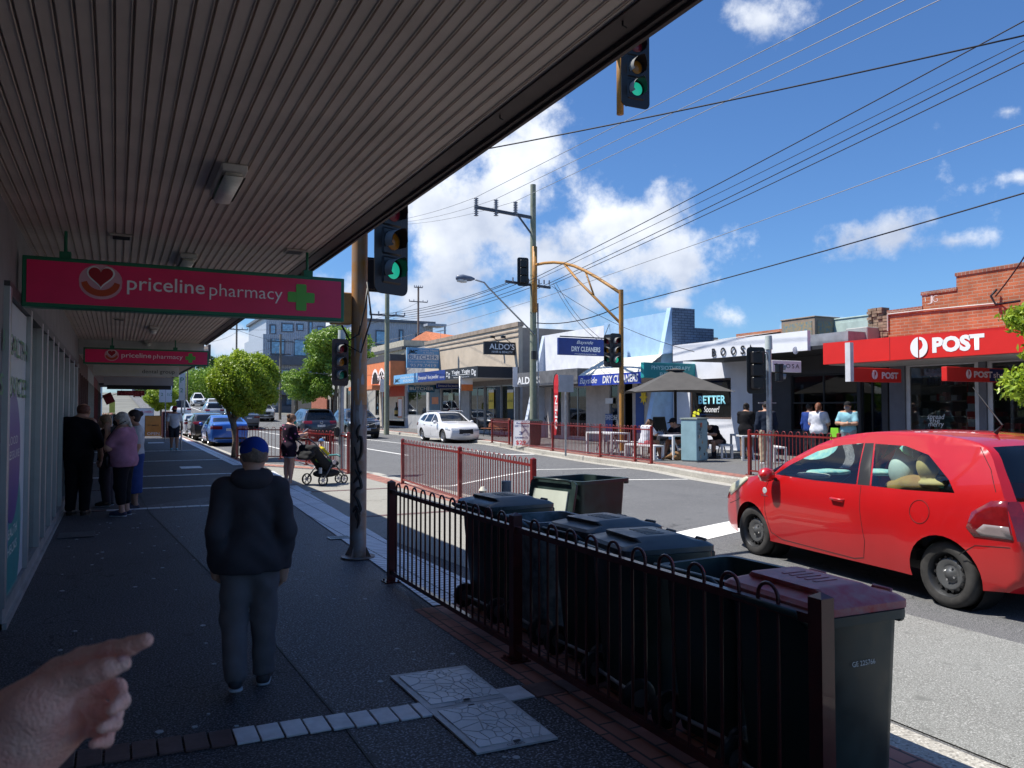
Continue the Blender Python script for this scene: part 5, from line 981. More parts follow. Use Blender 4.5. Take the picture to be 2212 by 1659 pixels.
lb = thing('brick_roof_box', 'low brick roof box behind the white fascia', 'roof structure'); mb = MB(); a = PX(1590, 722, 26); b = PX(1700, 722, 26); mb.box((26, b.y, 3.5), (28, a.y, a.z)); mb.build('wall', brick_mat('red_brick', (.32, .090, .036), (.40, .125, .05), (.33, .22, .15), .26, .085, .011, axis='Y'), lb, True)
# --- post office
po = thing('post_office', 'red brick post office with stepped parapet and bright red awning', 'building', (FX, 12, 0)); RB = MATS['red_brick']; Yq = yF(1921)
ys_ = [Yq, yF(1995), yF(2070), 3.0]; zs_ = [zF(1955, 673), zF(2030, 633), zF(2070, 598) + .02]
mb = MB()
for i in range(3): mb.box((FX, ys_[i + 1], 3.0), (FX + .3, ys_[i], zs_[i]))
mb.build('parapet_wall', RB, po, True)
mb = MB()
for i in range(3): mb.box((FX - .03, ys_[i + 1] - .02, zs_[i]), (FX + .33, ys_[i] + .02, zs_[i] + .09))
mb.build('coping', brick_mat('coping_brick', (.22, .08, .05), (.28, .1, .06), (.3, .24, .2), .11, .2, .01, axis='Y'), po, True)
hq = [(yF(2114), yF(1954), .75, 2.95), (3.2, yF(2130), .3, 2.95)]; mb = MB(); wall_with_holes(mb, 3.0, Yq, GZ, 2.999, hq); mb.box((FX + .3, Yq - .2, GZ), (FX + 11, Yq, 4.0)); mb.box((FX + .3, 3, 3.9), (FX + 11, Yq - .2, 4.0)); mb.build('wall', mat('slate_wall', (.14, .145, .17), .7), po, True)
wf = mat('frame_white', (.55, .56, .58), .5)
window(po, hq[0][0] + .01, hq[0][1] - .01, .76, 2.94, fm=wf, fw=.12, nx=1, glass=glass_mat('post_glass', (.8, .85, .85), .01, .12, .02)); window(po, hq[1][0], hq[1][1] - .01, .31, 2.94, fm=wf, fw=.12, nx=2, glass=glass_mat('post_glass'))
interior(po, 3.2, Yq - .3, GZ, 3, m=mat('post_room', (.45, .40, .34), .9), shelves=5, stock=[(.55, .5, .2), (.5, .06, .05), (.6, .6, .6), (.35, .2, .1)])
pr = mat('post_red', (.62, .022, .016), .4, var=.03); mb = MB(); mb.box((FX + .45, hq[0][0] + .6, 2.1), (FX + .5, hq[0][1] - 1.5, 2.4)); mb.build('red_banner', pr, po, True)
mb = MB(); mb.box((FX + .4, hq[0][0] + .1, .8), (FX + .6, hq[0][0] + .55, 2.1)); mb.build('display_stand', mat('stand_grey', (.5, .5, .5), .5), po, True)
for i in range(3): mb = MB(); mb.box((FX + .39, hq[0][0] + .08, 1.0 + i * .4), (FX + .395, hq[0][0] + .57, 1.2 + i * .4)); mb.build('red_leaflet', pr, po, True)
decal(po, 1966, 1990, 828, 880, mat('map_poster', (.16, .14, .10), .6, col2=(.3, .2, .12)), 'window_poster', X=FX + .12)
text('spread', (FX + .05, yF(2000), zF(2010, 905)), 'street', .14, .5, M_LET, po, shear=.2, ext=.01); text('the', (FX + .05, yF(2006), zF(2010, 913)), 'street', .12, .28, M_LET, po, shear=.2, ext=.01); text('merry', (FX + .05, yF(2002), zF(2010, 921)), 'street', .14, .45, M_LET, po, shear=.2, ext=.01)
q = PX(1903, 870, FX - .1)
AWP = 17.3; zp0, zp1 = PX(1778, 787.5, AWP).z, PX(1778, 741.5, AWP).z; yp1 = PX(1778, 760, AWP).y
pa = thing('post_awning', 'bright red post office awning with white lettering', 'awning')
mb = MB(); mb.box((AWP, 3, zp0), (FX - .002, yp1, zp1)); mb.build('fascia', pr, pa, True)
mb = MB(); mb.box((AWP + .1, 3, zp0 - .025), (FX - .01, yp1 - .1, zp0 - .003)); mb.build('soffit', mat('soffit_tan', (.42, .40, .38), .7), pa, True)
mb = MB(); y_ = PX(1922, 750, AWP).y; mb.box((AWP - .002, y_ - .008, zp0), (AWP, y_ + .008, zp1)); mb.build('seam', mat('seam_dark', (.2, .01, .01), .5), pa, True)
yl0, yl1 = PX(2014, 745, AWP).y, PX(2127, 745, AWP).y; text('POST', (AWP, yl0, zp0 + .14), 'street', .33, yl0 - yl1, M_LET, pa, ext=.006, bold=.055)
def post_logo(o, frame, r_, m, parent):
 flat([(0.04 * r_ - 0, -r_)] + [(r_ * .92 * math.cos(R(a_)), r_ * math.sin(R(a_))) for a_ in range(-80, 85, 10)] + [(.04 * r_, r_), (.04 * r_, .75 * r_), (.3 * r_, .62 * r_), (.42 * r_, .2 * r_), (.3 * r_, -.1 * r_), (.04 * r_, -.3 * r_)], o, frame, m, 'horn_logo', parent, lift=.02)
 flat([(-.1 * r_, r_)] + [(r_ * .92 * math.cos(R(a_)), r_ * math.sin(R(a_))) for a_ in range(100, 265, 10)] + [(-.1 * r_, -r_)], o, frame, m, 'horn_logo', parent, lift=.02)
q = PX(1986, 745, AWP); post_logo((AWP, q.y, (zp0 + zp1) / 2 - .02), 'street', .25, M_LET, pa)
def post_board(label, px0, px1, py0, py1, Y, txt, blue=False):
 t, p, a, w, h = box_sign(label, px0, px1, py0, py1, Y, pr, [])
 pl = mat('letter_pink', (.72, .50, .50), .5); post_logo((a.x + w * (.46 if not blue else .30), Y, a.z + h * .52), 'walk', h * .33, pl, p)
 if blue:
  flat(rect(w * .62, .02, w - .01, h - .02), (a.x, Y, a.z), 'walk', mat('post_navy', (.02, .02, .09), .5), 'navy_part', p, lift=.005)
  text('POST', (a.x + w * .38, Y, a.z + h * .32), 'walk', h * .42, w * .28, pl, p, ext=.012, bold=.05); text('shop', (a.x + w * .67, Y, a.z + h * .32), 'walk', h * .42, w * .24, pl, p, ext=.014, bold=.01)
 else: text('POST', (a.x + w * .60, Y, a.z + h * .28), 'walk', h * .44, w * .33, pl, p, ext=.012, bold=.05)
 return t
post_board('small red post sign hanging under the awning beside the dark pillar', 1836, 1947, 797, 824, 13.4, 'POST'); post_board('red and navy post shop sign hanging under the awning at the right', 2046, 2190, 797, 823, 11.6, 'POST', True)
mb = MB(); a = PY(1835, 824, 13.38); mb.box((a.x, 13.35, a.z), (a.x + .12, 13.5, a.z + .95)); tag(mb.build('white_post_bracket', wf), 'white vertical strip at the left end of the small red post sign', 'bracket')
text('7', (FX - .02, PX(1901, 800, FX).y, 2.95), 'street', .2, .13, mat('number_cream', (.7, .65, .4), .5), po, ext=.01)
# conduit, cable box and painted tag on the parapet
mb = MB(); mb.tube([(FX - .04, yF(x_), zF(x_, y_)) for x_, y_ in ((1922, 679), (2000, 670), (2150, 656), (2160, 655))], .022, 6); mb.tube([(FX - .04, yF(1922), zF(1922, 679)), (FX - .04, yF(1922), zF(1922, 715))], .022, 6); mb.build('conduit', mat('conduit_grey', (.5, .47, .42), .6), po, True)
for ch, x_ in (('T', 2001), ('J', 2011), ('G', 2022)): text(ch, (FX, yF(x_ - 4), zF(x_, 652)), 'street', .19, .15, mat('chalk_white', (.6, .55, .52), .8), po, ext=.006, bold=-.01)
mb = MB(); a = PX(1884, 722, FX - .3); mb.box((FX - .5, a.y - .0, 3.6), (FX + .1, a.y + .75, 4.0)); tag(mb.build('vent_box', mat('vent_galv', (.36, .36, .34), .5, .3), bevel=.02), 'grey metal vent cowl on the wall top left of the brick parapet', 'vent')
rc = thing('rough_brick_pier', 'rough broken brick pier between the restaurant and the post office', 'brick pier'); r_ = random.Random(4); mb = MB()
for k in range(60):
 z = 3.3 + (k // 4) * .085; y = Yq + .02 + (k % 4) * .17 + r_.uniform(-.01, .01)
 if z > 4.5 - .25 * (k % 4 == 0): continue
 mb.box((FX + r_.uniform(-.04, .02), y, z), (FX + .3, y + .155, z + .075))
mb.build('bricks', mat('old_brick', (.24, .17, .12), .95, var=.4, vscale=6), rc, True)
# ------------------------------------------------------------------ hooped pedestrian fences
def fence(label, posts, z=0.0, H=1.0, group='maroon hooped pedestrian fences', sp=.112, post_h=None, m=None, bulge=None):
 m = m or M_MAROON; t = thing('pedestrian_fence', label, 'fence', (posts[0][0], posts[0][1], z), 0, group); o = Vector((posts[0][0], posts[0][1], 0)); P_ = [Vector((x, y, 0)) - o for x, y in posts]
 for p in P_:
  mb = MB(); mb.box((p.x - .033, p.y - .033, 0), (p.x + .033, p.y + .033, H - .02)); mb.add([(p.x - .033, p.y - .033, H - .02), (p.x + .033, p.y - .033, H - .02), (p.x + .033, p.y + .033, H - .02), (p.x - .033, p.y + .033, H - .02), (p.x, p.y, H)], [(0, 1, 4), (1, 2, 4), (2, 3, 4), (3, 0, 4)])
  pp = mb.build('post', m, t); mb = MB(); mb.box((p.x - .075, p.y - .075, .004), (p.x + .075, p.y + .075, .014))
  for a, b in ((-1, -1), (1, 1), (1, -1), (-1, 1)): mb.cyl((p.x + a * .055, p.y + b * .055, .014), (p.x + a * .055, p.y + b * .055, .03), .01, n=6)
  mb.build('base_plate', m, pp)
 zr, zb = H - .11, .10
 for a, b in zip(P_, P_[1:]):
  d = (b - a); L_ = d.length; d = d.normalized(); nn = Vector((d.y, -d.x, 0))
  off = (lambda s_: nn * (bulge * math.sin(math.pi * s_) if bulge else 0))
  n = int((L_ - .12) / sp); n -= n % 2; n = max(n, 2); x0 = (L_ - (n - 1) * sp) / 2
  seg = 8 if bulge else 1
  for nm, zz in (('top_rail', zr), ('bottom_rail', zb)):
   mb = MB()
   for k in range(seg): q0 = a + d * (.03 + (L_ - .06) * k / seg) + off(k / seg); q1 = a + d * (.03 + (L_ - .06) * (k + 1) / seg) + off((k + 1) / seg); mb.bar(q0 + Vector((0, 0, zz)), q1 + Vector((0, 0, zz)), .036, .036)
   mb.build(nm, m, t)
  mb = MB()
  for k in range(0, n, 2):
   p = a + d * (x0 + k * sp) + off(k / n); q = a + d * (x0 + (k + 1) * sp) + off((k + 1) / n); c = (p + q) / 2; r_ = (q - p).length / 2; e = (q - p).normalized()
   pts = [p + Vector((0, 0, zb)), p + Vector((0, 0, H - .02 - r_))] + [c + e * (-r_ * math.cos(R(w))) + Vector((0, 0, H - .02 - r_ + r_ * math.sin(R(w)))) for w in range(20, 180, 20)] + [q + Vector((0, 0, H - .02 - r_)), q + Vector((0, 0, zb))]
   mb.tube(pts, .0085, 6, caps=False)
  mb.build('hooped_bars', m, t, smooth=True)
 return t
fence('long maroon hooped fence in shade directly in front of the row of wheelie bins', [(2.40, 7.38), (2.40, 4.72), (2.395, 2.16)], 0, .985, m=mat('shaded_maroon', (.075, .012, .012), .35, var=.3, vscale=6, coat=.3))  # same maroon paint, darkened so its colour carries the shade
fence('sunlit maroon hooped fence of two bays standing beyond the wheelie bins at the road edge', [(5.72, 16.8), (5.45, 12.9), (5.10, 9.5)], 0, 1.01)
fence('maroon hooped fence with a bent panel behind the woman with the stroller', [(3.62, 27.6), (4.85, 26.6), (5.05, 23.6), (5.2, 21.3), (5.32, 19.9)], 0, 1.08, bulge=.12)
fence('maroon hooped fence on the far kerb in front of the cafe tables', [(14.55, 28.9), (14.0, 24.6), (13.55, 20.8), (13.3, 18.6), (13.2, 17.7)], .15, 1.05)
fence('maroon hooped fence behind the folding sign and green bin on the far side', [(14.9, 31.6), (14.75, 29.6)], .15, 1.05)
fence('maroon hooped fence on the far kerb behind the red hatchback', [(13.02, 13.74), (12.75, 11.0), (12.6, 8.3), (12.5, 5.6)], .15, 1.05)
# ------------------------------------------------------------------ wheelie bins
BG = mat('bin_green', (.018, .034, .032), .42, var=.25, vscale=6, rvar=.12); BL = mat('bin_lid_blue', (.06, .075, .082), .38, var=.3, vscale=5, rvar=.12); BR_ = mat('bin_lid_red', (.42, .03, .045), .45, var=.3, vscale=14, col2=(.40, .20, .20), rvar=.15)
BW = mat('worn_bin', (.05, .08, .09), .6, col2=(.20, .24, .26), vscale=11, var=.5)
def wheelie(label, loc, rz, lid='closed', lidm=None, w=.48, d=.53, H=.93, group='wheelie bins lined up behind the fence', body=None, ident=None):
 body = body or BG; t = thing('wheelie_bin', label, 'wheelie bin', loc, rz, group); zr = H - .09
 def ring(f, z, ox=0, th=0): return [(x + ox, y, z) for x, y in rrect(d * f - th, w * f - th, .06 * f, 3)]
 lv = [(.78, .03, .02), (.80, .06, .02), (.93, zr - .16, .0), (.95, zr - .03, 0), (.97, zr, 0)]; rows = [ring(f, z, ox) for f, z, ox in lv]; n = len(rows[0]); mb = MB()
 mb.v = [p for r_ in rows for p in r_]; mb.f = [(i * n + k, i * n + (k + 1) % n, (i + 1) * n + (k + 1) % n, (i + 1) * n + k) for i in range(len(rows) - 1) for k in range(n)] + [tuple(reversed(range(n)))]
 # inner skin so that an open bin is hollow
 k0 = len(mb.v); inn = [ring(.93, zr + .02, 0, 0), ring(.88, zr - .2, 0, 0), ring(.74, .08, .02, 0)]; mb.v += [p for r_ in inn for p in r_]
 mb.f += [(k0 + i * n + (k + 1) % n, k0 + i * n + k, k0 + (i + 1) * n + k, k0 + (i + 1) * n + (k + 1) % n) for i in range(2) for k in range(n)] + [tuple(range(k0 + 2 * n, k0 + 3 * n))]; mb.mi = [0] * len(mb.f)
 b = mb.build('body', body, t, smooth=True, auto=40)
 mb = MB(); out = ring(1.06, zr - .012); o2 = ring(1.06, zr + .024); i2 = ring(.93, zr + .024); i1 = ring(.93, zr - .012)
 mb.v = out + o2 + i2 + i1; mb.f = [(j * n + k, j * n + (k + 1) % n, ((j + 1) % 4) * n + (k + 1) % n, ((j + 1) % 4) * n + k) for j in range(4) for k in range(n)]; mb.mi = [0] * len(mb.f); mb.build('rim', body, t, smooth=True, auto=35)
 mb = MB(); mb.box((d * .50, -w * .44, zr - .045), (d * .585, w * .44, zr + .02)); mb.build('front_grip', body, t, bevel=.01)
 for y_ in (-.12, 0, .12):
  mb = MB(); mb.box((d * .455, y_ - .006, zr - .22), (d * .49, y_ + .006, zr - .05)); mb.build('rib', body, t)
 mb = MB(); mb.tube([(-d * .52, -w * .40, zr - .02), (-d * .66, -w * .38, zr + .035), (-d * .66, w * .38, zr + .035), (-d * .52, w * .40, zr - .02)], .014, 8); mb.build('handle', body, t, smooth=True)
 mb = MB(); mb.cyl((-d * .40, -w * .46, .1), (-d * .40, w * .46, .1), .011, n=8); mb.build('axle', M_GALV, t)
 for sy in (-1, 1):
  mb = MB(); mb.lathe([(0, -.022), (.085, -.022), (.1, -.012), (.1, .012), (.085, .022), (0, .022)], c=(-d * .40, sy * w * .50, .1), axis='Y', n=18); wh = mb.build('wheel', M_BLACK, t, smooth=True, auto=40)
  mb = MB(); mb.lathe([(.0, -.026), (.05, -.026), (.05, .026), (0, .026)], c=(-d * .40, sy * w * .50, .1), axis='Y', n=10); mb.build('hub', mat('hub_grey', (.1, .1, .1), .5), wh)
 if lid:
  lm = lidm or BL; mb = MB(); W_, D_ = w * 1.03, d * 1.10
  def lr(f, fy, z, ox=0): return [(x + ox, y, z) for x, y in rrect(D_ * f, W_ * fy, .05 * f, 3)]
  L4 = [lr(1, 1, zr + .026), lr(1.0, 1.0, zr + .055), lr(.93, .92, zr + .072, -.005), lr(.60, .80, zr + .088, -.0), lr(.55, .66, zr + .112, -.03), lr(.45, .55, zr + .114, -.03)]
  mb.v = [p for r_ in L4 for p in r_]; mb.f = [(i * n + k, i * n + (k + 1) % n, (i + 1) * n + (k + 1) % n, (i + 1) * n + k) for i in range(len(L4) - 1) for k in range(n)] + [tuple(range((len(L4) - 1) * n, len(L4) * n)), tuple(reversed(range(n)))]; mb.mi = [0] * len(mb.f)
  M = Matrix.Identity(4)
  if lid == 'open': M = Matrix.Translation((-d * .60, 0, zr + .03)) @ Matrix.Rotation(R(-258), 4, 'Y') @ Matrix.Translation((d * .56, 0, -zr - .03))
  mb.v = [tuple(M @ Vector(p)) for p in mb.v]; l = mb.build('lid', lm, t, smooth=True, auto=30)
  for y_ in (-W_ * .30, W_ * .30): mb = MB(); mb.tube([M @ Vector(p) for p in ((D_ * .40, y_ - .05, zr + .055), (D_ * .44, y_ - .045, zr + .082), (D_ * .44, y_ + .045, zr + .082), (D_ * .40, y_ + .05, zr + .055))], .008, 6); mb.build('lid_grip', lm, l, smooth=True)
  mb = MB()
  for q in range(5): mb.box((-.07, -.10 + q * .045, zr + .1145), (.05, -.08 + q * .045, zr + .117))
  mb.v = [tuple(M @ Vector(p)) for p in mb.v]; mb.build('embossing', lm, l)
  if lid == 'open':
   mb = MB(); mb.box((-.30, -.26, zr + .008), (.30, .26, zr + .024)); mb.v = [tuple(M @ Vector(p)) for p in mb.v]; mb.build('lid_inside', mat('lid_inner', (.50, .54, .46), .6), l)
 if ident: text(ident[0], ident[1], ident[2], ident[3], m=mat('stamp_white', (.6, .62, .6), .6), parent=t, world=False, ext=.002, name='stamped_number')
 return t
ZB = .0
wheelie('green wheelie bin with a scuffed red lid nearest the camera, stamped GE 225766', (2.68, 2.47, ZB), R(-3), 'closed', BR_, w=.58, d=.45, H=.935, ident=('GE 225766', (-.06, -.275, .66), ((1, 0, 0), (0, .07, 1)), .020))
wheelie('open-topped dark wheelie bin between the red lid bin and the blue-grey lids', (2.82, 3.12, ZB), R(3), None, w=.52, d=.50)
wheelie('wheelie bin with blue-grey lid, nearer of the two overlapping lids in the row', (2.82, 3.82, ZB), R(-6), 'closed', w=.52, d=.54, H=.93)
wheelie('wheelie bin with blue-grey lid, farther of the two overlapping lids in the row', (2.95, 4.48, ZB), R(4), 'closed', w=.50, d=.56)
wheelie('open wheelie bin with scratched pale inner rim in the middle of the row', (2.93, 5.20, ZB), R(-3), None, w=.52, d=.50, body=BW)
wheelie('wheelie bin with blue-grey lid at the far end of the row', (2.90, 5.90, ZB), R(2), 'closed', w=.60, d=.56, H=.94)
wheelie('large open wheelie bin with its pale-lined lid hanging back, standing apart near the road', (4.62, 7.45, .0), R(14), 'open', BG, w=.68, d=.74, H=.98, group='loose wheelie bins', ident=None)
wheelie('green wheelie bin standing by the utility pole on the far footpath', tuple(G(1152, 962, .15)), R(-100), 'closed', BG, w=.58, d=.7, H=1.05, group='loose wheelie bins')
mb = MB(); g = Vector((3.75, 6.35, 0)); mb.cyl((3.95, 8.0, 0), (3.95, 8.0, .86), .055, n=16); tag(mb.build('bollard', mat('bollard_grey', (.16, .19, .22), .6)), 'short grey round bollard between the hooped fence and the open bin', 'bollard')
mb = MB(); mb.cyl((3.52, 7.7, 0), (3.52, 7.7, .80), .03, n=12); mb.cyl((3.52, 7.7, .80), (3.52, 7.7, .84), .045, .02, n=12); tag(mb.build('capped_post', mat('cap_cream', (.6, .58, .5), .5)), 'thin post with a cream cap just left of the cardboard sheet', 'post')
mb = MB(); a = Vector((3.9, 7.75, .0)); mb.add([a, a + Vector((.25, -.15, 0)), a + Vector((.3, -.12, .72)), a + Vector((.08, -.03, .60)), a + Vector((0, .02, .012)), a + Vector((.25, -.135, .012)), a + Vector((.3, -.105, .72)), a + Vector((.08, -.015, .61))], [(0, 1, 2, 3), (7, 6, 5, 4), (0, 4, 5, 1), (1, 5, 6, 2), (2, 6, 7, 3), (3, 7, 4, 0)]); tag(mb.build('cardboard_sheet', mat('cardboard', (.42, .38, .34), .8, var=.1)), 'torn pale cardboard sheet leaning beside the large open bin', 'cardboard')
# ------------------------------------------------------------------ traffic signals
M_SIG = mat('signal_black', (.014, .014, .016), .4, var=.15); M_YEL = mat('rusty_yellow', (.46, .22, .035), .55, col2=(.30, .15, .05), vscale=7, var=.3, rvar=.1); M_VIS = mat('visor_glare', (.26, .26, .25), .4)  # visors are black; sky glare on their outside is painted in as grey
def lens(c, on):
 k = (c, on); cols = {'red': (.15, .01, .02), 'amber': (.26, .10, .008), 'green': (.01, .16, .11)}
 return mat('lens_%s_%s' % k, cols[c], .25, var=0, emit={'red': (1, .03, .03), 'amber': (1, .4, .02), 'green': (.03, .75, .5)}[c] if on else None, estr=.25)
def signal(label, loc, rz, on='green', s=1.0, board=True, n=3, group='traffic signal heads', back=False, s_amb=False):
 t = thing('traffic_signal', label, 'traffic light', loc, rz, group, scale=s)
 if board:
  mb = MB(); mb.prism([(x, z) for x, z in rrect(.50, n * .33 + .22, .09, 5)], (0, -.03, 0), (1, 0, 0), (0, 0, 1), .012); mb.build('backboard', M_SIG, t)
 for k in range(n):
  z = (n - 1) * .165 - k * .33; c = ['red', 'amber', 'green'][k] if n == 3 else ['red', 'green'][k]
  mb = MB(); mb.box((-.15, -.05, z - .155), (.15, .12, z + .155)); h = mb.build('housing', M_SIG, t, bevel=.02)
  mb = MB(); mb.lathe([(0, -.075), (.06, -.072), (.10, -.055)], c=(0, 0, z), axis='Y', n=20); mb.build('lens', lens(c, on == c or (s_amb and c == 'amber')), h, smooth=True)
  mb = MB(); n_ = 15; out = [];
  for ring_, (r0, dep0) in enumerate(((.125, -.05), (.122, -.27))):
   for q in range(n_):
    a_ = R(-35 + 250 * q / (n_ - 1)); dd = dep0 if ring_ == 0 else dep0 + .10 * abs(math.cos(a_)) * (1 if math.sin(a_) > -.2 else 1.2)
    out.append((r0 * math.cos(a_), dd, z + r0 * math.sin(a_)))
  inn = [(x * .96, y, z + (zz - z) * .96) for x, y, zz in out]
  f1 = [(q, q + 1, q + 1 + n_, q + n_) for q in range(n_ - 1)]; mb.add(out, f1); mb.build('visor', M_VIS, h, smooth=True)
  mb = MB(); mb.add(inn, [tuple(reversed(f)) for f in f1]); mb.build('visor_lining', M_SIG, h, smooth=True)
 mb = MB(); mb.cyl((0, .12, n * .165 - .02), (0, .24, n * .165 - .02), .02, n=8); mb.cyl((0, .12, -n * .165 + .02), (0, .24, -n * .165 + .02), .02, n=8); mb.build('bracket', M_SIG, t)
 return t
py = PY(1375, 158, 9.05)
tp = thing('signal_pole', 'thick rusty yellow traffic signal pole with black graffiti beside the pink sign', 'pole', (2.45, 8.73, 0))
mb = MB(); mb.tube([(0, 0, 0), (0, 0, 1.72)], .092, 20); low = mb.build('pole', mat('bare_metal', (.27, .28, .30), .5, .35, col2=(.24, .15, .10), vscale=5, var=.3, rvar=.1), t_ := tp, smooth=True, auto=50)
mb = MB(); mb.tube([(0, 0, 1.70), (0, 0, 6.2)], .090, 20); mb.build('painted_pole', mat('flaking_yellow', (.44, .19, .03), .55, col2=(.34, .27, .22), vscale=4, var=.3, detail=9), tp, smooth=True, auto=50)
r_ = random.Random(9); mb = MB()
for k in range(12):
 a_ = R(r_.uniform(190, 320)); z = r_.uniform(1.5, 2.6); w_, h_ = r_.uniform(.12, .3), r_.uniform(.05, .14)
 pts = [(.0935 * math.cos(a_ + w_ * math.cos(q)), .0935 * math.sin(a_ + w_ * math.cos(q) * (1 + .3 * math.sin(2 * q + k))), z + h_ * math.sin(q) * (1 + .25 * math.sin(3 * q + k))) for q in [2 * math.pi * i / 12 for i in range(12)]]
 mb = MB(); mb.add(pts, [tuple(range(12))]); mb.build('paint_patch', mat('patch_grey', (.33, .33, .34), .6, .2, var=.2), tp)
mb = MB(); mb.cyl((0, 0, .012), (0, 0, .024), .19, n=24); mb.build('base_flange', low.data.materials[0], tp)
for k in range(4): a_ = R(45 + 90 * k); mb = MB(); d_ = Vector((math.cos(a_), math.sin(a_), 0)); mb.add([d_ * .1, d_ * .18, d_ * .1 + Vector((0, 0, .14)), d_ * .1 + Vector((-d_.y, d_.x, 0)) * .01], [(0, 1, 2)]); mb.build('gusset', low.data.materials[0], tp)
mb = MB()
for pts in ([(-60, 1.30), (-35, 1.36), (-30, 1.2), (-55, 1.1), (-75, 1.12)], [(-80, 1.25), (-50, 1.0), (-35, .96), (-70, .88), (-85, .84)], [(-75, 1.0), (-45, .92), (-30, .8), (-60, .78), (-80, .70)], [(-85, .72), (-55, .66), (-35, .55), (-65, .50), (-40, .38)], [(-40, 1.5), (-60, 1.42), (-50, 1.33)], [(-70, .60), (-45, .45), (-60, .33)], [(-88, .52), (-60, .58), (-35, .48)]):
 P2 = []; n_ = len(pts)
 for i in range(n_ - 1):
  p0, p1, p2, p3 = pts[max(i - 1, 0)], pts[i], pts[i + 1], pts[min(i + 2, n_ - 1)]
  for q in range(6):
   f = q / 6; a0, zz_ = [.5 * (2 * p1[j] + (p2[j] - p0[j]) * f + (2 * p0[j] - 5 * p1[j] + 4 * p2[j] - p3[j]) * f * f + (3 * p1[j] - p0[j] - 3 * p2[j] + p3[j]) * f ** 3) for j in (0, 1)]; a_ = R(a0 - 55); P2.append((.094 * math.cos(a_), .094 * math.sin(a_), zz_))
 mb.tube(P2, [.006 + .014 * math.sin(math.pi * (i + .5) / len(P2)) for i in range(len(P2))], 5)
mb.build('graffiti', mat('spray_black', (.02, .02, .02), .6), tp)
mb = MB(); mb.tube([(0, 0, 5.6), (.6, .03, 6.15), (1.8, .1, 6.5), (3.78, .27, 6.62)], [.07, .065, .06, .055], 12); mb.build('mast_arm', M_YEL, tp, smooth=True)
mb = MB(); mb.tube([(3.78, .3, 6.9), (3.78, .3, 5.78)], .05, 12); mb.build('drop_pipe', M_YEL, tp, smooth=True)
mb = MB(); mb.box((-.33, -.05, 2.62), (-.1, .05, 2.98)); mb.build('junction_box', M_YEL, tp, bevel=.01)
mb = MB(); mb.tube([(.07, -.11, 3.1), (.02, -.15, 2.8), (-.05, -.16, 2.5), (-.15, -.14, 2.44), (-.22, -.08, 2.6)], .012, 6); mb.tube([(.05, -.13, 3.1), (.1, -.14, 2.7), (-.02, -.14, 2.3), (-.2, -.1, 2.4)], .010, 6); mb.build('cable', M_BLACK, tp, smooth=True)
signal('overhead traffic signal showing green at the end of the mast arm, top of the picture', (6.44, 8.98, py.z + .02), R(-2), 'green', s=.93)
pn = PY(834, 540, 8.75); signal('large traffic signal on the rusty yellow pole with its green lamp lit', (pn.x - .05, 8.45, pn.z + .03), R(24), 'green', s=.98)
mb = MB(); a = PY(818, 622, 8.95); mb.box((a.x - .22, 8.9, a.z - .05), (a.x + .2, 9.0, a.z + .35)); tag(mb.build('signal_backboard', M_SIG, bevel=.03, seg=3), 'second black signal board showing just under the large signal head', 'traffic light')
# grey pole beside the stroller
g = Vector((5.23, 20.29, 0)); sp_ = thing('signal_pole', 'galvanised signal pole behind the stroller with a push-button box', 'pole', tuple(g))
mb = MB(); mb.tube([(0, 0, 0), (0, 0, 3.68)], .068, 14); mb.build('pole', M_GALV, sp_, smooth=True, auto=50); mb = MB(); mb.cyl((0, 0, 3.45), (0, 0, 3.72), .10, .09, n=14); mb.build('cap', mat('cap_pale', (.5, .55, .52), .5), sp_, smooth=True, auto=50)
mb = MB(); mb.box((-.17, -.08, .95), (-.07, .08, 1.2)); mb.build('push_button', M_BLACK, sp_, bevel=.02)
signal('unlit traffic signal on the galvanised pole, half hidden by the rusty yellow pole', (5.12, 20.05, 2.86), R(20), None, s=1.0)
# far right pole
sp2 = thing('signal_pole', 'galvanised signal pole in front of the white restaurant fascia', 'pole', (13.07, 13.17, .15)); mb = MB(); mb.tube([(0, 0, 0), (0, 0, 3.1)], .062, 14); mb.build('pole', M_GALV, sp2, smooth=True, auto=50)
mb = MB(); mb.cyl((0, 0, 2.85), (0, 0, 3.16), .085, .075, n=14); mb.build('cap', MATS['cap_pale'], sp2, smooth=True, auto=50)
mb = MB(); mb.bar((-.32, 0, 2.78), (.05, 0, 2.78), .03); mb.bar((-.32, 0, 1.65), (.2, 0, 1.65), .03); mb.build('bracket', M_GALV, sp2)
mb = MB(); mb.tube([(-.22, .05, 2.5), (-.15, .1, 2.2), (-.05, .1, 2.15), (.1, .05, 2.3)], .012, 6); mb.build('cable', mat('cable_grey', (.4, .42, .38), .6), sp2)
q = PY(1634, 800, 13.2); signal('black signal head seen from behind on the pole before the white fascia', (q.x, 13.2, q.z), R(160), None, s=.86)
q = PY(1686, 806, 13.2); signal('pedestrian signal box with its own visors right of the galvanised pole', (q.x - .12, 13.1, q.z), R(80), None, s=.62, board=False, n=2)
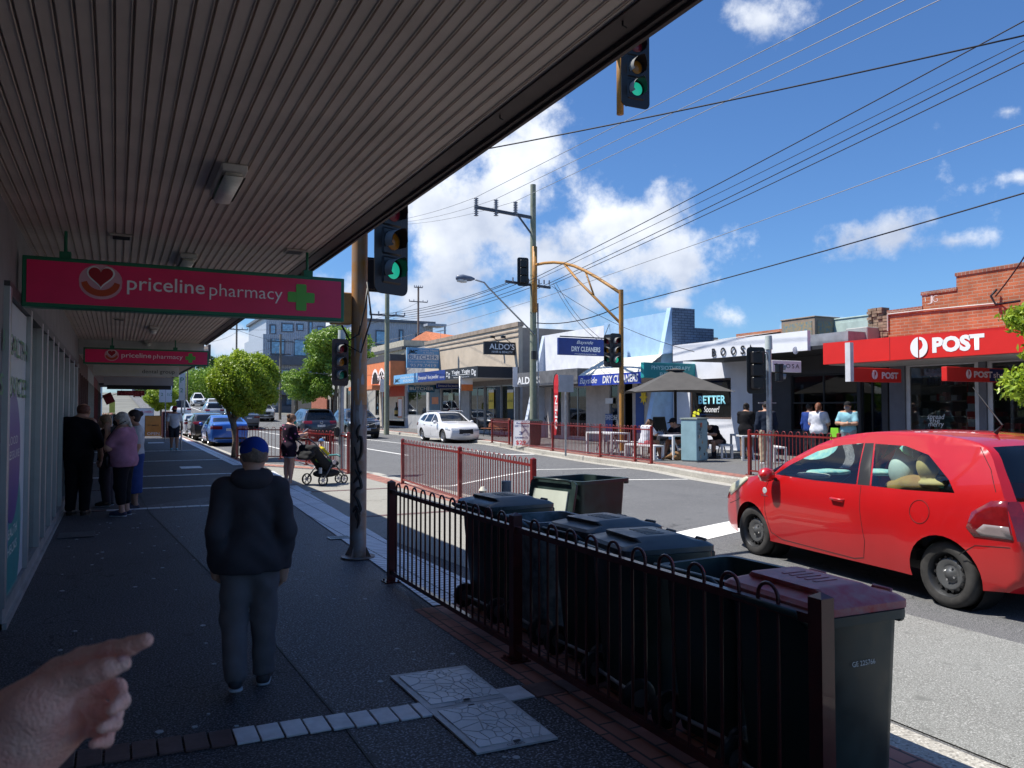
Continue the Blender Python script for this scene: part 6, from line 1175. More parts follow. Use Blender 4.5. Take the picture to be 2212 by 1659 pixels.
# utility pole with signal mast
up = thing('utility_pole', 'tall weathered utility pole with three insulators on its cross arm', 'power pole', (15.82, 29.46, .15)); wood = mat('weathered_wood', (.19, .22, .15), .9, col2=(.27, .28, .22), vscale=4, var=.3)
mb = MB(); mb.tube([(0, 0, 0), (0, 0, 5), (0, 0, 11.1)], [.16, .14, .12], 14); mb.build('pole', wood, up, smooth=True, auto=60)
zz = lambda y: PY(1145, y, 29.46).z - .15; dk2 = mat('arm_steel', (.09, .10, .12), .6, .3)
xa = PY(1027, 463, 29.4).x - 15.82; mb = MB(); mb.bar((xa, 0, zz(462)), (.1, 0, zz(470)), .11, .12); mb.bar((-.7, 0, zz(470)), (-.08, 0, zz(505)), .06); mb.build('cross_arm', dk2, up)
ins = []
for x_, y_ in ((1030, 425), (1073, 429), (1115, 434)):
 X_ = PY(x_, y_, 29.4).x - 15.82; z0_ = PY(x_, 466, 29.4).z - .15; z1_ = PY(x_, y_, 29.4).z - .15; mb = MB(); pr_ = []; nn_ = 9
 for k in range(nn_): zq = z0_ + (z1_ - z0_) * k / nn_; pr_ += [(.05, zq), (.11, zq + .02), (.05, zq + .05)]
 mb.lathe([(0, z0_)] + pr_ + [(0, z1_)], c=(X_, 0, 0), n=10); mb.build('insulator', mat('porcelain_grey', (.25, .27, .32), .35), up, smooth=True); ins.append(Vector((X_ + 15.82, 29.46, z1_ + .15)))
mb = MB(); mb.bar((PY(1093, 612, 29.4).x - 15.82, 0, zz(612)), (PY(1190, 617, 29.4).x - 15.82, 0, zz(618)), .1, .1); mb.build('lower_cross_arm', dk2, up)
for k in range(8):
 X_ = -1.0 + k * .25; mb = MB(); mb.cyl((X_, -.06, zz(612)), (X_, -.06, zz(612) + .18), .035, n=8); mb.build('small_insulator', mat('porcelain_grey', (.25, .27, .32), .35), up)
mb = MB(); mb.tube([(-.02, -.17, 8.4), (-.02, -.17, 5.6)], .11, 12); mb.build('signal_pipe', M_YEL, up, smooth=True)
mb = MB(); mb.tube([(.15, -.15, 0), (.17, -.12, 3), (.15, -.14, 6)], .035, 8); mb.build('conduit', M_GALV, up, smooth=True); mb = MB(); mb.box((-.18, -.3, 3.6), (.0, -.15, 3.95)); mb.build('meter_box', M_BLACK, up)
# lamp arm
l0 = PY(1137, 722, 29.3); l1 = PY(1050, 616, 28.9); l2 = PY(1022, 604, 28.8); sl = thing('street_lamp', 'cobra-head street lamp on a long arm bracketed to the tall utility pole', 'street lamp', (15.8, 29.3, l0.z))
o_ = Vector((15.8, 29.3, l0.z)); mb = MB(); mb.tube([Vector((0, 0, 0)), (l1 - o_) * .96, (l1 - o_) + Vector((-.08, 0, .1)), l2 - o_ + Vector((.1, 0, 0))], .035, 8); mb.build('arm', M_GALV, sl, smooth=True)
mb = MB(); c = l2 - o_; mb.lathe([(0, -.75), (.10, -.72), (.15, -.45), (.10, -.1), (.04, .05), (0, .1)], c=tuple(c + Vector((0, 0, .03))), axis='X', n=12); mb.build('lamp_head', mat('lamp_case', (.13, .16, .22), .4), sl, smooth=True)
mb = MB(); mb.lathe([(0, -.72), (.09, -.68), (.12, -.5), (.10, -.3), (0, -.26)], c=tuple(c + Vector((0, 0, -.05))), axis='X', n=12); mb.build('lens', mat('lamp_lens', (.6, .62, .62), .15), sl, smooth=True)
q = PY(1130, 587, 29.2); signal('black signal head seen from behind on the tall utility pole', (q.x, 29.2, q.z), R(170), None, s=1.0)
sc_ = thing('signal_mast', 'slim yellow signal column with a curved braced arm reaching to the utility pole', 'pole', (16.08, 23.3, .15)); zt = PY(1343, 626, 23.3).z - .15
mb = MB(); mb.tube([(0, 0, 0), (0, 0, zt)], .085, 12); mb.build('column', M_YEL, sc_, smooth=True, auto=60)
p = [PY(1338, 632, 23.4), None, None, None]; A_ = Vector((15.82, 29.3, PY(1152, 572, 29.3).z)) - Vector((16.08, 23.3, .15)); B_ = Vector((0, 0, PY(1343, 634, 23.3).z - .15))
arc = [A_ * (1 - f) + B_ * f + Vector((0, 0, .55 * math.sin(math.pi * f) * (1 - f * .3))) for f in [i / 8 for i in range(9)]]; mb = MB(); mb.tube(arc, .06, 10); mb.build('curved_arm', M_YEL, sc_, smooth=True)
lo_ = Vector((0, 0, PY(1343, 700, 23.3).z - .15)); mb = MB(); mb.tube([arc[3], (arc[5] * .5 + (lo_ * .45 + A_ * .55) * .5) + Vector((0, 0, .0)), lo_], .05, 8); mb.build('brace', M_YEL, sc_, smooth=True)
mb = MB(); mb.tube([arc[5], (arc[3] * .45 + lo_ * .55)], .035, 8); mb.build('strut', M_YEL, sc_, smooth=True)
q = PY(1331, 757, 23.05); signal('traffic signal showing green in front of the dry cleaners, on the slim yellow column', (q.x, 23.1, q.z), R(8), 'green', s=1.0)
q = PY(1318, 757, 23.3); signal('black signal head turned away just left of the green one at the dry cleaners', (q.x, 23.35, q.z), R(-75), None, s=.95)
# ------------------------------------------------------------------ more poles and wires
def upole(label, px, pyb, pyt, X=None, Y=None, r=.13, arms=(), z0_=.15, m=None):
 b = G(px, pyb, z0_) if Y is None else PY(px, pyb, Y); zt = PY(px, pyt, b.y).z; t = thing('utility_pole', label, 'power pole', (b.x, b.y, 0)); mb = MB(); mb.tube([(0, 0, 0), (0, 0, zt)], [r, r * .75], 10); mb.build('pole', m or wood, t, smooth=True, auto=60)
 for ay, w in arms:
  z = PY(px, ay, b.y).z; mb = MB(); mb.bar((-w / 2, 0, z), (w / 2, .0, z), .1, .1); mb.build('cross_arm', dk2, t)
  for k in range(5):
   mb = MB(); mb.cyl((-w / 2 + w * k / 4, -.05, z), (-w / 2 + w * k / 4, -.05, z + .22), .045, n=6); mb.build('insulator', mat('porcelain_grey', (.25, .27, .32), .35), t)
 return b, zt
b2, z2 = upole('greenish utility pole with a cross arm in front of the orange bottle shop', 835, 934, 500, r=.17, arms=((681, 2.3),))
upole('bare wooden pole with two small cross arms rising behind the tiled roof', 906, 0, 619, Y=85, r=.14, arms=((621, 1.0), (652, 2.2)), m=mat('pole_brown', (.2, .17, .14), .9))
upole('distant pole above the pale cars with power line arm', 519, 0, 699, Y=95, r=.13, arms=((712, 2.4),), m=MATS['pole_brown'])
upole('timber pole with tangled wires between the round tree and the leafy tree', 613, 0, 722, Y=80, r=.14, arms=((738, 2.6), (765, 2.0)), m=MATS['pole_brown'])
upole('far pole just left of the round tree', 415, 0, 770, Y=110, r=.12, arms=((778, 2.2),), m=MATS['pole_brown'])
upole('thin grey pole above the farther sign board', 410, 0, 798, Y=60, r=.06, m=M_GALV)
wb = mat('wire_black', (.015, .015, .02), .6)
WN = [0]
def wire(a, b, r=.012, sag=.0, label=None, m=wb):
 a = Vector(a); b = Vector(b); mb = MB(); mb.tube([a * (1 - f) + b * f - Vector((0, 0, sag * 4 * f * (1 - f))) for f in [i / 10 for i in range(11)]], r, 5); o = mb.build('overhead_wire', m, smooth=True); tag(o, label, 'wire', 'overhead wires'); return o
wire(PY(1040, 324, 14), PY(2260, 66, 6.5), .014, .05, 'thick black cable crossing the sky just below the overhead signal')
wg = mat('wire_grey', (.30, .30, .30), .5, .4)
for i, ((x, y), lb) in enumerate(zip(((1865, 0), (1955, 0), (2030, 0)), ('left', 'middle', 'right'))):
 e = PX(x, y, ins[i].x); d_ = e - ins[i]; wire(ins[i], ins[i] + d_ * 1.5, .011, .0, 'thin grey wire rising from the %s insulator of the tall pole toward the camera' % lb, wg)
 f_ = Vector((b2.x - 1 + i * .7, b2.y, z2 + .5)); wire(ins[i], f_, .010, .25, 'thin grey wire running back from the %s insulator of the tall pole' % lb, wg)
ca = PY(1188, 617, 29.3)
for i, (x0, y0, x1, y1, r__, lb) in enumerate(((1426, 475, 2212, 47, .014, 'uppermost of the four dark wires fanning right from the lower cross arm'), (1426, 488, 2212, 89, .009, 'second highest of the four dark wires fanning right from the lower cross arm'), (1426, 509, 2212, 109, .013, 'third highest of the four dark wires fanning right from the lower cross arm'), (1426, 518, 2212, 135, .013, 'lowest of the four dark wires fanning right from the lower cross arm'))):
 X_ = 15.3 + i * .35; a = PX(x0, y0, X_); b = PX(x1, y1, X_); wire(Vector((X_, 29.46, a.z + (a.z - b.z) * (29.46 - a.y) / (a.y - b.y) * .6)), b + (b - a) * .4, r__, .12, lb)
a, b = PX(1180, 640, 17.0), PX(2212, 262, 17.0); wire(a, b + (b - a) * .3, .011, .1, 'pale thin wire sloping across the clouds above the white fascia', wg); wire(a, Vector((17, 62, 6.6)), .011, .2, 'pale thin wire running left over the tan shop block', wg)
a, b = PX(1343, 660, 16.6), PX(2212, 410, 16.6); wire(a, b + (b - a) * .3, .018, .1, 'dark cable sloping right above the umbrella and the post office'); wire(a, (15.9, 29.4, PY(1150, 697, 29.4).z), .02, .25, 'dark drooping cable from the slim column to the tall pole')
for i, (x_, tx, ty) in enumerate(((1093, 790, 676), (1100, 800, 690), (1120, 835, 686), (1150, 855, 684), (1170, 845, 700))):
 wire(PY(x_, 612, 29.4), Vector((b2.x + (-1.1 + .5 * i), b2.y, PY(835, 681 + 2 * i, b2.y).z)), .014, .3, ['first', 'second', 'third', 'fourth', 'fifth'][i] + ' dark wire from the left between the tall pole and the bottle shop pole')
for i, (x0, y0, Y0, x1, y1, Y1) in enumerate(((790, 676, 56, 613, 738, 80), (855, 681, 56, 620, 742, 80), (835, 690, 56, 519, 712, 95), (613, 738, 80, 460, 690, 60), (613, 745, 80, 415, 778, 110), (519, 712, 95, 440, 740, 60), (835, 810, 56, 560, 790, 80), (906, 652, 85, 760, 700, 70), (1200, 610, 29.4, 1310, 740, 24.3), (1195, 612, 29.4, 1292, 735, 24.5), (1192, 618, 29.4, 1500, 760, 19.5))):
 wire(PY(x0, y0, Y0), PY(x1, y1, Y1), .014 if Y0 > 40 else .010, .3, ('thin wire running from near the %s pole toward the %s' % (('bottle shop', 'bottle shop', 'bottle shop', 'timber', 'timber', 'distant', 'bottle shop', 'bare wooden', 'tall', 'tall', 'tall')[i], ('timber pole, upper', 'timber pole, lower', 'distant pole', 'awning edge', 'far pole', 'second awning', 'leafy tree', 'yellow pole', 'dry cleaners sign, right', 'dry cleaners sign, left', 'white fascia')[i])))
a = PX(2212, 555, 17.2); wire(a + Vector((0, -.6, .9)), (FX - .1, yF(2160), zF(2160, 640)), .018, .1, 'black service cable dropping to the brick parapet at the right edge')
mb = MB(); mb.tube([(FX - .1, yF(2163), zF(2163, 625)), (FX - .2, yF(2155), zF(2155, 640)), (FX - .1, yF(2160), zF(2160, 658)), (FX - .08, yF(2212), zF(2212, 650))], .03, 6); tag(mb.build('service_cable', wb, smooth=True), 'looped black service cable fixed to the brick parapet', 'cable')
aer = thing('tv_aerial', 'thin tv aerial standing above the tiled roof', 'aerial', (0, 0, 0)); q = PX(1219 * .0 + 952, 715, 26); mb = MB(); mb.cyl((q.x, q.y, q.z - 1.5), (q.x, q.y, q.z), .02, n=5); mb.build('mast', M_GALV, aer, True); mb = MB(); mb.bar((q.x, q.y - .9, q.z), (q.x, q.y + .9, q.z), .02)
for k in range(8): mb.bar((q.x - .25, q.y - .8 + k * .22, q.z), (q.x + .25, q.y - .8 + k * .22, q.z), .015)
mb.build('elements', M_GALV, aer, True)
# ------------------------------------------------------------------ street furniture
def aboard(label, loc, rz, w, h, m, txts=(), frame=M_BLACK, cat='sandwich board'):
 t = thing('sandwich_board', label, cat, loc, rz);
 for s_ in (-1, 1):
  a_ = R(10) * s_; M = Matrix.Rotation(-a_, 4, 'X'); o_ = Vector((0, s_ * h * math.sin(R(10)), 0)); M = Matrix.Translation(o_) @ Matrix.Rotation(R(10) * s_, 4, 'X')
  mb = MB(); mb.box((-w / 2, -.01, .06), (w / 2, .01, h), M); p = mb.build('panel', m, t); mb = MB()
  for q0, q1 in (((-w / 2 - .02, -.014, 0), (-w / 2, .014, h)), ((w / 2, -.014, 0), (w / 2 + .02, .014, h)), ((-w / 2, -.014, h), (w / 2, .014, h + .02))): mb.box(q0, q1, M)
  mb.build('frame', frame, t)
  if s_ < 0:
   for s, u, v, hh, ww, mm in txts: O_ = M @ Vector((-w / 2 + u * w, -.011, v * h)); text(s, tuple(O_), ((1, 0, 0), tuple((M.to_3x3() @ Vector((0, 0, 1))))), hh * h, ww * w, mm, p, ext=.004, world=False, bold=.01)
 return t
g = G(327, 941, 0); wh_ = M_LET
aboard('orange OPEN sandwich board on the footpath beside the potted tree', (1.95, 50.8, 0), 0, .85, 1.25, mat('board_orange', (.62, .27, .06), .6), (('OPEN', .12, .10, .13, .78, wh_), ('STUMBLE', .15, .52, .07, .7, mat('ink_black', (.02, .02, .02), .6))), MATS['ink_black'] if 'ink_black' in MATS else M_BLACK)
aboard('tall white sandwich board with pink lettering strips behind the orange one', (1.6, 55.5, 0), 0, 1.1, 1.7, mat('board_pale', (.62, .66, .70), .6), (('FLOWERS', .35, .82, .09, .6, mat('ink_pink', (.7, .04, .1), .6)),), M_GALV)
aboard('small black and white sandwich board near the left shopfronts', (-.05, 56, 0), 0, .9, 1.3, M_BLACK, (('SALE', .2, .5, .12, .6, wh_),))
mb = MB(); mb.box((2.35, 49.0, 0), (3.05, 49.5, 1.5)); tag(mb.build('bin_enclosure', mat('dark_maroon_box', (.075, .015, .02), .6), bevel=.03), 'dark maroon litter bin enclosure right of the orange sandwich board', 'litter bin')
def sign_post(label, x, y, h, pw, ph, n=2, m=M_GALV, z0_=0, rz=0, face=M_LET, txt='P'):
 t = thing('parking_sign', label, 'street sign', (x, y, z0_), rz); mb = MB(); mb.cyl((0, 0, 0), (0, 0, h), .032, n=10); mb.build('post', m, t, smooth=True, auto=60)
 for k in range(n):
  mb = MB(); cx = (k - (n - 1) / 2) * (pw + .02); mb.box((cx - pw / 2, -.045, h - ph), (cx + pw / 2, -.035, h)); p = mb.build('sign_plate', face, t)
  if txt: text(txt, (cx - .06, -.045, h - ph * .35), 'walk', ph * .2, None, mat('sign_green_ink', (.02, .25, .12), .6), p, ext=.004, world=False); text(('1/2' if k else '2'), (cx - .06, -.045, h - ph * .7), 'walk', ph * .15, None, mat('sign_green_ink'), p, ext=.004, world=False)
 return t
sign_post('grey post with two white parking plates beside the man in the white t-shirt', 2.36, 34.42, 3.1, .22, 1.1, 1); sign_post('farther post with two white parking plates left of the first one', 2.3, 45, 3.1, .3, 1.1, 2)
b = G(1222, 985, .15); sign_post('grey post with the blank back of a square street sign on the far kerb', b.x, b.y, 2.6, .55, .55, 1, z0_=.15, face=mat('plate_back', (.40, .44, .46), .5, .4), txt=None)
b = Vector((16.9, 40, 0)); t = thing('bus_stop_sign', 'bus stop post with orange and white flag in front of the dog groomer', 'street sign', (b.x, b.y, .15)); mb = MB(); mb.cyl((0, 0, 0), (0, 0, 3.3), .05, n=10); mb.build('post', M_GALV, t, smooth=True)
mb = MB(); mb.box((.06, -.03, 2.5), (.75, 0, 3.3)); p = mb.build('flag', wh_, t); mb = MB(); mb.box((.06, -.034, 2.5), (.75, -.031, 2.85)); mb.build('orange_band', mat('bus_orange', (.75, .2, .05), .5), p); mb = MB(); mb.box((-.1, -.05, 0), (.1, .1, .9)); mb.build('base_box', mat('base_orange', (.5, .2, .1), .6), t)
sign_post('post with small red and white plate beside the bottle shop', PX(827, 800, 17).x, PX(827, 800, 17).y, 3.6, .4, .9, 1, z0_=.15, txt=None); sign_post('post with rolled white banner right of the yellow lease posters', PX(1112, 800, 17).x, PX(1112, 800, 17).y, 3.5, .25, .95, 1, z0_=.15, txt=None)
fl = thing('feather_flag', 'tall red feather flag reading OPEN beside the salon', 'flag', (PX(1196, 900, 17.4).x, PX(1196, 900, 17.4).y, .2)); fh = 3.0
out = [(0, .3), (.0, fh - .35), (.08, fh - .1), (.22, fh), (.36, fh - .06), (.40, fh - .3), (.34, 1.4), (.20, .3)]; mb = MB(); mb.prism([(x + .02, z) for x, z in out], (0, 0, 0), (0, -1, 0), (0, 0, 1), .012); f = mb.build('sail', mat('flag_red', (.55, .02, .03), .7), fl); mb = MB(); mb.tube([(0, 0, 0), (0, 0, fh - .3), (0, -.1, fh - .05), (0, -.25, fh + .03)], .015, 6); mb.build('rod', M_BLACK, fl)
text('OPEN', (-.001, -.33, .55), ((0, 0, 1), (0, 1, 0)), .22, 1.5, wh_, f, ext=.004, world=False, bold=.02)
b = G(1119, 962, .15); aboard('white folding sign advertising dry cleaning beside the green bin', tuple(G(1127, 965, .15)), R(-35), .6, 1.05, wh_, (('Bayside', .15, .88, .06, .7, navy), ('DRY CLEAN', .05, .76, .08, .9, navy), ('3', .35, .46, .13, .22, navy), ('GARMENTS', .08, .32, .07, .84, navy), ('$29', .15, .10, .15, .65, mat('price_red', (.7, .02, .02), .5))), wh_)
# slatted bench
bn = thing('slatted_bench', 'slatted timber bench with curved iron legs behind the white wagon', 'bench', tuple(G(1066, 944, .15)), R(-80)); tb = mat('bench_timber', (.30, .11, .05), .6, var=.25)
for k in range(6): mb = MB(); mb.box((-.9, -.2 + k * .085, .44), (.9, -.135 + k * .085, .465)); mb.build('seat_slat', tb, bn)
for k in range(7): mb = MB(); mb.box((-.9, .30 + .022 * k, .52 + k * .07), (.9, .325 + .022 * k, .58 + k * .07)); mb.build('back_slat', tb, bn)
for x_ in (-.7, .7): mb = MB(); mb.tube([(x_, -.18, 0), (x_, -.12, .25), (x_, -.18, .43), (x_, .25, .43), (x_, .48, 1.0)], .02, 6); mb.tube([(x_, .3, 0), (x_, .2, .2), (x_, .27, .43)], .02, 6); mb.build('leg', M_BLACK, bn)
# cafe tables
wfm = mat('cafe_white', (.62, .63, .65), .5, var=.05)
def cafe_table(label, loc, rz, L_=1.6, W_=.7, h=.75, nm='cafe_table', cat='table', group='white cafe tables'):
 t = thing(nm, label, cat, loc, rz, group); mb = MB(); mb.box((-L_ / 2, -W_ / 2, h - .05), (L_ / 2, W_ / 2, h)); mb.build('top', wfm, t, bevel=.005)
 for a in (-1, 1):
  for b_ in (-1, 1): mb = MB(); mb.box((a * (L_ / 2 - .03) - .03, b_ * (W_ / 2 - .03) - .03, .03), (a * (L_ / 2 - .03) + .03, b_ * (W_ / 2 - .03) + .03, h - .05)); mb.build('leg', wfm, t)
  mb = MB(); mb.box((a * (L_ / 2 - .03) - .028, -W_ / 2 + .06, .0), (a * (L_ / 2 - .03) + .028, W_ / 2 - .06, .05)); mb.build('foot_bar', wfm, t)
  mb = MB(); mb.bar((a * (L_ / 2 - .06), 0, .06), (a * (L_ / 2 - .45), 0, h - .06), .03); mb.build('brace', wfm, t)
 return t
T1 = Vector((14.85, 19.2, .15)); gb = 'white cafe benches'
cafe_table('white cafe table between the seated woman and the man in black', tuple(T1), R(90)); cafe_table('white cafe bench under the man in the black t-shirt', (15.5, 19.15, .15), R(90), 1.5, .36, .45, 'cafe_bench', 'bench', gb); cafe_table('white cafe bench under the woman in pink shorts', (14.15, 19.35, .15), R(90), 1.5, .36, .45, 'cafe_bench', 'bench', gb)
cafe_table('white cafe table left of the seated woman behind the fence', (14.35, 21.6, .15), R(88)); cafe_table('empty white cafe bench by the farther left table', (15.0, 21.6, .15), R(90), 1.5, .36, .45, 'cafe_bench', 'bench', gb)
cafe_table('white cafe table in front of the man bending over in dark clothes', (16.75, 17.75, .15), R(60)); cafe_table('white cafe bench under the man bending over', (16.6, 18.7, .15), R(60), 1.5, .36, .45, 'cafe_bench', 'bench', gb); cafe_table('empty white cafe bench nearest the standing woman in black', (16.9, 16.9, .15), R(60), 1.5, .36, .45, 'cafe_bench', 'bench', gb)
mb = MB(); mb.box((14.75, 19.5, .902), (15.05, 19.75, .93)); mb.box((14.72, 19.52, .931), (15.0, 19.8, .96)); tag(mb.build('newspaper', mat('paper', (.6, .62, .68), .8)), 'folded newspapers lying on the cafe table', 'newspaper')
for i, (x_, y_) in enumerate(((14.7, 19.0), (14.95, 19.35))): mb = MB(); mb.lathe([(0, 0), (.03, 0), (.042, .1), (.044, .105), (0, .105)], c=(x_, y_, .902), n=12); tag(mb.build('coffee_cup', mat('cup_dark', (.05, .04, .04), .5), smooth=True), 'takeaway coffee cup on the cafe table by the %s' % ('newspapers' if i else 'table edge toward the road'), 'cup', 'coffee cups')
um = thing('market_umbrella', 'large dark grey market umbrella over the cafe tables', 'umbrella', (15.78, 19.9, .15)); uc = mat('umbrella_canvas', (.075, .07, .065), .85, var=.12)
mb = MB(); mb.cyl((0, 0, 0), (0, 0, 2.7), .045, n=12); mb.build('pole', M_BLACK, um, smooth=True, auto=50); mb = MB(); mb.box((-.35, -.35, 0), (.35, .35, .12)); mb.build('base', M_BLACK, um, bevel=.02)
cor = []; r0 = 2.12; zE, zA = 2.02, 2.80
for k in range(4): a_ = R(18 + 90 * k); cor.append(Vector((r0 * math.cos(a_), r0 * math.sin(a_), zE)))
mb = MB(); nseg = 6
for k in range(4):
 A_, B_ = cor[k], cor[(k + 1) % 4]; rows = []
 for i in range(nseg + 1):
  f = i / nseg; row = []
  for j in range(7):
   g_ = j / 6; e = A_ * (1 - g_) + B_ * g_; z = zA + (zE - zA) * (f ** .92) + .05 * f * math.sin(math.pi * g_) * 1.2; row.append((e.x * f, e.y * f, z))
  rows.append(row)
 mb.add([p for r_ in rows for p in r_], [(i * 7 + j, (i + 1) * 7 + j, (i + 1) * 7 + j + 1, i * 7 + j + 1) for i in range(nseg) for j in range(6)])
cn = mb.build('canopy', uc, um, smooth=True, auto=18)
mb = MB(); mb.lathe([(.02, 2.80), (.30, 2.74), (.28, 2.70)], n=8); mb.build('vent_cap', uc, um)
for k in range(4): mb = MB(); mb.bar((0, 0, 2.1), cor[k] * .55 + Vector((0, 0, (zA + (zE - zA) * .55) * 1 - cor[k].z * .55 - .04)), .02); mb.build('strut', M_BLACK, um)
cb = thing('service_cabinet', 'pale blue street cabinet covered in stickers between the cafe tables', 'cabinet', (14.75, 17.76, .15), R(20)); mb = MB(); mb.box((-.30, -.26, .05), (.30, .26, 1.22)); mb.build('body', mat('cabinet_blue', (.25, .40, .45), .5, var=.1, vscale=3), cb, bevel=.02); mb = MB(); mb.box((-.32, -.28, 1.22), (.32, .28, 1.26)); mb.build('lid', mat('cabinet_lid', (.30, .36, .33), .6), cb); mb = MB(); mb.box((-.28, -.24, 0), (.28, .24, .05)); mb.build('plinth', M_CONC, cb)
r_ = random.Random(8)
for k in range(9):
 x_, z_ = r_.uniform(-.22, .22), r_.uniform(.15, 1.1); s_ = r_.uniform(.05, .09); P2 = [(x_ + s_ * math.cos(q) * (.5 + .3 * math.sin(q * 3 + k)), z_ + s_ * .8 * math.sin(q)) for q in [i * .63 for i in range(10)]]
 flat(P2, (0, -.26, 0), 'walk', mat('sticker_%d' % (k % 3), ((.35, .28, .2), (.05, .05, .05), (.5, .45, .35))[k % 3], .6, var=.5, vscale=40), 'sticker', cb, world=False, lift=.006 + .001 * k)
flat(rect(-.12, .02, -.02, .14), (0, -.26, .98), 'walk', mat('sticker_orange', (.7, .12, .04), .5), 'sticker', cb, world=False, lift=.006)
for i, s in enumerate(('OPEN FOR', '3170', 'COFFEE', '312')): text(s, (-.28, -.26, 1.05 - i * .12), 'walk', .06 if i % 2 == 0 else .09, .24, mat('stencil', (.12, .15, .17), .6), cb, world=False, ext=.006)
wd = mat('chalkboard', (.04, .045, .04), .7)
aboard('black chalkboard menu behind the seated man', (15.9, 20.9, .15), R(25), .75, 1.25, wd, (("Andy's", .15, .6, .08, .6, M_LET), ('toasted', .15, .45, .07, .7, M_LET), ('$8.50', .2, .3, .08, .5, M_LET)))
# petrol station things far down on the left
ps = thing('petrol_canopy', 'pale blue and white service station canopy and pillar far down on the left', 'service station', (-3, 84, 1))
mb = MB(); mb.box((-8, 0, 3.3), (1.5, 8, 4.1)); mb.build('canopy', mat('station_blue', (.25, .5, .7), .5), ps)
for x_ in (-.3, 1.1): mb = MB(); mb.box((x_, .1, -.6), (x_ + .7, .7, 3.3)); mb.build('pillar', mat('station_white', (.5, .55, .58), .5), ps)
for x_ in (-1.6, .1, 2.4): mb = MB(); mb.box((x_, 1.6, -.4), (x_ + .5, 2.2, 1.3)); mb.build('pump', mat('pump_yellow', (.6, .55, .1), .5) if x_ > 0 else wh_, ps)
t = thing('yellow_sign', 'round yellow-green sign among the service station pillars', 'street sign', (-1.9, 70, .3)); mb = MB(); mb.cyl((0, 0, 0), (0, 0, 2.9), .05, n=8); mb.build('post', M_GALV, t); mb = MB(); mb.cyl((0, -.05, 2.9), (0, .0, 2.9), .55, n=20); mb.build('disc', mat('sign_lime', (.6, .75, .03), .5), t)
t = thing('wall_flag', 'small dark red flag hanging from the last shopfront', 'flag', (SX, 47, 2.2)); mb = MB(); mb.bar((0, 0, 0), (.8, 0, .25), .03); mb.build('rod', M_BLACK, t); mb = MB(); mb.box((.15, -.01, -.45), (.6, .01, .1), Matrix.Rotation(R(-25), 4, 'Y')); mb.build('cloth', mat('flag_dark_red', (.3, .03, .04), .8), t)
for i, (x_, y_) in enumerate(((-.3, 58), (.35, 59), (-.5, 53))):
 t = thing('flower_stand', 'wire flower stand outside the florist, %s' % ('nearest the wall' if i == 0 else 'farthest out' if i == 1 else 'first one by the shopfront'), 'plant stand', (x_, y_, 0), group='florist flower stands'); mb = MB()
 for q in ((-.3, -.2), (.3, -.2), (.3, .2), (-.3, .2)): mb.cyl((*q, 0), (*q, 1.2), .02, n=5)
 mb.box((-.32, -.22, .7), (.32, .22, .73)); mb.box((-.32, -.22, 1.2), (.32, .22, 1.23)); mb.build('frame', M_GALV, t); mb = MB()
 for k in range(14): a_ = random.uniform(0, 6.3); mb.lathe([(0, -.08), (.09, 0), (0, .1)], c=(random.uniform(-.25, .25), random.uniform(-.15, .15), random.choice((.82, 1.32))), n=6)
 mb.build('flowers', mat('flower_mix', (.4, .12, .15), .8, col2=(.08, .2, .05), vscale=9), t)
# ------------------------------------------------------------------ vehicles
M_TYRE = mat('tyre_rubber', (.035, .034, .033), .75, var=.3, vscale=12); M_RIM = mat('alloy_rim', (.45, .46, .48), .3, .8); M_STEEL = mat('steel_rim', (.05, .052, .056), .4, .5); M_PLATE = mat('plate_white', (.62, .62, .62), .5)
M_CHR = mat('chrome', (.7, .7, .7), .12, 1.0, var=0); M_TRIM = mat('car_trim', (.015, .015, .016), .5); M_TAIL = mat('tail_red', (.16, .006, .008), .15, coat=1.0, var=.2, vscale=20); M_HEAD = mat('head_lamp', (.55, .58, .60), .12, .2, coat=1.0, var=.3, vscale=15)
CARG = glass_mat('car_glass', (.84, .92, .88), .0, .05, .02); CARD = glass_mat('car_glass_dark', (.25, .3, .3), .0, .55, .01)
def paint_mat(n, c): return mat('car_paint_' + n, c, .28, .25 if n not in ('white', 'red') else .0, var=.05, vscale=2, coat=1.0)
def smoothstep(a, b, x): t = max(0, min(1, (x - a) / (b - a))); return t * t * (3 - 2 * t)
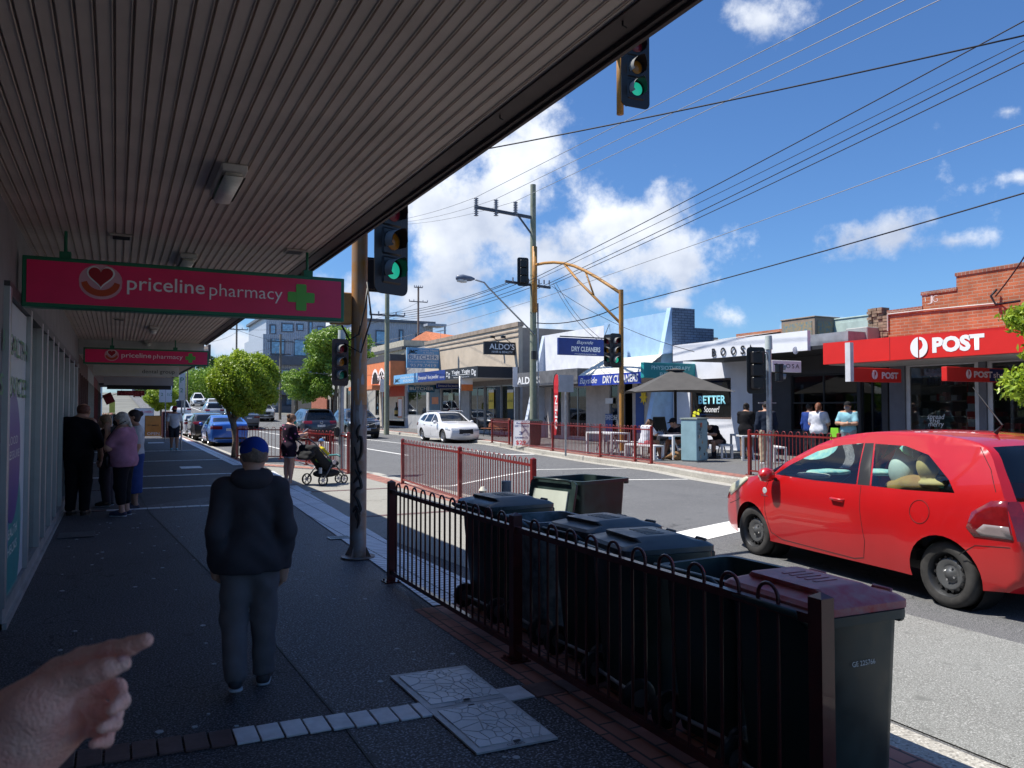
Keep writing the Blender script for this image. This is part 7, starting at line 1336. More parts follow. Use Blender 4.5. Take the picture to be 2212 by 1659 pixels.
def car(label, cat, loc, rz, sp, paint, group=None, glass=None, rim=None, name='parked_car', fine=1, plate_txt=None, lights=0, scale=1.0):
 t = thing(name, label, cat, loc, rz, group, scale); L_, W_, H_ = sp['L'], sp['W'], sp['H']; hw = W_ / 2; glass = glass or CARD; rim = rim or M_RIM
 top = sp['top']; belt = sp['belt']; sill = sp.get('sill', .20); r = sp['r']; wf, wr = sp['wf'], sp['wr']
 # smooth the upper outline
 def catmull(P, n):
  out = []
  for i in range(len(P) - 1):
   p0, p1, p2, p3 = P[max(i - 1, 0)], P[i], P[i + 1], P[min(i + 2, len(P) - 1)]
   for k in range(n):
    s = k / n; out.append(tuple(.5 * ((2 * p1[j]) + (-p0[j] + p2[j]) * s + (2 * p0[j] - 5 * p1[j] + 4 * p2[j] - p3[j]) * s * s + (-p0[j] + 3 * p1[j] - 3 * p2[j] + p3[j]) * s ** 3) * 1.0 for j in (0, 1)))
  return out + [P[-1]]
 nsub = 4 if fine else 2; prof = catmull(top, nsub); ztop = max(p[1] for p in prof)
 def Wd(x, z):
  u = (x / (L_ / 2)); pl = 1 - sp.get('nose', .20) * max(0, u) ** 4.5 - sp.get('tail', .13) * max(0, -u) ** 4.5
  b = np.interp(x, [p[0] for p in belt[::-1]], [p[1] for p in belt[::-1]])
  sec = 1 - .10 * ((max(b - .28, .3) - z) / .6) ** 2 if z < b - .28 else 1 - .05 * ((z - b + .28) / .28) ** 2
  if z > b: sec = .95 - sp.get('tumble', .30) * ((z - b) / max(ztop - b, .01)) ** 1.15 * (ztop - b) / .55
  fl = 0
  for wx in (wf, wr):
   d = math.hypot(x - wx, z - r); fl = max(fl, .016 * (1 - smoothstep(r + .04, r + .28, d)))
  return hw * (pl * sec + fl)
 xf, xr = prof[0][0], prof[-1][0]; ra = r + .055
 def arch(wx): return [(wx + ra * math.cos(R(a)), r + ra * math.sin(R(a))) for a in range(-12, 193, 12) if r + ra * math.sin(R(a)) > sill - .02]
 out = list(prof) + [(xr + .12, sill + .02)] + [(x, z) for x, z in reversed(arch(wr))] + [(wr + ra + .1, sill), (wf - ra - .1, sill)] + [(x, z) for x, z in reversed(arch(wf))] + [(xf - .12, sill + .02)]
 wins = sp['wins']
 def inside(p, poly):
  c = False; n = len(poly)
  for i in range(n):
   (x1, y1), (x2, y2) = poly[i], poly[(i + 1) % n]
   if (y1 > p[1]) != (y2 > p[1]) and p[0] < (x2 - x1) * (p[1] - y1) / (y2 - y1) + x1: c = not c
  return c
 V2 = []; E2 = []
 def loop(P):
  k = len(V2); V2.extend(Vector(p) for p in P); E2.extend((k + i, k + (i + 1) % len(P)) for i in range(len(P)))
 loop(out)
 for w in wins: loop(w[1])
 g = .075 if fine else .16; x = -L_ / 2
 while x < L_ / 2:
  z = sill
  while z < ztop:
   if inside((x, z), out) and all(math.hypot(x - a, z - b) > g * .45 for a, b in out) and all(math.hypot(x - a, z - b) > g * .4 for w in wins for a, b in w[1]): V2.append(Vector((x, z)))
   z += g
  x += g
 vo, _, fo, *_r = delaunay_2d_cdt(V2, E2, [], 0, 1e-5)
 groups = {'body': []};
 for f in fo:
  c = ((vo[f[0]] + vo[f[1]] + vo[f[2]]) / 3)
  if not inside(c, out): continue
  key = 'body'
  for w in wins:
   if inside(c, w[1]): key = w[0]; break
  groups.setdefault(key, []).append(tuple(f))
 def side_mesh(fs, off=0.0, sides=(1, -1)):
  mb = MB(); used = sorted({i for f in fs for i in f}); mp = {u: i for i, u in enumerate(used)}
  for s in sides:
   vs = [(vo[u].x, s * (Wd(vo[u].x, vo[u].y) + off), vo[u].y) for u in used]; mb.add(vs, [tuple(mp[i] for i in (f if s < 0 else reversed(f))) for f in fs])
  return mb
 body = side_mesh(groups['body'])
 ws, rs_ = sp['ws'], sp['rw']; nv = 12 if fine else 6; rows = []
 tt = lambda x: 1
 pr2 = [(xf - .12, sill + .02)] + list(prof) + [(xr + .12, sill + .02)]
 def strip_pt(i, v, off=0.0):
  x, z = pr2[i]; a = pr2[max(i - 1, 0)]; b = pr2[min(i + 1, len(pr2) - 1)]; d = Vector((b[0] - a[0], b[1] - a[1])).normalized(); n = Vector((d.y, -d.x)) * -1
  if n.dot(Vector((x, z - .6))) < 0: n = -n
  endf = abs(x) / (L_ / 2); bul = (.035 + .10 * smoothstep(.86, 1.0, endf)) * (1 - v * v) + off
  return (x + n.x * bul, v * Wd(x, z), z + n.y * bul * (.5 if z > belt[0][1] else 1))
 def inr(x, z, rg): return rg[0] <= x <= rg[1] and z > rg[2]
 gl = {'windscreen': [], 'rear_window': []}; bf = []
 sv = [-1, -.93, -.86] + [(-.86 + 1.72 * k / nv) for k in range(1, nv)] + [.86, .93, 1]; nn = len(sv)
 SV = [strip_pt(i, v) for i in range(len(pr2)) for v in sv]
 for i in range(len(pr2) - 1):
  xm = (pr2[i][0] + pr2[i + 1][0]) / 2; zm = (pr2[i][1] + pr2[i + 1][1]) / 2
  for k in range(nn - 1):
   f = (i * nn + k, (i + 1) * nn + k, (i + 1) * nn + k + 1, i * nn + k + 1); vm = (sv[k] + sv[k + 1]) / 2
   if abs(vm) < .86 and inr(xm, zm, ws): gl['windscreen'].append(f)
   elif abs(vm) < .86 and inr(xm, zm, rs_): gl['rear_window'].append(f)
   else: bf.append(f)
 body.add(SV, [tuple(reversed(f)) for f in bf])
 mbp = bpy.data.meshes.new('body'); mbp.from_pydata(body.v, [], body.f); bm = bmesh.new(); bm.from_mesh(mbp); bmesh.ops.remove_doubles(bm, verts=bm.verts, dist=.004); bmesh.ops.recalc_face_normals(bm, faces=bm.faces); bm.to_mesh(mbp); bm.free()
 mbp.polygons.foreach_set('use_smooth', [True] * len(mbp.polygons)); mbp.set_sharp_from_angle(angle=R(62)); B_ = link('body', mbp, paint, t)
 for nm, fs in gl.items():
  if fs: mb = MB(); mb.add(SV, [tuple(reversed(f)) for f in fs]); me = mb.build(nm, glass, t, smooth=True); bm = bmesh.new(); bm.from_mesh(me.data); bmesh.ops.delete(bm, geom=[v for v in bm.verts if not v.link_faces], context='VERTS'); bm.to_mesh(me.data); bm.free()
 for w in wins:
  if groups.get(w[0]):
   fs_ = groups.pop(w[0])
   for s in (1, -1): side_mesh(fs_, 0, (s,)).build('side_window' if w[0] != 'pillar' else 'pillar', glass if not w[0].startswith('pillar') else M_TRIM, t, smooth=True)
 # dark inner tub, seats
 mb = MB(); zb = min(p[1] for p in belt) - .12; xa, xb = wr - .15, wf + .1; iw = hw * .80
 mb.box((xr + .35, -iw * .9, sill + .03), (xf - .35, iw * .9, sill + .12)); mb.box((wf + .36, -iw * .8, sill + .12), (xf - .3, iw * .8, sill + .42)); mb.box((wr + .40, -iw, sill + .12), (wf - .40, iw, zb - .25)); mb.box((xr + .3, -iw * .62, sill + .12), (wf + .36, iw * .62, zb - .1)); mb.build('floor_tub', M_TRIM, t)
 if fine:
  st = mat('seat_fabric', (.06, .06, .065), .9)
  for x_ in sp.get('seats', (.1, -.8)):
   for y_ in (-.36, .36): mb = MB(); mb.box((x_ - .12, y_ - .22, zb - .25), (x_ + .02, y_ + .22, zb + .16)); mb.box((x_ - .1, y_ - .12, zb + .17), (x_ - .02, y_ + .12, zb + .36)); mb.build('seat', st, t, bevel=.03)
  mb = MB(); xd = sp['ws'][0] - .05; mb.box((xd - .1, -iw, zb - .2), (xd + .45, iw, zb + .02)); mb.build('dashboard', mat('dash_grey', (.22, .24, .25), .7), t, bevel=.04)
  mb = MB(); mb.lathe([(.165, 0), (.18, .012), (.195, 0), (.18, -.012), (.165, 0)], axis='X', n=18, M=Matrix.Translation((xd - .32, -.36, zb + .05)) @ Matrix.Rotation(R(22), 4, 'Y')); mb.build('steering_wheel', M_TRIM, t)
 # wheels
 for wx in (wf, wr):
  for s in (1, -1):
   y0 = s * (Wd(wx, r) - .115 if True else 0); M = Matrix.Translation((wx, y0, r)) @ (Matrix.Rotation(R(180), 4, 'Z') if s < 0 else Matrix.Identity(4)); mb = MB(); n = 32 if fine else 16
   mb.lathe([(r * .66, .085), (r * .80, .10), (r * .93, .092), (r, .065), (r, -.07), (r * .9, -.1), (r * .6, -.1)], axis='Y', n=n, M=M); w = mb.build('wheel', M_TYRE, t, smooth=True)
   mb = MB(); mb.lathe([(r * .67, .088), (r * .64, .075), (r * .60, .03), (r * .58, -.02), (0, -.02)], axis='Y', n=n, M=M); rm = mb.build('rim', rim, w, smooth=True, auto=40)
   if rim is M_STEEL:
    mb = MB(); mb.lathe([(r * .57, .0), (r * .47, .05), (r * .42, .055), (r * .30, .03), (r * .2, .03), (r * .14, .06), (0, .065)], axis='Y', n=n, M=M); mb.build('wheel_disc', mat('steel_disc', (.12, .125, .13), .35, .5), rm, smooth=True)
    mb = MB()
    for k in range(14): a = 2 * math.pi * k / 14; c = M @ Vector((r * .50 * math.cos(a), .052, r * .50 * math.sin(a))); c2 = M @ Vector((r * .50 * math.cos(a), .036, r * .50 * math.sin(a))); mb.cyl(c2, c, .014, n=8)
    mb.build('vent_holes', M_TRIM, rm)
    for k in range(4): mb = MB(); a = 2 * math.pi * k / 4 + .4; c = M @ Vector((r * .19 * math.cos(a), .055, r * .19 * math.sin(a))); c2 = M @ Vector((r * .19 * math.cos(a), .028, r * .19 * math.sin(a))); mb.cyl(c2, c, .011, n=6); mb.build('wheel_nut', M_CHR, rm)
   else:
    mb = MB();
    for k in range(10): a = 2 * math.pi * k / 10 + (.12 if k % 2 else -.12); mb.bar(M @ Vector((r * .1 * math.cos(a), .06, r * .1 * math.sin(a))), M @ Vector((r * .62 * math.cos(a), .05, r * .62 * math.sin(a))), .028, .025, up=(0, 1, 0))
    mb.lathe([(0, .075), (r * .14, .07), (r * .16, .03)], axis='Y', n=12, M=M); mb.build('spokes', rim, rm)
   mb = MB(); mb.lathe([(ra - .01, .02), (ra - .012, -.22), (0, -.22)], axis='Y', n=24, M=M @ Matrix.Translation((0, 0, .0))); mb.build('wheel_arch_liner', M_TRIM, t, smooth=True, auto=40)
 # seams, handles, mirrors
 def sl(P, rad, off=.0, nm='seam', m=None, sides=(1, -1)):
  for s in sides:
   mb = MB(); mb.tube([(x, s * (Wd(x, z) + off), z) for x, z in P], rad, 5); mb.build(nm, m or mat('seam_black', (.01, .01, .01), .8), t)
 def dens(P, st=.08):
  out = []
  for a, b in zip(P, P[1:]):
   n = max(1, int(math.hypot(b[0] - a[0], b[1] - a[1]) / st)); out += [(a[0] + (b[0] - a[0]) * k / n, a[1] + (b[1] - a[1]) * k / n) for k in range(n)]
  return out + [P[-1]]
 for P in sp.get('seams', []): sl(dens(P), .0038, -.001)
 def side_patch(poly, off, nm, m, sides=(1, -1)):
  for s in sides:
   c = (sum(p[0] for p in poly) / len(poly), sum(p[1] for p in poly) / len(poly)); mb = MB(); rings = []
   for f, o in ((1.0, -.006), (.97, off), (.5, off), (.0, off)): rings.append([(c[0] + (p[0] - c[0]) * f, s * (Wd(c[0] + (p[0] - c[0]) * f, c[1] + (p[1] - c[1]) * f) + o), c[1] + (p[1] - c[1]) * f) for p in dens(poly + [poly[0]], .06)[:-1]])
   n = len(rings[0]); mb.v = [p for q in rings for p in q]; mb.f = [(i * n + k, i * n + (k + 1) % n, (i + 1) * n + (k + 1) % n, (i + 1) * n + k) for i in range(3) for k in range(n)]; mb.mi = [0] * len(mb.f); mb.build(nm, m, t, smooth=True)
 def end_patch(z0, z1, y0, y1, nm, m, front, off=.012, ny=6, sides=(1, -1), shrink=0.0):
  idx = [p for p in pr2 if (p[0] > 0) == front]
  zs = [z0 + (z1 - z0) * k / 4 for k in range(5)]; cand = sorted([(p[1], p[0]) for p in idx if abs(p[0]) > L_ / 2 * .72])
  for s in sides:
   rows = []
   for z in zs:
    x = float(np.interp(z, [c[0] for c in cand], [c[1] for c in cand])); row = []
    for k in range(ny + 1):
     v = y0 + (y1 - y0) * k / ny; bul = (.035 + .10 * smoothstep(.86, 1.0, abs(x) / (L_ / 2))) * (1 - v * v) + off; row.append((x + (bul if front else -bul), s * v * (Wd(x, z) + off * .5), z))
    rows.append(row)
   mb = MB(); n = ny + 1; mb.add([p for q in rows for p in q], [(i * n + k, i * n + k + 1, (i + 1) * n + k + 1, (i + 1) * n + k) for i in range(4) for k in range(ny)]); mb.build(nm, m, t, smooth=True)
 for d in sp.get('details', []):
  k = d[0]
  if k == 'side': side_patch(d[1], d[2], d[3], d[4])
  elif k == 'end': end_patch(*d[1:3], *d[3:5], d[5], d[6], d[7], **(d[8] if len(d) > 8 else {}))
 for hx, hz in sp.get('handles', []):
  for s in (1, -1): mb = MB(); y_ = Wd(hx, hz); mb.tube([(hx + .09, s * (y_ - .01), hz), (hx + .07, s * (y_ + .03), hz), (hx - .07, s * (y_ + .03), hz - .005), (hx - .09, s * (y_ - .01), hz - .005)], .014, 8); mb.build('door_handle', sp.get('hm', paint), t, smooth=True)
 mx, mz = sp['mirror']
 for s in (1, -1):
  y_ = Wd(mx, mz); mb = MB(); mb.lathe([(0, -.09), (.07, -.07), (.085, 0), (.07, .06), (0, .09)], c=(mx, s * (y_ + .13), mz + .07), axis='Y', n=12, M=Matrix.Identity(4)); q = mb.build('mirror', sp.get('mm', paint), t, smooth=True); mb = MB(); mb.bar((mx, s * (y_ - .01), mz + .01), (mx, s * (y_ + .08), mz + .05), .05, .03); mb.build('stalk', M_TRIM, q)
  mb = MB(); mb.lathe([(0, -.086), (.055, -.084), (.055, -.08)], axis='X', n=12, M=Matrix.Translation((mx + .02, s * (y_ + .13), mz + .07))); mb.build('mirror_glass', M_CHR, q)
 for front in (True, False):
  zz = sp['pz'][0 if front else 1];
  if zz is None: continue
  x = [p[0] for p in sorted([(p[0], p[1]) for p in pr2 if (p[0] > 0) == front and abs(p[0]) > L_ / 2 * .7], key=lambda p: abs(p[1] - zz))][0]; sx = 1 if front else -1; xx = x + sx * .145
  mb = MB(); mb.box((min(xx, xx + sx * .01), -.19, zz - .055), (max(xx, xx + sx * .01), .19, zz + .055)); p = mb.build('number_plate', M_PLATE, t)
  if plate_txt: text(plate_txt, (xx + sx * .011, .16 if not front else -.16, zz - .03), (((0, 1 if front else -1, 0)), (0, 0, 1)), .065, .32, mat('plate_blue', (.03, .05, .2), .5), p, ext=.002, world=False)
 return t, Wd, side_patch, end_patch
# body styles
def hatch():
 L, H = 3.75, 1.53
 top = [(1.86, .33), (1.875, .50), (1.80, .66), (1.62, .80), (1.25, .93), (.92, 1.02), (.30, 1.37), (-.10, 1.49), (-.60, 1.53), (-1.15, 1.50), (-1.50, 1.42), (-1.66, 1.20), (-1.76, .98), (-1.84, .72), (-1.86, .45), (-1.84, .33)]
 belt = [(1.87, .80), (.90, .98), (.0, .98), (-.8, 1.0), (-1.6, 1.03)]
 w1 = [(.80, 1.00), (.62, 1.12), (.30, 1.29), (.02, 1.37), (-.26, 1.405), (-.30, 1.20), (-.34, .995), (.2, .985)]
 w0 = [(1.02, .985), (.86, 1.06), (.70, 1.14), (.84, 1.00), (.88, .985)]
 wp_ = [(-.275, 1.405), (-.38, 1.41), (-.50, .998), (-.355, .995), (-.31, 1.20)]
 w2 = [(-.40, 1.405), (-.75, 1.40), (-1.02, 1.33), (-1.28, 1.13), (-1.36, 1.02), (-.9, 1.0), (-.52, .998)]
 return dict(L=L, W=1.75, H=H, top=top, belt=belt, r=.292, wf=1.20, wr=-1.26, wins=[('front', w1), ('quarter', w0), ('pillar', wp_), ('rear', w2)], ws=(.28, .95, 1.03), rw=(-1.80, -1.50, .98), mirror=(.78, .93), pz=(.48, .62), nose=.26, tail=.15, sill=.22, handles=[(-.14, .83)],
    seams=[[(.87, .98), (.93, .80), (.92, .55), (.85, .33), (.70, .27), (-.30, .25), (-.42, .28), (-.46, .45), (-.42, .75), (-.40, .99)], [(-1.80, .62), (-1.55, .60), (-1.42, .50)], [(1.75, .55), (1.50, .62), (1.42, .66)], [(-1.46, 1.42), (-1.6, 1.24), (-1.68, 1.06)]], seats=(.0, -.85),
    details=[('side', [(-1.77, 1.0), (-1.66, .99), (-1.52, .88), (-1.48, .74), (-1.54, .67), (-1.83, .68)], .008, 'tail_light', M_TAIL), ('end', .68, .99, .84, 1.0, 'tail_light', M_TAIL, False, dict(off=.008)), ('side', [(-1.80, .79), (-1.62, .79), (-1.56, .73), (-1.60, .69), (-1.82, .69)], .013, 'reverse_light', mat('tail_clear', (.22, .18, .18), .15, coat=1.0)),
      ('side', [(1.80, .70), (1.70, .80), (1.35, .93), (1.30, .90), (1.50, .76), (1.72, .66)], .012, 'headlight', mat('head_yellowed', (.50, .50, .38), .3, coat=.5)), ('end', .60, .78, .55, 1.0, 'headlight', M_HEAD, True), ('end', .38, .50, 0, .5, 'grille', M_TRIM, True, dict(sides=(1, -1)))])
def suv(L=4.6, W=1.86, H=1.66, r=.36, rails=True, hoodz=1.05):
 top = [(L/2 - .02, .40), (L/2, .62), (L/2 - .06, .88), (L/2 - .28, hoodz - .06), (L/2 - .75, hoodz), (L/2 - 1.15, hoodz + .06), (L/2 - 1.85, H - .14), (L/2 - 2.25, H - .02), (.0 - .4, H), (-L/2 + .75, H - .05), (-L/2 + .38, H - .15), (-L/2 + .14, 1.12), (-L/2 + .03, .92), (-L/2, .60), (-L/2 + .03, .40)]
 belt = [(L/2, .95), (L/2 - 1.1, 1.05), (0, 1.08), (-L/2, 1.15)]
 b = 1.09; w1 = [(L/2 - 1.28, b), (L/2 - 1.85, H - .22), (L/2 - 2.15, H - .15), (.05, H - .13), (.02, b)]; w2 = [(-.05, b), (-.02, H - .13), (-.9, H - .16), (-1.0, b + .03)]; w3 = [(-1.08, b + .04), (-.98, H - .17), (-1.35, H - .21), (-1.62, b + .10)]
 return dict(L=L, W=W, H=H, top=top, belt=belt, r=r, wf=L/2 - .90, wr=-L/2 + .95, wins=[('front', w1), ('mid', w2), ('rear', w3)], ws=(L/2 - 1.95, L/2 - 1.12, hoodz + .03), rw=(-L/2 + .05, -L/2 + .45, 1.08), mirror=(L/2 - 1.35, 1.03), pz=(.52, .80), sill=.28, handles=[(.15, .95), (-.85, .97)],
    seams=[[(L/2 - 1.2, 1.07), (L/2 - 1.22, .6), (L/2 - 1.3, .35), (.1, .33), (.0, .5), (.02, 1.07)], [(.0, .5), (-.05, .34), (-.95, .36), (-1.05, .6), (-1.03, 1.1)]], nose=.22, tail=.12, hm=M_CHR,
    details=[('end', .76, .92, .62, 1.0, 'headlight', M_HEAD, True), ('side', [(L/2 - .08, .80), (L/2 - .2, .92), (L/2 - .5, .96), (L/2 - .45, .84)], .01, 'headlight', M_HEAD), ('end', .60, .90, 0, .52, 'grille', M_TRIM, True), ('end', .36, .52, 0, .85, 'bumper_grille', M_TRIM, True),
      ('end', .90, 1.06, .55, 1.0, 'tail_light', M_TAIL, False), ('side', [(-L/2 + .06, .92), (-L/2 + .1, 1.06), (-L/2 + .42, 1.04), (-L/2 + .38, .94)], .01, 'tail_light', M_TAIL), ('end', .40, .62, 0, .95, 'rear_bumper', M_TRIM, False)])
def sedan(L=4.65, W=1.81, H=1.44, r=.32):
 top = [(L/2 - .02, .35), (L/2, .52), (L/2 - .08, .70), (L/2 - .30, .82), (L/2 - .8, .92), (L/2 - 1.35, .98), (L/2 - 2.05, H - .10), (L/2 - 2.4, H - .01), (-.25, H), (-.75, H - .04), (-1.15, H - .15), (-1.65, 1.12), (-1.85, 1.08), (-L/2 + .08, 1.04), (-L/2 + .01, .92), (-L/2, .55), (-L/2 + .03, .35)]
 belt = [(L/2, .75), (L/2 - 1.35, .94), (0, .97), (-L/2, 1.0)]; b = .985
 w1 = [(L/2 - 1.42, b), (L/2 - 2.05, H - .20), (L/2 - 2.3, H - .12), (.0, H - .10), (-.02, b)]; w2 = [(-.09, b), (-.07, H - .10), (-.7, H - .14), (-1.05, H - .28), (-1.25, b + .02)]
 return dict(L=L, W=W, H=H, top=top, belt=belt, r=r, wf=L/2 - .82, wr=-L/2 + 1.05, wins=[('front', w1), ('rear', w2)], ws=(L/2 - 2.15, L/2 - 1.38, .99), rw=(-1.68, -1.02, 1.10), mirror=(L/2 - 1.5, .93), pz=(.42, .78), sill=.20, handles=[(.1, .86), (-.95, .88)], tail=.14,
    seams=[[(L/2 - 1.3, .95), (L/2 - 1.32, .5), (L/2 - 1.4, .28), (.05, .26), (-.05, .5), (-.05, .97)], [(-.05, .5), (-.1, .27), (-.8, .28), (-1.1, .6), (-1.15, .97)]],
    details=[('end', .60, .72, .55, 1.0, 'headlight', M_HEAD, True), ('side', [(L/2 - .1, .62), (L/2 - .25, .74), (L/2 - .55, .78), (L/2 - .5, .66)], .01, 'headlight', M_HEAD), ('end', .45, .68, 0, .5, 'grille', M_TRIM, True),
      ('end', .80, .95, .45, 1.0, 'tail_light', M_TAIL, False), ('side', [(-L/2 + .04, .80), (-L/2 + .06, .95), (-L/2 + .35, .95), (-L/2 + .3, .82)], .01, 'tail_light', M_TAIL), ('end', .30, .42, 0, .9, 'rear_diffuser', M_TRIM, False)])
def wagon():
 d = sedan(4.68, 1.80, 1.50, .325); L = 4.68; H = 1.50
 d['top'] = [(L/2 - .02, .35), (L/2, .55), (L/2 - .08, .74), (L/2 - .30, .88), (L/2 - .8, .98), (L/2 - 1.30, 1.03), (L/2 - 2.0, H - .10), (L/2 - 2.4, H - .01), (-.3, H), (-1.2, H - .04), (-1.85, H - .14), (-2.15, 1.12), (-2.28, .95), (-2.34, .55), (-2.31, .35)]
 d['wins'] = [('front', [(L/2 - 1.42, 1.0), (L/2 - 2.0, H - .20), (L/2 - 2.3, H - .12), (.0, H - .10), (-.02, 1.0)]), ('mid', [(-.09, 1.0), (-.07, H - .10), (-.85, H - .12), (-1.0, 1.01)]), ('rear', [(-1.08, 1.02), (-.95, H - .13), (-1.5, H - .18), (-1.82, 1.1)])]; d['rw'] = (-2.2, -1.82, 1.08); d['hoodz'] = 1; d['wr'] = -L/2 + .98
 d['ws'] = (L/2 - 2.1, L/2 - 1.32, 1.04); return d
def stretch(sp, k):
 f = lambda P: [(x * k, z) for x, z in P]
 for n in ('top', 'belt', 'handles'): sp[n] = f(sp[n])
 sp['wins'] = [(n, f(P)) for n, P in sp['wins']]; sp['seams'] = [f(P) for P in sp['seams']]; sp['details'] = [(d[0], f(d[1])) + d[2:] if d[0] == 'side' else d for d in sp['details']]
 for n in ('L', 'wf', 'wr'): sp[n] *= k
 for n in ('ws', 'rw'): sp[n] = (sp[n][0] * k, sp[n][1] * k, sp[n][2])
 sp['mirror'] = (sp['mirror'][0] * k, sp['mirror'][1]); return sp
# red hatchback in the foreground
A_, B_ = G(1631, 1197, -.05), G(2046, 1311, -.05); hd = math.atan2(A_.y - B_.y, A_.x - B_.x); sc = (A_ - B_).length / 2.46; print('hatch scale', sc)
cx_ = (A_ + B_) / 2; fwd = Vector((math.cos(hd), math.sin(hd), 0)); rgt = Vector((math.sin(hd), -math.cos(hd), 0)); c = cx_ + rgt * (1.75 / 2 * .985 - .09) + fwd * .03
rp = mat('car_paint_red', (.43, .006, .008), .32, var=.06, vscale=2, coat=.9)
ctop = zroad(c.x)
t, Wd, sp_f, ep_f = car('bright red three-door hatchback with black steel wheels driving past on the near lane', 'car', (c.x, c.y, -.055), hd, stretch(hatch(), sc / .985), rp, glass=CARG, rim=M_STEEL, name='hatchback', scale=.985)
# things inside and on the hatchback
def inbl(nm, prims, m, lab=None): return blob(nm, prims, .02, .03, m, t, wrinkle=.004, wscale=5)
inbl('white_bag', [('e', (-.62, .48, 1.14), (.14, .12, .17)), ('c', (-.60, .48, 1.2), (-.56, .48, 1.36), .08, .02)], mat('bag_white', (.55, .68, .66), .6)); inbl('straw_hat', [('e', (-.95, .45, 1.20), (.13, .16, .16)), ('e', (-1.0, .42, 1.05), (.2, .2, .05))], mat('straw', (.55, .45, .20), .8)); inbl('clothes_pile', [('e', (-.78, .45, 1.02), (.22, .2, .10)), ('e', (-.65, .5, .98), (.2, .15, .08))], mat('clothes_ochre', (.50, .38, .10), .85, col2=(.35, .2, .08)))
inbl('dark_toy', [('e', (-1.12, .45, 1.08), (.12, .1, .12))], M_BLACK); inbl('dash_towel', [('e', (.72, .2, 1.02), (.16, .3, .035)), ('e', (.5, -.35, 1.02), (.2, .18, .04))], mat('towel_blue', (.15, .45, .55), .8, col2=(.5, .7, .6), vscale=12)); inbl('dash_papers', [('e', (.62, .5, 1.0), (.22, .16, .03))], mat('papers', (.6, .62, .6), .8)); inbl('green_shade', [('e', (.32, -.55, 1.22), (.10, .05, .12))], mat('shade_green', (.3, .65, .12), .7, col2=(.2, .5, .6), vscale=9))
mb = MB(); q = [(-1.58, .74), (-1.5, .74)]; ring_ = [( -1.16 + .105 * math.cos(R(a)), .82 + .105 * math.sin(R(a))) for a in range(0, 361, 15)]; mb.tube([(x, Wd(x, z) + .001, z) for x, z in ring_], .003, 5); mb.build('fuel_flap', mat('seam_black', (.01, .01, .01), .8), t)
mb = MB(); mb.tube([(-.95, .0, 1.545), (-1.02, 0, 1.62), (-.72, .0, 1.98)], [.022, .008, .004], 6); mb.v = [(x - .3, y, z - .015) for x, y, z in mb.v]; mb.build('aerial', M_TRIM, t)
mb = MB(); mb.lathe([(0, .008), (.03, .006), (.04, 0)], axis='Y', n=16, c=(1.02, Wd(1.02, .80) + .002, .80)); mb.build('side_indicator', M_HEAD, t)
text('VVT-i', (1.08, Wd(1.02, .74) + .003, .735), ((-1, 0, 0), (0, 0, 1)), .028, .12, M_CHR, t, world=False, ext=.004, bold=.02)
# tailgate badge and dealer sticker
text('TOYOTA', (-2.21, .40, .90), ((0, -1, 0), (.12, 0, 1)), .035, .22, M_CHR, t, world=False, ext=.012, bold=.02)
mb = MB(); mb.prism(rrect(.22, .075, .035, 4), (-2.085, .42, 1.11), (0, -1, 0), Vector((.35, 0, 1)).normalized(), .003); st_ = mb.build('rear_sticker', M_LET, t); text('ELTHAM', (-2.088, .50, 1.10), ((0, -1, 0), Vector((.35, 0, 1)).normalized()), .03, .16, mat('ink_blue', (.05, .22, .45), .5), st_, world=False, ext=.004, bold=.02)
# other vehicles
def put(label, cat, x, y, heading, sp, paint, **k): return car(label, cat, (x, y, zroad(min(max(x, 3.7), 15.4)) + rise(y)), heading, sp, paint, fine=k.pop('fine', 1), **k)
Wg = wagon(); t, Wd_, *_ = put('white station wagon with roof rails parked by the far kerb', 'car', 15.0, 37.15, R(-90), Wg, paint_mat('white', (.72, .72, .73)), name='station_wagon', plate_txt='1KI 2EF')
for s in (1, -1): mb = MB(); mb.tube([(.6, s * .60, 1.50), (.5, s * .60, 1.56), (-1.2, s * .60, 1.55), (-1.35, s * .60, 1.47)], .016, 6); mb.build('roof_rail', M_ALU, t)
t, *_ = put('black SUV with wide chrome slash grille coming toward the camera behind the pole', 'car', 12.35, 44.6, R(-91), suv(4.7, 1.9, 1.66), paint_mat('black', (.018, .02, .025)), name='suv', plate_txt='1XM 1RQ')
mb = MB(); mb.bar((2.50, -.42, .64), (2.50, .42, .86), .03); mb.build('slash_bar', M_CHR, t); mb = MB(); mb.lathe([(.05, 0), (.075, .012), (.09, 0), (.075, -.012), (.05, 0)], c=(2.51, 0, .75), axis='X', n=16); mb.build('ring_badge', M_CHR, t); mb = MB(); mb.tube([(2.50, y_, z_) for y_, z_ in rrect(1.0, .34, .06, 3, 0, .75)] + [(2.50, .5, .86)], .012, 5); mb.build('grille_frame', M_CHR, t)
t, *_ = put('dark navy SUV seen from behind on the road past the bent fence', 'car', 9.35, 42.6, R(90), suv(4.55, 1.84, 1.67), paint_mat('navy', (.03, .033, .05)), name='suv', plate_txt='1SF 7GA')
mb = MB(); mb.lathe([(.05, 0), (.06, .01), (.075, 0), (.06, -.01), (.05, 0)], c=(-2.44, 0, .98), axis='X', n=14); mb.build('badge', M_CHR, t)
mb = MB(); mb.bar((-2.17, .30, 1.17), (-2.20, -.25, 1.20), .02); mb.build('wiper', M_TRIM, t); mb = MB(); mb.box((-2.0, -.55, 1.60), (-1.75, .55, 1.64)); mb.build('spoiler', paint_mat('navy', (.03, .033, .05)), t, bevel=.01)
put('silver SUV facing the camera in the oncoming lane', 'car', 12.5, 78, R(-91), suv(4.6, 1.86, 1.66), paint_mat('silver', (.38, .40, .43)), name='suv')
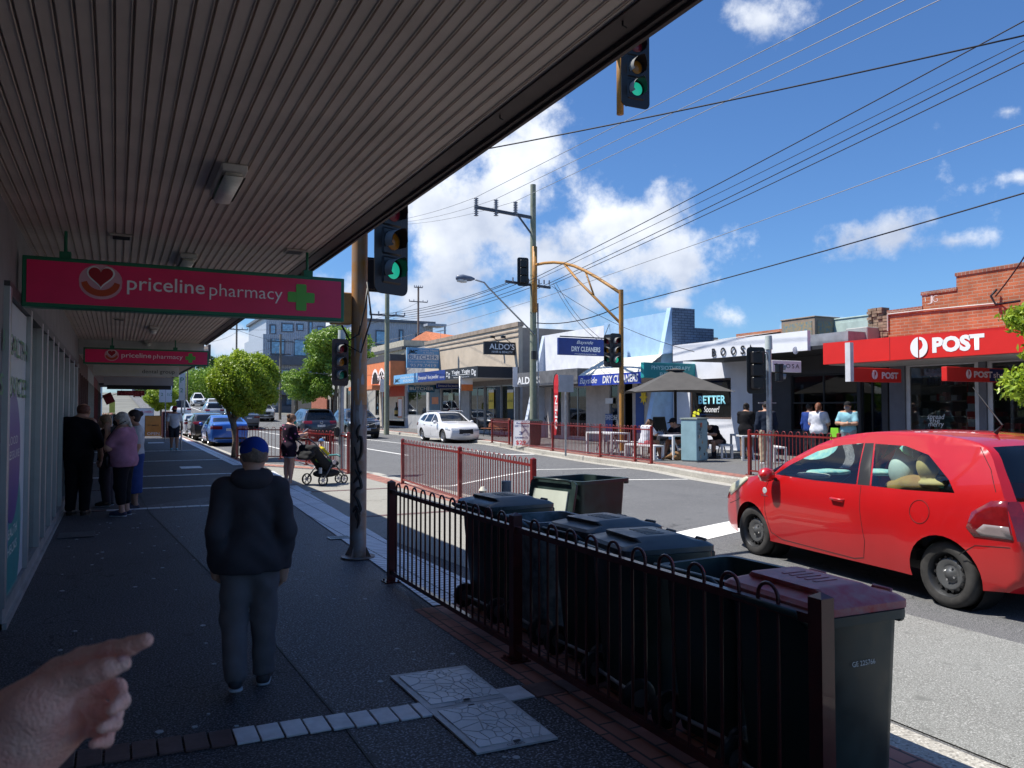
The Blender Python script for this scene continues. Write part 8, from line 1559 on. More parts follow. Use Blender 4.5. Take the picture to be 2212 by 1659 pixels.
put('small pale sedan just showing behind the navy SUV', 'car', 13.2, 58, R(-90), sedan(), paint_mat('pale', (.55, .57, .6)), fine=0)
put('dark grey sedan driving away with red tail lights, right of the round tree trunk', 'car', 9.3, 66.5, R(90), sedan(4.6), paint_mat('graphite', (.09, .10, .12)), )
put('bright blue sedan parked at the near kerb beside the round tree', 'car', 4.78, 41.2, R(90), sedan(4.65, 1.85, 1.43), paint_mat('blue', (.03, .13, .50)), name='sedan', plate_txt='1DN 1SB')
put('dark hatch-shaped car parked directly ahead of the blue sedan', 'car', 4.60, 48.2, R(90), suv(4.3, 1.8, 1.52, .33), paint_mat('charcoal', (.05, .05, .055)), name='parked_car', lights=1)
put('pale silver sedan parked ahead of the dark car behind the walking man', 'car', 4.55, 54.5, R(90), sedan(4.7), paint_mat('palesilver', (.48, .52, .56)))
put('white four-wheel drive seen from behind in the queue at left', 'car', 5.6, 84, R(90), suv(4.8, 1.9, 1.9, .38), paint_mat('white', (.72, .72, .73)), fine=0, name='suv')
put('silver SUV seen from behind beside the white four-wheel drive', 'car', 8.2, 80, R(90), suv(4.6, 1.86, 1.7), paint_mat('silver', (.38, .4, .43)), fine=0, name='suv')
put('light blue sedan coming toward the camera left of the round tree', 'car', 11.7, 92, R(-90), sedan(), paint_mat('skyblue', (.12, .42, .62)), fine=0)
put('white van facing the camera far down the road', 'van', 11.0, 128, R(-90), suv(4.9, 1.9, 2.0), paint_mat('white', (.72, .72, .73)), fine=0, name='van')
put('small red car farther off beside the light blue sedan', 'car', 14.4, 104, R(-90), sedan(4.2), paint_mat('darkred', (.4, .02, .02)), fine=0)
put('dark blue car half hidden behind the round tree crown', 'car', 12.3, 82, R(-90), sedan(4.3), paint_mat('blue', (.03, .13, .5)), fine=0)
put('white car in the oncoming queue behind the light blue sedan', 'car', 11.6, 112, R(-90), sedan(4.5), paint_mat('white', (.72, .72, .73)), fine=0)
put('red car climbing the far rise at the end of the road', 'car', 4.4, 205, R(90), sedan(4.5), paint_mat('darkred', (.4, .02, .02)), fine=0)
put('white car climbing the far rise behind the small tree', 'car', 8.5, 175, R(90), suv(4.4), paint_mat('white', (.72, .72, .73)), fine=0)
put('grey-blue car on the far rise above the sign plates', 'car', 10, 150, R(90), sedan(4.5), paint_mat('slate', (.2, .27, .33)), fine=0)
# ------------------------------------------------------------------ trees
def leaf_mat(n, c1, c2, tr=.35):
 if n in MATS: return MATS[n]
 m = bpy.data.materials.new(n); m.use_nodes = True; nt = m.node_tree; N = nt.nodes; L = nt.links; b = N['Principled BSDF']; b.inputs['Roughness'].default_value = .45
 tc = N.new('ShaderNodeTexCoord'); n1 = N.new('ShaderNodeTexNoise'); n1.inputs['Scale'].default_value = 5; n1.inputs['Detail'].default_value = 5; L.new(tc.outputs['Object'], n1.inputs['Vector'])
 w = N.new('ShaderNodeTexWhiteNoise'); sn = N.new('ShaderNodeVectorMath'); sn.operation = 'SNAP'; sn.inputs[1].default_value = (.05, .05, .05); L.new(tc.outputs['Object'], sn.inputs[0]); L.new(sn.outputs[0], w.inputs['Vector'])
 ad = N.new('ShaderNodeMath'); ad.operation = 'MULTIPLY_ADD'; L.new(w.outputs['Value'], ad.inputs[0]); ad.inputs[1].default_value = .55; ad.use_clamp = True
 mr = N.new('ShaderNodeMapRange'); mr.inputs['From Min'].default_value = .35; mr.inputs['From Max'].default_value = .65; mr.inputs['To Max'].default_value = .5; L.new(n1.outputs['Fac'], mr.inputs['Value']); L.new(mr.outputs[0], ad.inputs[2])
 mx = N.new('ShaderNodeMixRGB'); mx.inputs[1].default_value = (*c1, 1); mx.inputs[2].default_value = (*c2, 1); L.new(ad.outputs[0], mx.inputs[0]); L.new(mx.outputs[0], b.inputs['Base Color'])
 t_ = N.new('ShaderNodeBsdfTranslucent'); L.new(mx.outputs[0], t_.inputs['Color']); ms = N.new('ShaderNodeMixShader'); ms.inputs[0].default_value = tr; L.new(b.outputs[0], ms.inputs[1]); L.new(t_.outputs[0], ms.inputs[2]); L.new(ms.outputs[0], N['Material Output'].inputs['Surface']); MATS[n] = m; return m
def leaves(name, blobs, n, size, m, parent, seed=1, shell=.55, droop=.0, flat_=.75):
 rg = np.random.default_rng(seed); vol = np.array([b[1][0] * b[1][1] * b[1][2] for b in blobs]) ** (2 / 3); cnt = rg.multinomial(n, vol / vol.sum()); C_, Nn = [], []
 for (c, r), k in zip(blobs, cnt):
  d = rg.normal(size=(k, 3)); d /= np.linalg.norm(d, axis=1)[:, None]; q = (shell + (1 - shell) * rg.random(k)) ** .6; q *= 1 + .10 * np.sin(d[:, 0] * 9 + d[:, 2] * 7 + seed) + .05 * rg.normal(size=k)
  C_.append(np.array(c)[None] + d * q[:, None] * np.array(r)[None]); Nn.append(d)
 C_ = np.concatenate(C_); Nn = np.concatenate(Nn); Nn = Nn * flat_ + rg.normal(size=Nn.shape) * .55; Nn /= np.linalg.norm(Nn, axis=1)[:, None]
 t1 = np.cross(Nn, rg.normal(size=Nn.shape)); t1 /= np.linalg.norm(t1, axis=1)[:, None] + 1e-9; t2 = np.cross(Nn, t1); s = size * (.6 + .8 * rg.random(len(C_)))[:, None]
 V = np.stack([C_ - t1 * s, C_ - t2 * s * .45 + Nn * s * .12, C_ + t1 * s, C_ + t2 * s * .45 + Nn * s * .12], 1).reshape(-1, 3); F = np.arange(len(V)).reshape(-1, 4)
 me = bpy.data.meshes.new(name); me.vertices.add(len(V)); me.vertices.foreach_set('co', V.ravel()); me.loops.add(F.size); me.loops.foreach_set('vertex_index', F.ravel()); me.polygons.add(len(F)); me.polygons.foreach_set('loop_start', np.arange(0, F.size, 4)); me.polygons.foreach_set('loop_total', np.full(len(F), 4)); me.update(calc_edges=True)
 return link(name, me, m, parent)
bark = mat('bark_grey', (.17, .145, .115), .9, var=.35, vscale=9, bump=.8, bscale=25)
def tree(name, label, loc, blobs, n, size, lm, trunk, limbs=(), seed=1, shell=.55, core=None, cat='tree', group=None):
 t = thing(name, label, cat, loc, 0, group); mb = MB(); mb.tube(trunk[0], trunk[1], 10)
 for l in limbs: mb.tube(l[0], l[1], 7)
 mb.build('trunk', bark, t, smooth=True); c = leaves('crown', blobs, n, size, lm, t, seed, shell)
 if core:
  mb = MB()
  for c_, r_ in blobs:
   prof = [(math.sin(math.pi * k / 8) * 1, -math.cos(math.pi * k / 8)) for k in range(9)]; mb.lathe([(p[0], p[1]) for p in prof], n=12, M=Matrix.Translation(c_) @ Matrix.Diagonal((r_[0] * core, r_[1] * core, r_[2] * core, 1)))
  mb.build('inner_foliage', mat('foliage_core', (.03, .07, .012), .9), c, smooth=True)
 return t
LM_T = leaf_mat('leaf_topiary', (.10, .22, .012), (.46, .56, .04)); LM_P = leaf_mat('leaf_plane', (.09, .20, .02), (.30, .44, .06)); LM_D = leaf_mat('leaf_dark', (.02, .055, .015), (.06, .12, .02))
gx = G(507, 988, 0); rr = 1.30
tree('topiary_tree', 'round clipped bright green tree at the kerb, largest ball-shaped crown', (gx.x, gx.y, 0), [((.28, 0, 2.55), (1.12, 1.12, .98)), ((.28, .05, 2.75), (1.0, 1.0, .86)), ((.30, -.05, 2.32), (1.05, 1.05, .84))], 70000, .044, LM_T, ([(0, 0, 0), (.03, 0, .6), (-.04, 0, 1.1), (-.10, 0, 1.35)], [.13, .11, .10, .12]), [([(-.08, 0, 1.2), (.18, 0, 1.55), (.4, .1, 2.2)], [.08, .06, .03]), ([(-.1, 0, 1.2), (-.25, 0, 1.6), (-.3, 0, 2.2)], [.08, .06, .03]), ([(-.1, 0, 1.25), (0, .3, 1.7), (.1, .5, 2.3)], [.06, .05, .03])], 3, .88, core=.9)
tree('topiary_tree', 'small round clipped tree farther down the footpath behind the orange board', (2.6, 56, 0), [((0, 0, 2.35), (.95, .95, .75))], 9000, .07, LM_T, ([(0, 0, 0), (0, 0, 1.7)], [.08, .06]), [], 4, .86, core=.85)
def clumps(c, R_, n, r0, seed, squash=.8):
 rg = random.Random(seed); out = []
 for k in range(n):
  a, u, q = rg.uniform(0, 6.28), rg.uniform(-1, 1), rg.uniform(.35, .95); s = math.sqrt(1 - u * u); out.append(((c[0] + R_[0] * q * s * math.cos(a), c[1] + R_[1] * q * s * math.sin(a), c[2] + R_[2] * q * u), (r0 * rg.uniform(.6, 1.2), r0 * rg.uniform(.6, 1.2), r0 * squash * rg.uniform(.6, 1.1))))
 return out
q = G(735, 935, .15); Yp = 70.0; cpt = PY(725, 775, Yp); top_ = PY(735, 690, Yp).z
tree('plane_tree', 'tall leafy light green street tree in front of the apartment block', (cpt.x, Yp, 0), clumps((0, 0, top_ - 3.1), (3.0, 2.6, 2.6), 34, 1.15, 5) + clumps((-2.2, 0, 3.8), (2.0, 1.6, 1.4), 16, .95, 8) + clumps((2.8, 0, 5.4), (1.7, 1.5, 1.6), 12, .9, 9), 46000, .13, LM_P, ([(0, 0, 0), (0, 0, 2.4), (.1, 0, 4), (.2, 0, 7)], [.2, .17, .13, .05]), [([(0, 0, 2.3), (-1.2, 0, 3.6), (-2.6, 0, 4.6)], [.1, .07, .03]), ([(0, 0, 2.6), (1.2, .2, 4.2), (2.4, .3, 6)], [.1, .07, .03])], 6, .2)
for i, (px, py, Y_, r_, n, mm, lb) in enumerate(((640, 830, 74, 1.6, 9000, LM_P, 'lower leafy tree left of the tall street tree'), (430, 842, 150, 5.5, 14000, LM_P, 'broad green tree beyond the queue of cars at the far corner'), (462, 815, 165, 6.0, 12000, LM_D, 'taller dark tree behind the broad green one at the far corner'), (400, 850, 170, 5, 9000, LM_D, 'dark bushy tree left of the far green pole'), (340, 862, 230, 5, 7000, LM_D, 'distant tree on the rise at the end of the road'), (375, 858, 200, 4.5, 7000, LM_P, 'pale distant tree on the rise right of the road end'))):
 p = PY(px, py, Y_); h = p.z; gz = rise(Y_); tree('street_tree', lb, (p.x, Y_, gz), clumps((0, 0, h - gz), (r_, r_, r_ * .8), 22, r_ * .42, 20 + i), n, .13 * (Y_ / 90), mm, ([(0, 0, 0), (0, 0, h - gz)], [.25, .1]), [], 30 + i, .2)
a = PX(2300, 770, 13.6); rg_b = clumps((0, 0, a.z), (.75, .8, .95), 22, .42, 77)
tree('street_tree', 'bright leafy tree edging into the picture at the far right beside the post sign', (13.0, a.y - .30, .15), [((c[0], c[1], c[2] + .05), r) for c, r in rg_b], 16000, .055, LM_T, ([(.4, -.3, 0), (.3, -.2, 1.4), (0, 0, a.z)], [.1, .08, .04]), [], 12, .3)
# distant low houses and a hedge line to close the road end
for i, (px0, px1, y_, h, c, lb) in enumerate(((335, 372, 190, 4.5, (.4, .38, .36), 'distant pale house on the rise left of the far trees'), (285, 325, 235, 5, (.34, .34, .36), 'distant grey house at the very end of the road'), (480, 555, 140, 6.5, (.3, .26, .24), 'distant brown building behind the round tree'))):
 a, b = PY(px0, 860, y_), PY(px1, 860, y_); t = thing('distant_house', lb, 'house', (a.x, y_, rise(y_))); w = b.x - a.x; mb = MB(); mb.box((0, 0, -1), (w, 8, h * .6)); mb.build('wall', mat('far_%d' % i, c, .8), t); mb = MB(); mb.add([(-.4, -.4, h * .6), (w + .4, -.4, h * .6), (w + .4, 8.4, h * .6), (-.4, 8.4, h * .6), (w * .25, 4, h), (w * .75, 4, h)], [(0, 1, 5, 4), (1, 2, 5), (2, 3, 4, 5), (3, 0, 4)]); mb.build('roof', mat('far_roof', (.2, .12, .1), .8), t)
t = thing('timber_fence', 'reddish timber fence under the leafy tree before the grey building', 'fence'); a, b = PX(704, 900, 19.2), PX(735, 900, 19.2)
mb = MB(); mb.box((19.2, yF(712), .2), (19.3, yF(712) + 7, 3.0)); mb.build('panel', wave_bump('timber_red', (.36, .12, .07), 6, .8, 1, 'Z', .03), t, True)
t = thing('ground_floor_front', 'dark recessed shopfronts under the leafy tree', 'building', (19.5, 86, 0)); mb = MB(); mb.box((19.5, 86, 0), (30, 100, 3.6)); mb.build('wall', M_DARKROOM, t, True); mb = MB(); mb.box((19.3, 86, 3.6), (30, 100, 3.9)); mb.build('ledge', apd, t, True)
# ------------------------------------------------------------------ people
NV = (.02, .022, .03)
def sit(lean=0.0, arms=None, seat=.30, kn=.26):
 P = dict(pel=(0, 0, seat), waist=(0, .02 + lean * .3, seat + .08), chest=(0, .03 + lean * .8, seat + .19), neck=(0, .04 + lean * 1.3, seat + .285 - lean * .15), head=(0, .07 + lean * 1.8, seat + .37 - lean * .35), shl=(-.1, .03 + lean * 1.1, seat + .27 - lean * .1), shr=(.1, .03 + lean * 1.1, seat + .27 - lean * .1),
   hpl=(-.055, .02, seat), hpr=(.055, .02, seat), knl=(-.08, kn, seat + .01), knr=(.08, kn, seat + .01), anl=(-.07, kn - .02, .05), anr=(.08, kn + .06, .05), ell=(-.15, .12 + lean, seat + .15), elr=(.15, .12 + lean, seat + .15), wrl=(-.05, .24 + lean, seat + .15), wrr=(.05, .24 + lean, seat + .15), hdl=(.5, 1, .1), hdr=(-.5, 1, .1))
 if arms: P.update(arms)
 return P
person('older man walking away in dark hooded sweatshirt, grey-blue trousers and blue cap', (.735, 4.97, 0), R(-3), 1.53, dict(head=(.012, .03, .905), neck=(0, .0, .815), chest=(0, .005, .72), shl=(-.102, 0, .775), shr=(.102, 0, .775), ell=(-.132, -.05, .625), elr=(.132, -.03, .61), wrl=(-.128, .03, .485), wrr=(.132, .04, .455), hdl=(.1, .4, -1), hdr=(-.05, .3, -1), knl=(-.06, .02, .28), anl=(-.058, -.09, .085), ftl=(0, 1, -.5), knr=(.058, .04, .28), anr=(.060, .05, .05), ftr=(.25, 1, 0), hpl=(-.052, 0, .52), hpr=(.052, 0, .52)), 'light', .88,
 ('navy_fleece', (.060, .055, .066)), 'long', ('slate_pants', (.155, .145, .155)), 'long', (.05, .05, .06), (.5, .55, .6), ((.20, .15, .12), 'short'), ((.015, .05, .30), True), hood=True, res=.0095, baggy=.002, hem=.455, wr=.0055, look=(0, 0))
person('big man in black shirt and black trousers standing with his back turned by the shopfront', (-.52, 14.2, 0), R(-20), 1.80, dict(head=(.02, .05, .905), ell=(-.17, .0, .63), elr=(.16, .02, .635), wrl=(-.12, .09, .53), wrr=(.15, .09, .52)), 'tan', 1.18, ('black_shirt', (.012, .012, .016)), 'elbow', ('black_pants', (.010, .010, .013)), 'long', (.03, .02, .015), (.05, .04, .03), ((.14, .05, .03), 'balding'), hem=.49)
person('blond haired person in black top between the big man and the woman in pink', (-.12, 15.3, 0), R(75), 1.60, dict(elr=(.13, .08, .64), wrr=(.08, .2, .62), head=(0, .04, .91)), 'light', 1.2, ('black_shirt', (.012, .012, .016)), 'long', ('grey_pants', (.055, .05, .06)), 'long', (.02, .02, .02), (.5, .5, .5), ((.30, .19, .10), 'bob'))
person('grey haired woman in pink top with a hand at her masked face', (.12, 13.8, 0), R(68), 1.64, dict(ell=(-.14, .09, .655), wrl=(-.05, .135, .82), hdl=(.15, .1, 1), elr=(.15, .05, .64), wrr=(.10, .17, .64), head=(0, .035, .915), neck=(0, .0, .82)), 'light', 1.50, ('pink_tee', (.42, .20, .30)), 'short', ('black_leggings', (.013, .013, .018)), 'calf', (.03, .035, .07), (.5, .5, .55), ((.50, .50, .46), 'tail'), mask=(.02, .02, .025), hem=.47, belly=.03, res=.011)
person('woman in a long denim blue skirt mostly hidden behind the woman in pink', (.28, 14.7, 0), R(95), 1.66, None, 'tan', 1.2, ('white_blouse', (.45, .47, .50)), 'short', skirt=(('denim', (.03, .06, .20)), .16), hair=((.03, .02, .02), 'bun'), shoes=(.05, .05, .07))
bag = thing('shoulder_bag', 'black shoulder bag with long strap hanging from the woman in pink', 'bag', (-.12, 13.72, .86)); blob('pouch', [('e', (0, 0, 0), (.05, .11, .12)), ('e', (0, 0, .05), (.045, .12, .07))], .012, .03, mat('bag_leather', (.012, .012, .014), .45), bag); mb = MB(); mb.tube([(0, 0, .1), (.0, -.07, .35), (.13, -.12, .55), (.26, -.05, .62)], .009, 6); mb.build('strap', MATS['bag_leather'], bag, smooth=True)
person('man walking toward the camera in white printed t-shirt, red cap and dark shorts', (2.1, 34.4, 0), R(180), 1.77, dict(knl=(-.055, .06, .285), anl=(-.05, .09, .05), anr=(.055, -.05, .05), ell=(-.15, -.03, .64), wrl=(-.16, .05, .52), elr=(.15, .01, .64), wrr=(.155, .08, .52)), 'tan', 1.1, ('white_tee', (.62, .64, .70)), 'short', ('shorts_dark', (.03, .035, .045)), 'shorts', (.25, .5, .55), (.6, .6, .6), ((.03, .02, .02), 'short'), ((.30, .02, .03), False), (.015, .015, .02))
person('woman in dark floral top and denim shorts checking her phone behind a stroller', (3.38, 17.55, 0), R(-72), 1.57, dict(head=(0, .045, .915), elr=(.12, .04, .665), wrr=(.06, .20, .70), hdr=(-.1, 1, .3), ell=(-.12, .03, .665), wrl=(-.06, .19, .69), hdl=(.1, 1, .2), knl=(-.05, .0, .285), knr=(.05, .015, .285)), 'light', 1.05, ('floral', (.022, .014, .028)), 'elbow', ('denim_short', (.30, .42, .55)), 'brief', (.45, .40, .38), (.4, .35, .3), ((.17, .09, .05), 'bun'), mask=(.03, .26, .24), hem=.40, look=(0, -.35), curl=(.8, .8), res=.012)
fm = MATS['cloth_floral']; nt = fm.node_tree; v = nt.nodes.new('ShaderNodeTexVoronoi'); v.inputs['Scale'].default_value = 13; tcn = nt.nodes.new('ShaderNodeTexCoord'); nt.links.new(tcn.outputs['Object'], v.inputs['Vector']); rp_ = nt.nodes.new('ShaderNodeMapRange'); rp_.inputs['From Min'].default_value = .30; rp_.inputs['From Max'].default_value = .22; nt.links.new(v.outputs['Distance'], rp_.inputs['Value'])
n9 = nt.nodes.new('ShaderNodeTexNoise'); n9.inputs['Scale'].default_value = 5; nt.links.new(tcn.outputs['Object'], n9.inputs['Vector']); m9 = nt.nodes.new('ShaderNodeMath'); m9.operation = 'GREATER_THAN'; m9.inputs[1].default_value = .5; nt.links.new(n9.outputs['Fac'], m9.inputs[0]); m8 = nt.nodes.new('ShaderNodeMath'); m8.operation = 'MULTIPLY'; nt.links.new(rp_.outputs[0], m8.inputs[0]); nt.links.new(m9.outputs[0], m8.inputs[1])
mx_ = nt.nodes.new('ShaderNodeMixRGB'); mx_.inputs[1].default_value = (.022, .014, .028, 1); mx_.inputs[2].default_value = (.50, .16, .30, 1); nt.links.new(m8.outputs[0], mx_.inputs[0]); nt.links.new(mx_.outputs[0], nt.nodes['Principled BSDF'].inputs['Base Color'])
def phone(label, loc, rz): mb = MB(); M = Matrix.Translation(loc) @ Matrix.Rotation(rz, 4, 'Z') @ Matrix.Rotation(R(35), 4, 'X'); mb.box((-.037, -.075, -.004), (.037, .075, .004), M); tag(mb.build('phone', mat('phone_dark', (.05, .05, .06), .2), bevel=.002), label, 'phone')
phone('phone held out by the woman behind the stroller', (3.38 + .38, 17.55 + .12, 1.19), R(-72))
# stroller, local x points to the front wheels
st = thing('stroller', 'black three-seam stroller with silver wheels carrying a child in a sun hat', 'stroller', (3.62, 17.2, 0), R(24)); sf = mat('stroller_frame', (.10, .11, .13), .35, .6); sb = mat('stroller_fabric', (.016, .017, .020), .9)
for y_ in (-.26, .26):
 mb = MB(); mb.tube([(-.05, y_, 1.02), (.10, y_, .93), (.62, y_ * .9, .48), (1.02, y_ * .45, .16)], .016, 8); mb.build('side_bar', sf, st, smooth=True); mb = MB(); mb.tube([(.62, y_ * .95, .52), (.30, y_ * 1.1, .12)], .016, 8); mb.build('rear_leg', sf, st, smooth=True)
mb = MB(); mb.tube([(-.05, -.26, 1.02), (-.07, 0, 1.03), (-.05, .26, 1.02)], .019, 8); mb.build('handle', M_BLACK, st, smooth=True)
for x_, y_, r_ in ((.30, -.29, .125), (.30, .29, .125), (1.02, -.10, .10), (1.02, .10, .10)):
 mb = MB(); mb.lathe([(r_ * .82, -.018), (r_, -.015), (r_, .015), (r_ * .82, .018), (r_ * .82, -.018)], c=(x_, y_, r_), axis='Y', n=20); w = mb.build('wheel', M_TYRE, st, smooth=True, auto=40); mb = MB(); mb.lathe([(0, .02), (r_ * .3, .015), (r_ * .3, -.015), (0, -.02)], c=(x_, y_, r_), axis='Y', n=12)
 for k in range(6): a = k * math.pi / 3; mb.bar((x_, y_, r_), (x_ + r_ * .84 * math.cos(a), y_, r_ + r_ * .84 * math.sin(a)), .014, .014, up=(0, 1, 0))
 mb.build('hub', mat('hub_silver', (.5, .52, .55), .35, .5), w)
blob('seat', [('c', (.18, -.12, .80), (.52, -.12, .42), .09, .10), ('c', (.18, .12, .80), (.52, .12, .42), .09, .10), ('c', (.52, -.12, .40), (.78, -.12, .46), .09, .06), ('c', (.52, .12, .40), (.78, .12, .46), .09, .06), ('-e', (.62, 0, .66), (.22, .14, .20), None, .03)], .02, .05, sb, st, wrinkle=.004)
blob('folded_canopy', [('c', (.10, -.2, .82), (.10, .2, .82), .07, .07), ('c', (.06, -.2, .70), (.06, .2, .70), .08, .08), ('c', (.0, -.15, .62), (.0, .15, .62), .05, .05)], .02, .04, sb, st, wrinkle=.008); blob('basket', [('e', (.62, 0, .25), (.32, .2, .09)), ('e', (.5, 0, .24), (.2, .2, .08))], .02, .04, sb, st, wrinkle=.004)
mb = MB(); mb.tube([(.82, -.2, .62), (.90, 0, .64), (.82, .2, .62)], .022, 8); mb.build('bumper_bar', mat('tray_teal', (.05, .20, .22), .5), st, smooth=True); mb = MB(); mb.lathe([(0, 0), (.05, .005), (.05, .02), (0, .03)], c=(.60, -.29, .50), axis='Y', n=16); mb.build('hinge_disc', mat('hub_silver'), st); mb = MB(); mb.cyl((.22, -.3, .28), (.22, -.3, .40), .035, n=10); mb.build('cup_holder', mat('cup_pale', (.4, .45, .5), .5), st)
person('small child in a blue sun hat and yellow top sitting in the stroller', tuple(Vector((3.62, 17.2, .26)) + Matrix.Rotation(R(24), 3, 'Z') @ Vector((.42, 0, 0))), R(24 - 90), .86, dict(sit(0, None, .34, .22), head=(0, .06, .80), neck=(0, .03, .68)), 'light', 1.35, ('yellow_top', (.55, .45, .03)), 'long', ('green_pants', (.12, .35, .08)), 'long', (.3, .3, .3), hair=((.2, .12, .06), 'short'), cap=((.10, .25, .50), 'sunhat'), res=.010)
# cafe side
z0 = .15
person('woman with brown ponytail in white t-shirt and pink shorts seated at the cafe table', (14.16, 19.38, z0), R(-85), 1.66, sit(.05), 'tan', 1.0, ('white_tee', (.62, .64, .70)), 'short', ('pink_shorts', (.60, .16, .18)), 'shorts', (.3, .1, .1), (.5, .5, .5), ((.12, .06, .03), 'tail'), look=(0, -.25), hem=.5)
person('man in black t-shirt and black cap seated with tanned bare legs at the cafe table', (15.47, 19.15, z0), R(88), 1.76, sit(.08, None, .28), 'tan', 1.15, ('black_tee', (.010, .010, .012)), 'short', ('shorts_print', (.22, .30, .34)), 'shorts', (.06, .05, .05), (.1, .1, .1), ((.02, .015, .01), 'short'), ((.012, .012, .014), False), look=(0, -.3))
mb = MB();
person('man in black t-shirt and face mask bending forward at the white bench', (16.55, 18.7, z0), R(95), 1.70, sit(.17, None, .29), 'tan', 1.05, ('black_tee', (.010, .010, .012)), 'short', ('dark_jeans', (.02, .022, .028)), 'long', (.03, .03, .03), (.2, .2, .2), ((.015, .012, .01), 'short'), mask=(.25, .45, .55), look=(0, -.4))
b = G(1612, 992, .2); ph = dict(elr=(.12, .04, .665), wrr=(.06, .17, .68), hdr=(-.1, 1, .3), ell=(-.12, .03, .665), wrl=(-.06, .16, .67), hdl=(.1, 1, .2), head=(0, .04, .92))
person('woman in black standing with a phone beside the white wall corner', (b.x, b.y, .2), R(-60), 1.64, ph, 'tan', 1.15, ('black_tee', (.010, .010, .012)), 'long', ('tan_leggings', (.20, .12, .08)), 'long', (.4, .4, .4), (.5, .5, .5), ((.02, .015, .01), 'bun'), mask=(.02, .02, .03), hem=.42, look=(0, -.3))
b = G(1656, 1004, .15); person('man in navy top and beige trousers standing behind the galvanised signal pole', (b.x, b.y, .15), R(-30), 1.72, None, 'tan', 1.15, ('navy_top', (.015, .022, .04)), 'long', ('beige_pants', (.42, .34, .24)), 'long', (.6, .6, .6), (.6, .6, .6), ((.02, .015, .01), 'short'), mask=(.25, .4, .5))
b = PX(1768, 900, 17.6); person('woman in white t-shirt with auburn ponytail seen from behind at the restaurant window', (b.x, b.y, .2), R(-70), 1.64, dict(ell=(-.15, .02, .64), wrl=(-.1, .12, .6), elr=(.16, .02, .64), wrr=(.1, .12, .6)), 'light', 1.35, ('white_tee', (.62, .64, .70)), 'short', ('navy_pants', (.02, .022, .03)), 'long', (.05, .05, .05), (.5, .5, .5), ((.16, .055, .025), 'tail'), hem=.47)
b = PX(1832, 900, 17.6); person('man in pale cyan t-shirt, black cap and patterned mask with folded arms', (b.x, b.y, .2), R(110), 1.66, dict(ell=(-.15, .07, .65), wrl=(.0, .13, .63), elr=(.15, .07, .65), wrr=(.0, .14, .645), hdl=(1, .1, 0), hdr=(-1, .1, 0)), 'tan', 1.25, ('cyan_tee', (.24, .48, .56)), 'short', ('pale_shorts', (.25, .28, .30)), 'shorts', (.05, .05, .05), (.5, .5, .5), ((.03, .02, .02), 'short'), ((.015, .015, .018), False), (.25, .22, .22))
b = PX(1748, 900, 18.2); person('person in blue mostly hidden behind the woman in the white t-shirt', (b.x, b.y, .2), R(-90), 1.62, None, 'brown', 1.1, ('royal_blue', (.02, .05, .22)), 'long', ('navy_pants', (.02, .022, .03)), hair=((.02, .015, .01), 'short'))
phone('phone held by the woman in black by the white wall', (b.x * 0 + G(1612, 992, .2).x + .3, G(1612, 992, .2).y + .1, 1.35), R(-60))
mb = MB(); q = PX(1792, 925, 17.4); mb.add([(q.x, q.y, .75), (q.x, q.y - .32, .75), (q.x, q.y - .28, 1.15), (q.x, q.y - .04, 1.15), (q.x + .12, q.y, .75), (q.x + .12, q.y - .32, .75), (q.x + .05, q.y - .28, 1.15), (q.x + .05, q.y - .04, 1.15)], [(0, 1, 2, 3), (7, 6, 5, 4), (0, 4, 5, 1), (1, 5, 6, 2), (2, 6, 7, 3), (3, 7, 4, 0)]); tag(mb.build('shopping_bag', mat('bag_lime', (.20, .55, .03), .6)), 'lime green shopping bag between the woman in white and the man in cyan', 'bag')
dg_ = thing('dog', 'fluffy brown dog lying under the cafe table', 'dog', (14.75, 18.55, .15), R(10)); fur = mat('dog_fur', (.20, .11, .05), .95, var=.5, vscale=30, bump=1.0, bscale=60)
blob('body', [('e', (0, 0, .14), (.30, .15, .13)), ('e', (.22, 0, .17), (.15, .13, .13)), ('c', (.28, 0, .2), (.38, 0, .28), .09, .08), ('e', (.42, 0, .30), (.09, .075, .08)), ('c', (.47, 0, .28), (.55, 0, .26), .045, .035), ('c', (.25, .08, .08), (.48, .10, .04), .04, .035), ('c', (.25, -.08, .08), (.48, -.10, .04), .04, .035), ('c', (-.2, .12, .1), (.02, .17, .04), .07, .04), ('c', (-.2, -.12, .1), (.02, -.17, .04), .07, .04), ('c', (-.28, 0, .15), (-.5, .1, .06), .04, .03), ('c', (.40, .075, .34), (.39, .10, .24), .03, .03), ('c', (.40, -.075, .34), (.39, -.10, .24), .03, .03)], .016, .04, fur, dg_, wrinkle=.008, wscale=12)
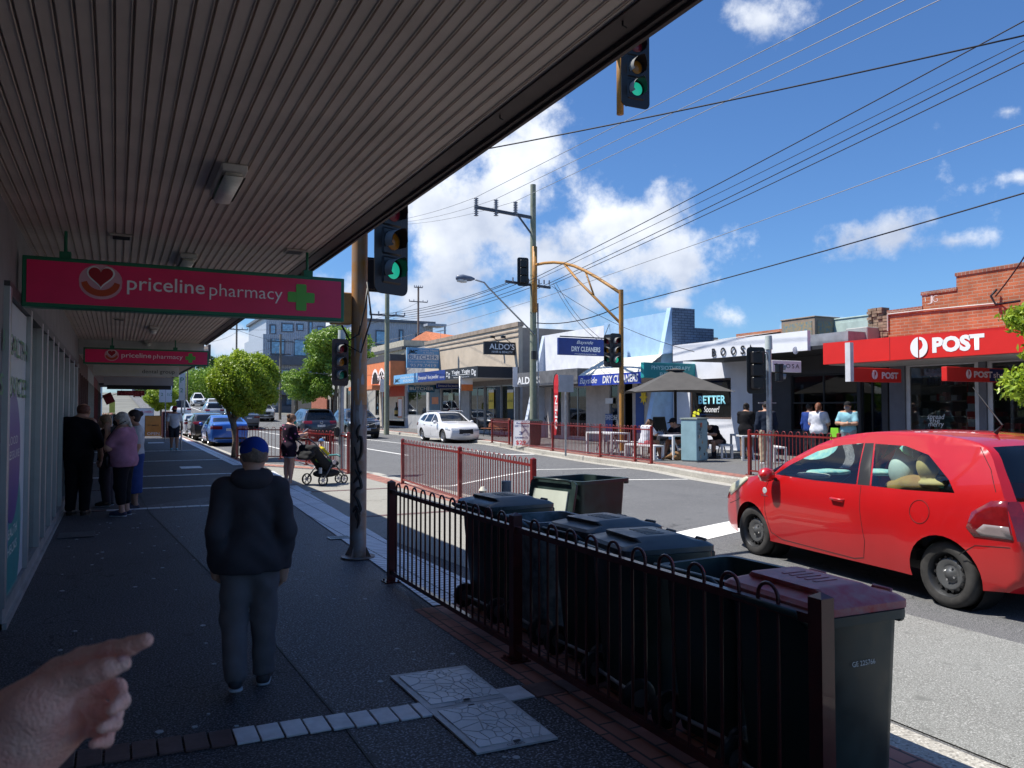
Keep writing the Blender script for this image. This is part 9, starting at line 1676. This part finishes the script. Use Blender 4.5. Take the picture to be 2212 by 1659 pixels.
# ------------------------------------------------------------------ the photographer's pointing hand
def HP(cx, cy, dz=0.0, base=.62): return np.array(cam.location) + np.array(ray(cx * .20635, 1316.7 + cy * .20635)) * (base + dz)
u_ = .62 / F_PX * .20635
C_ = lambda a, b, ra, rb, k=.002: ('c', HP(*a), HP(*b), ra * u_, rb * u_, k)
hp_ = [C_((-500, 2150, .03), (60, 1560, .02), 470, 430, .02), C_((60, 1560, .02), (330, 1230, .012), 400, 330, .03), C_((330, 1230, .012), (420, 1000, .0), 300, 265, .02), C_((250, 1300, .03), (560, 1300, .03), 330, 190, .02), C_((250, 1050, .035), (640, 690, .045), 300, 175, .02),
 C_((560, 1300, .035), (900, 1180, .055), 190, 130, .02), C_((640, 700, .045), (960, 850, .055), 160, 120, .015), C_((420, 1000, 0), (700, 760, .0), 240, 155, .012),
 C_((620, 640, .04), (860, 510, .035), 135, 122, .004), C_((860, 510, .035), (1170, 425, .02), 118, 102, .003), C_((1170, 425, .02), (1370, 380, .012), 98, 90, .004), C_((1370, 380, .012), (1525, 322, .006), 92, 78, .004),
 C_((700, 760, .0), (980, 655, -.008), 140, 118, .005), C_((980, 655, -.008), (1130, 615, -.010), 112, 105, .005), C_((1130, 615, -.010), (1295, 568, -.006), 100, 76, .004),
 C_((960, 800, .055), (1215, 830, .045), 120, 112, .003), C_((1215, 830, .045), (1265, 960, .018), 104, 92, .004), C_((1265, 960, .018), (1175, 1050, .0), 84, 62, .004),
 C_((930, 1010, .055), (1190, 1090, .042), 105, 98, .005), C_((1190, 1090, .042), (1190, 1190, .02), 92, 80, .004), C_((1190, 1190, .02), (1065, 1240, .004), 76, 58, .004),
 C_((880, 1200, .055), (1110, 1300, .040), 95, 86, .005), C_((1110, 1300, .040), (1110, 1370, .022), 80, 70, .004), C_((1110, 1370, .022), (985, 1405, .008), 68, 52, .004)]
ht = thing('pointing_hand', "photographer's own left hand pointing right with curled fingers at the lower left corner", 'hand', tuple(HP(500, 1000)))
hm = mat('skin_hand', (.88, .57, .49), .5, col2=(.82, .40, .34), vscale=40, var=.2, sss=.05, bump=.5, bscale=320)
f_, o_ = field(hp_, .0014, .004, pad=.012); V, Fc = nets(f_, o_, .0014); me = bpy.data.meshes.new('hand'); me.from_pydata(V.tolist(), [], Fc); me.polygons.foreach_set('use_smooth', [True] * len(me.polygons)); bd_ = link('hand', me, hm, ht, True)
for nm, a, b, rr_ in (('thumb_nail', (1262, 528, -.0085), (1330, 520, -.004), 48),):
 blob(nm, [('c', HP(*a), HP(*b), rr_ * u_, rr_ * u_ * .8)], .0012, .002, mat('nail', (.55, .30, .30), .3), bd_, world=True)
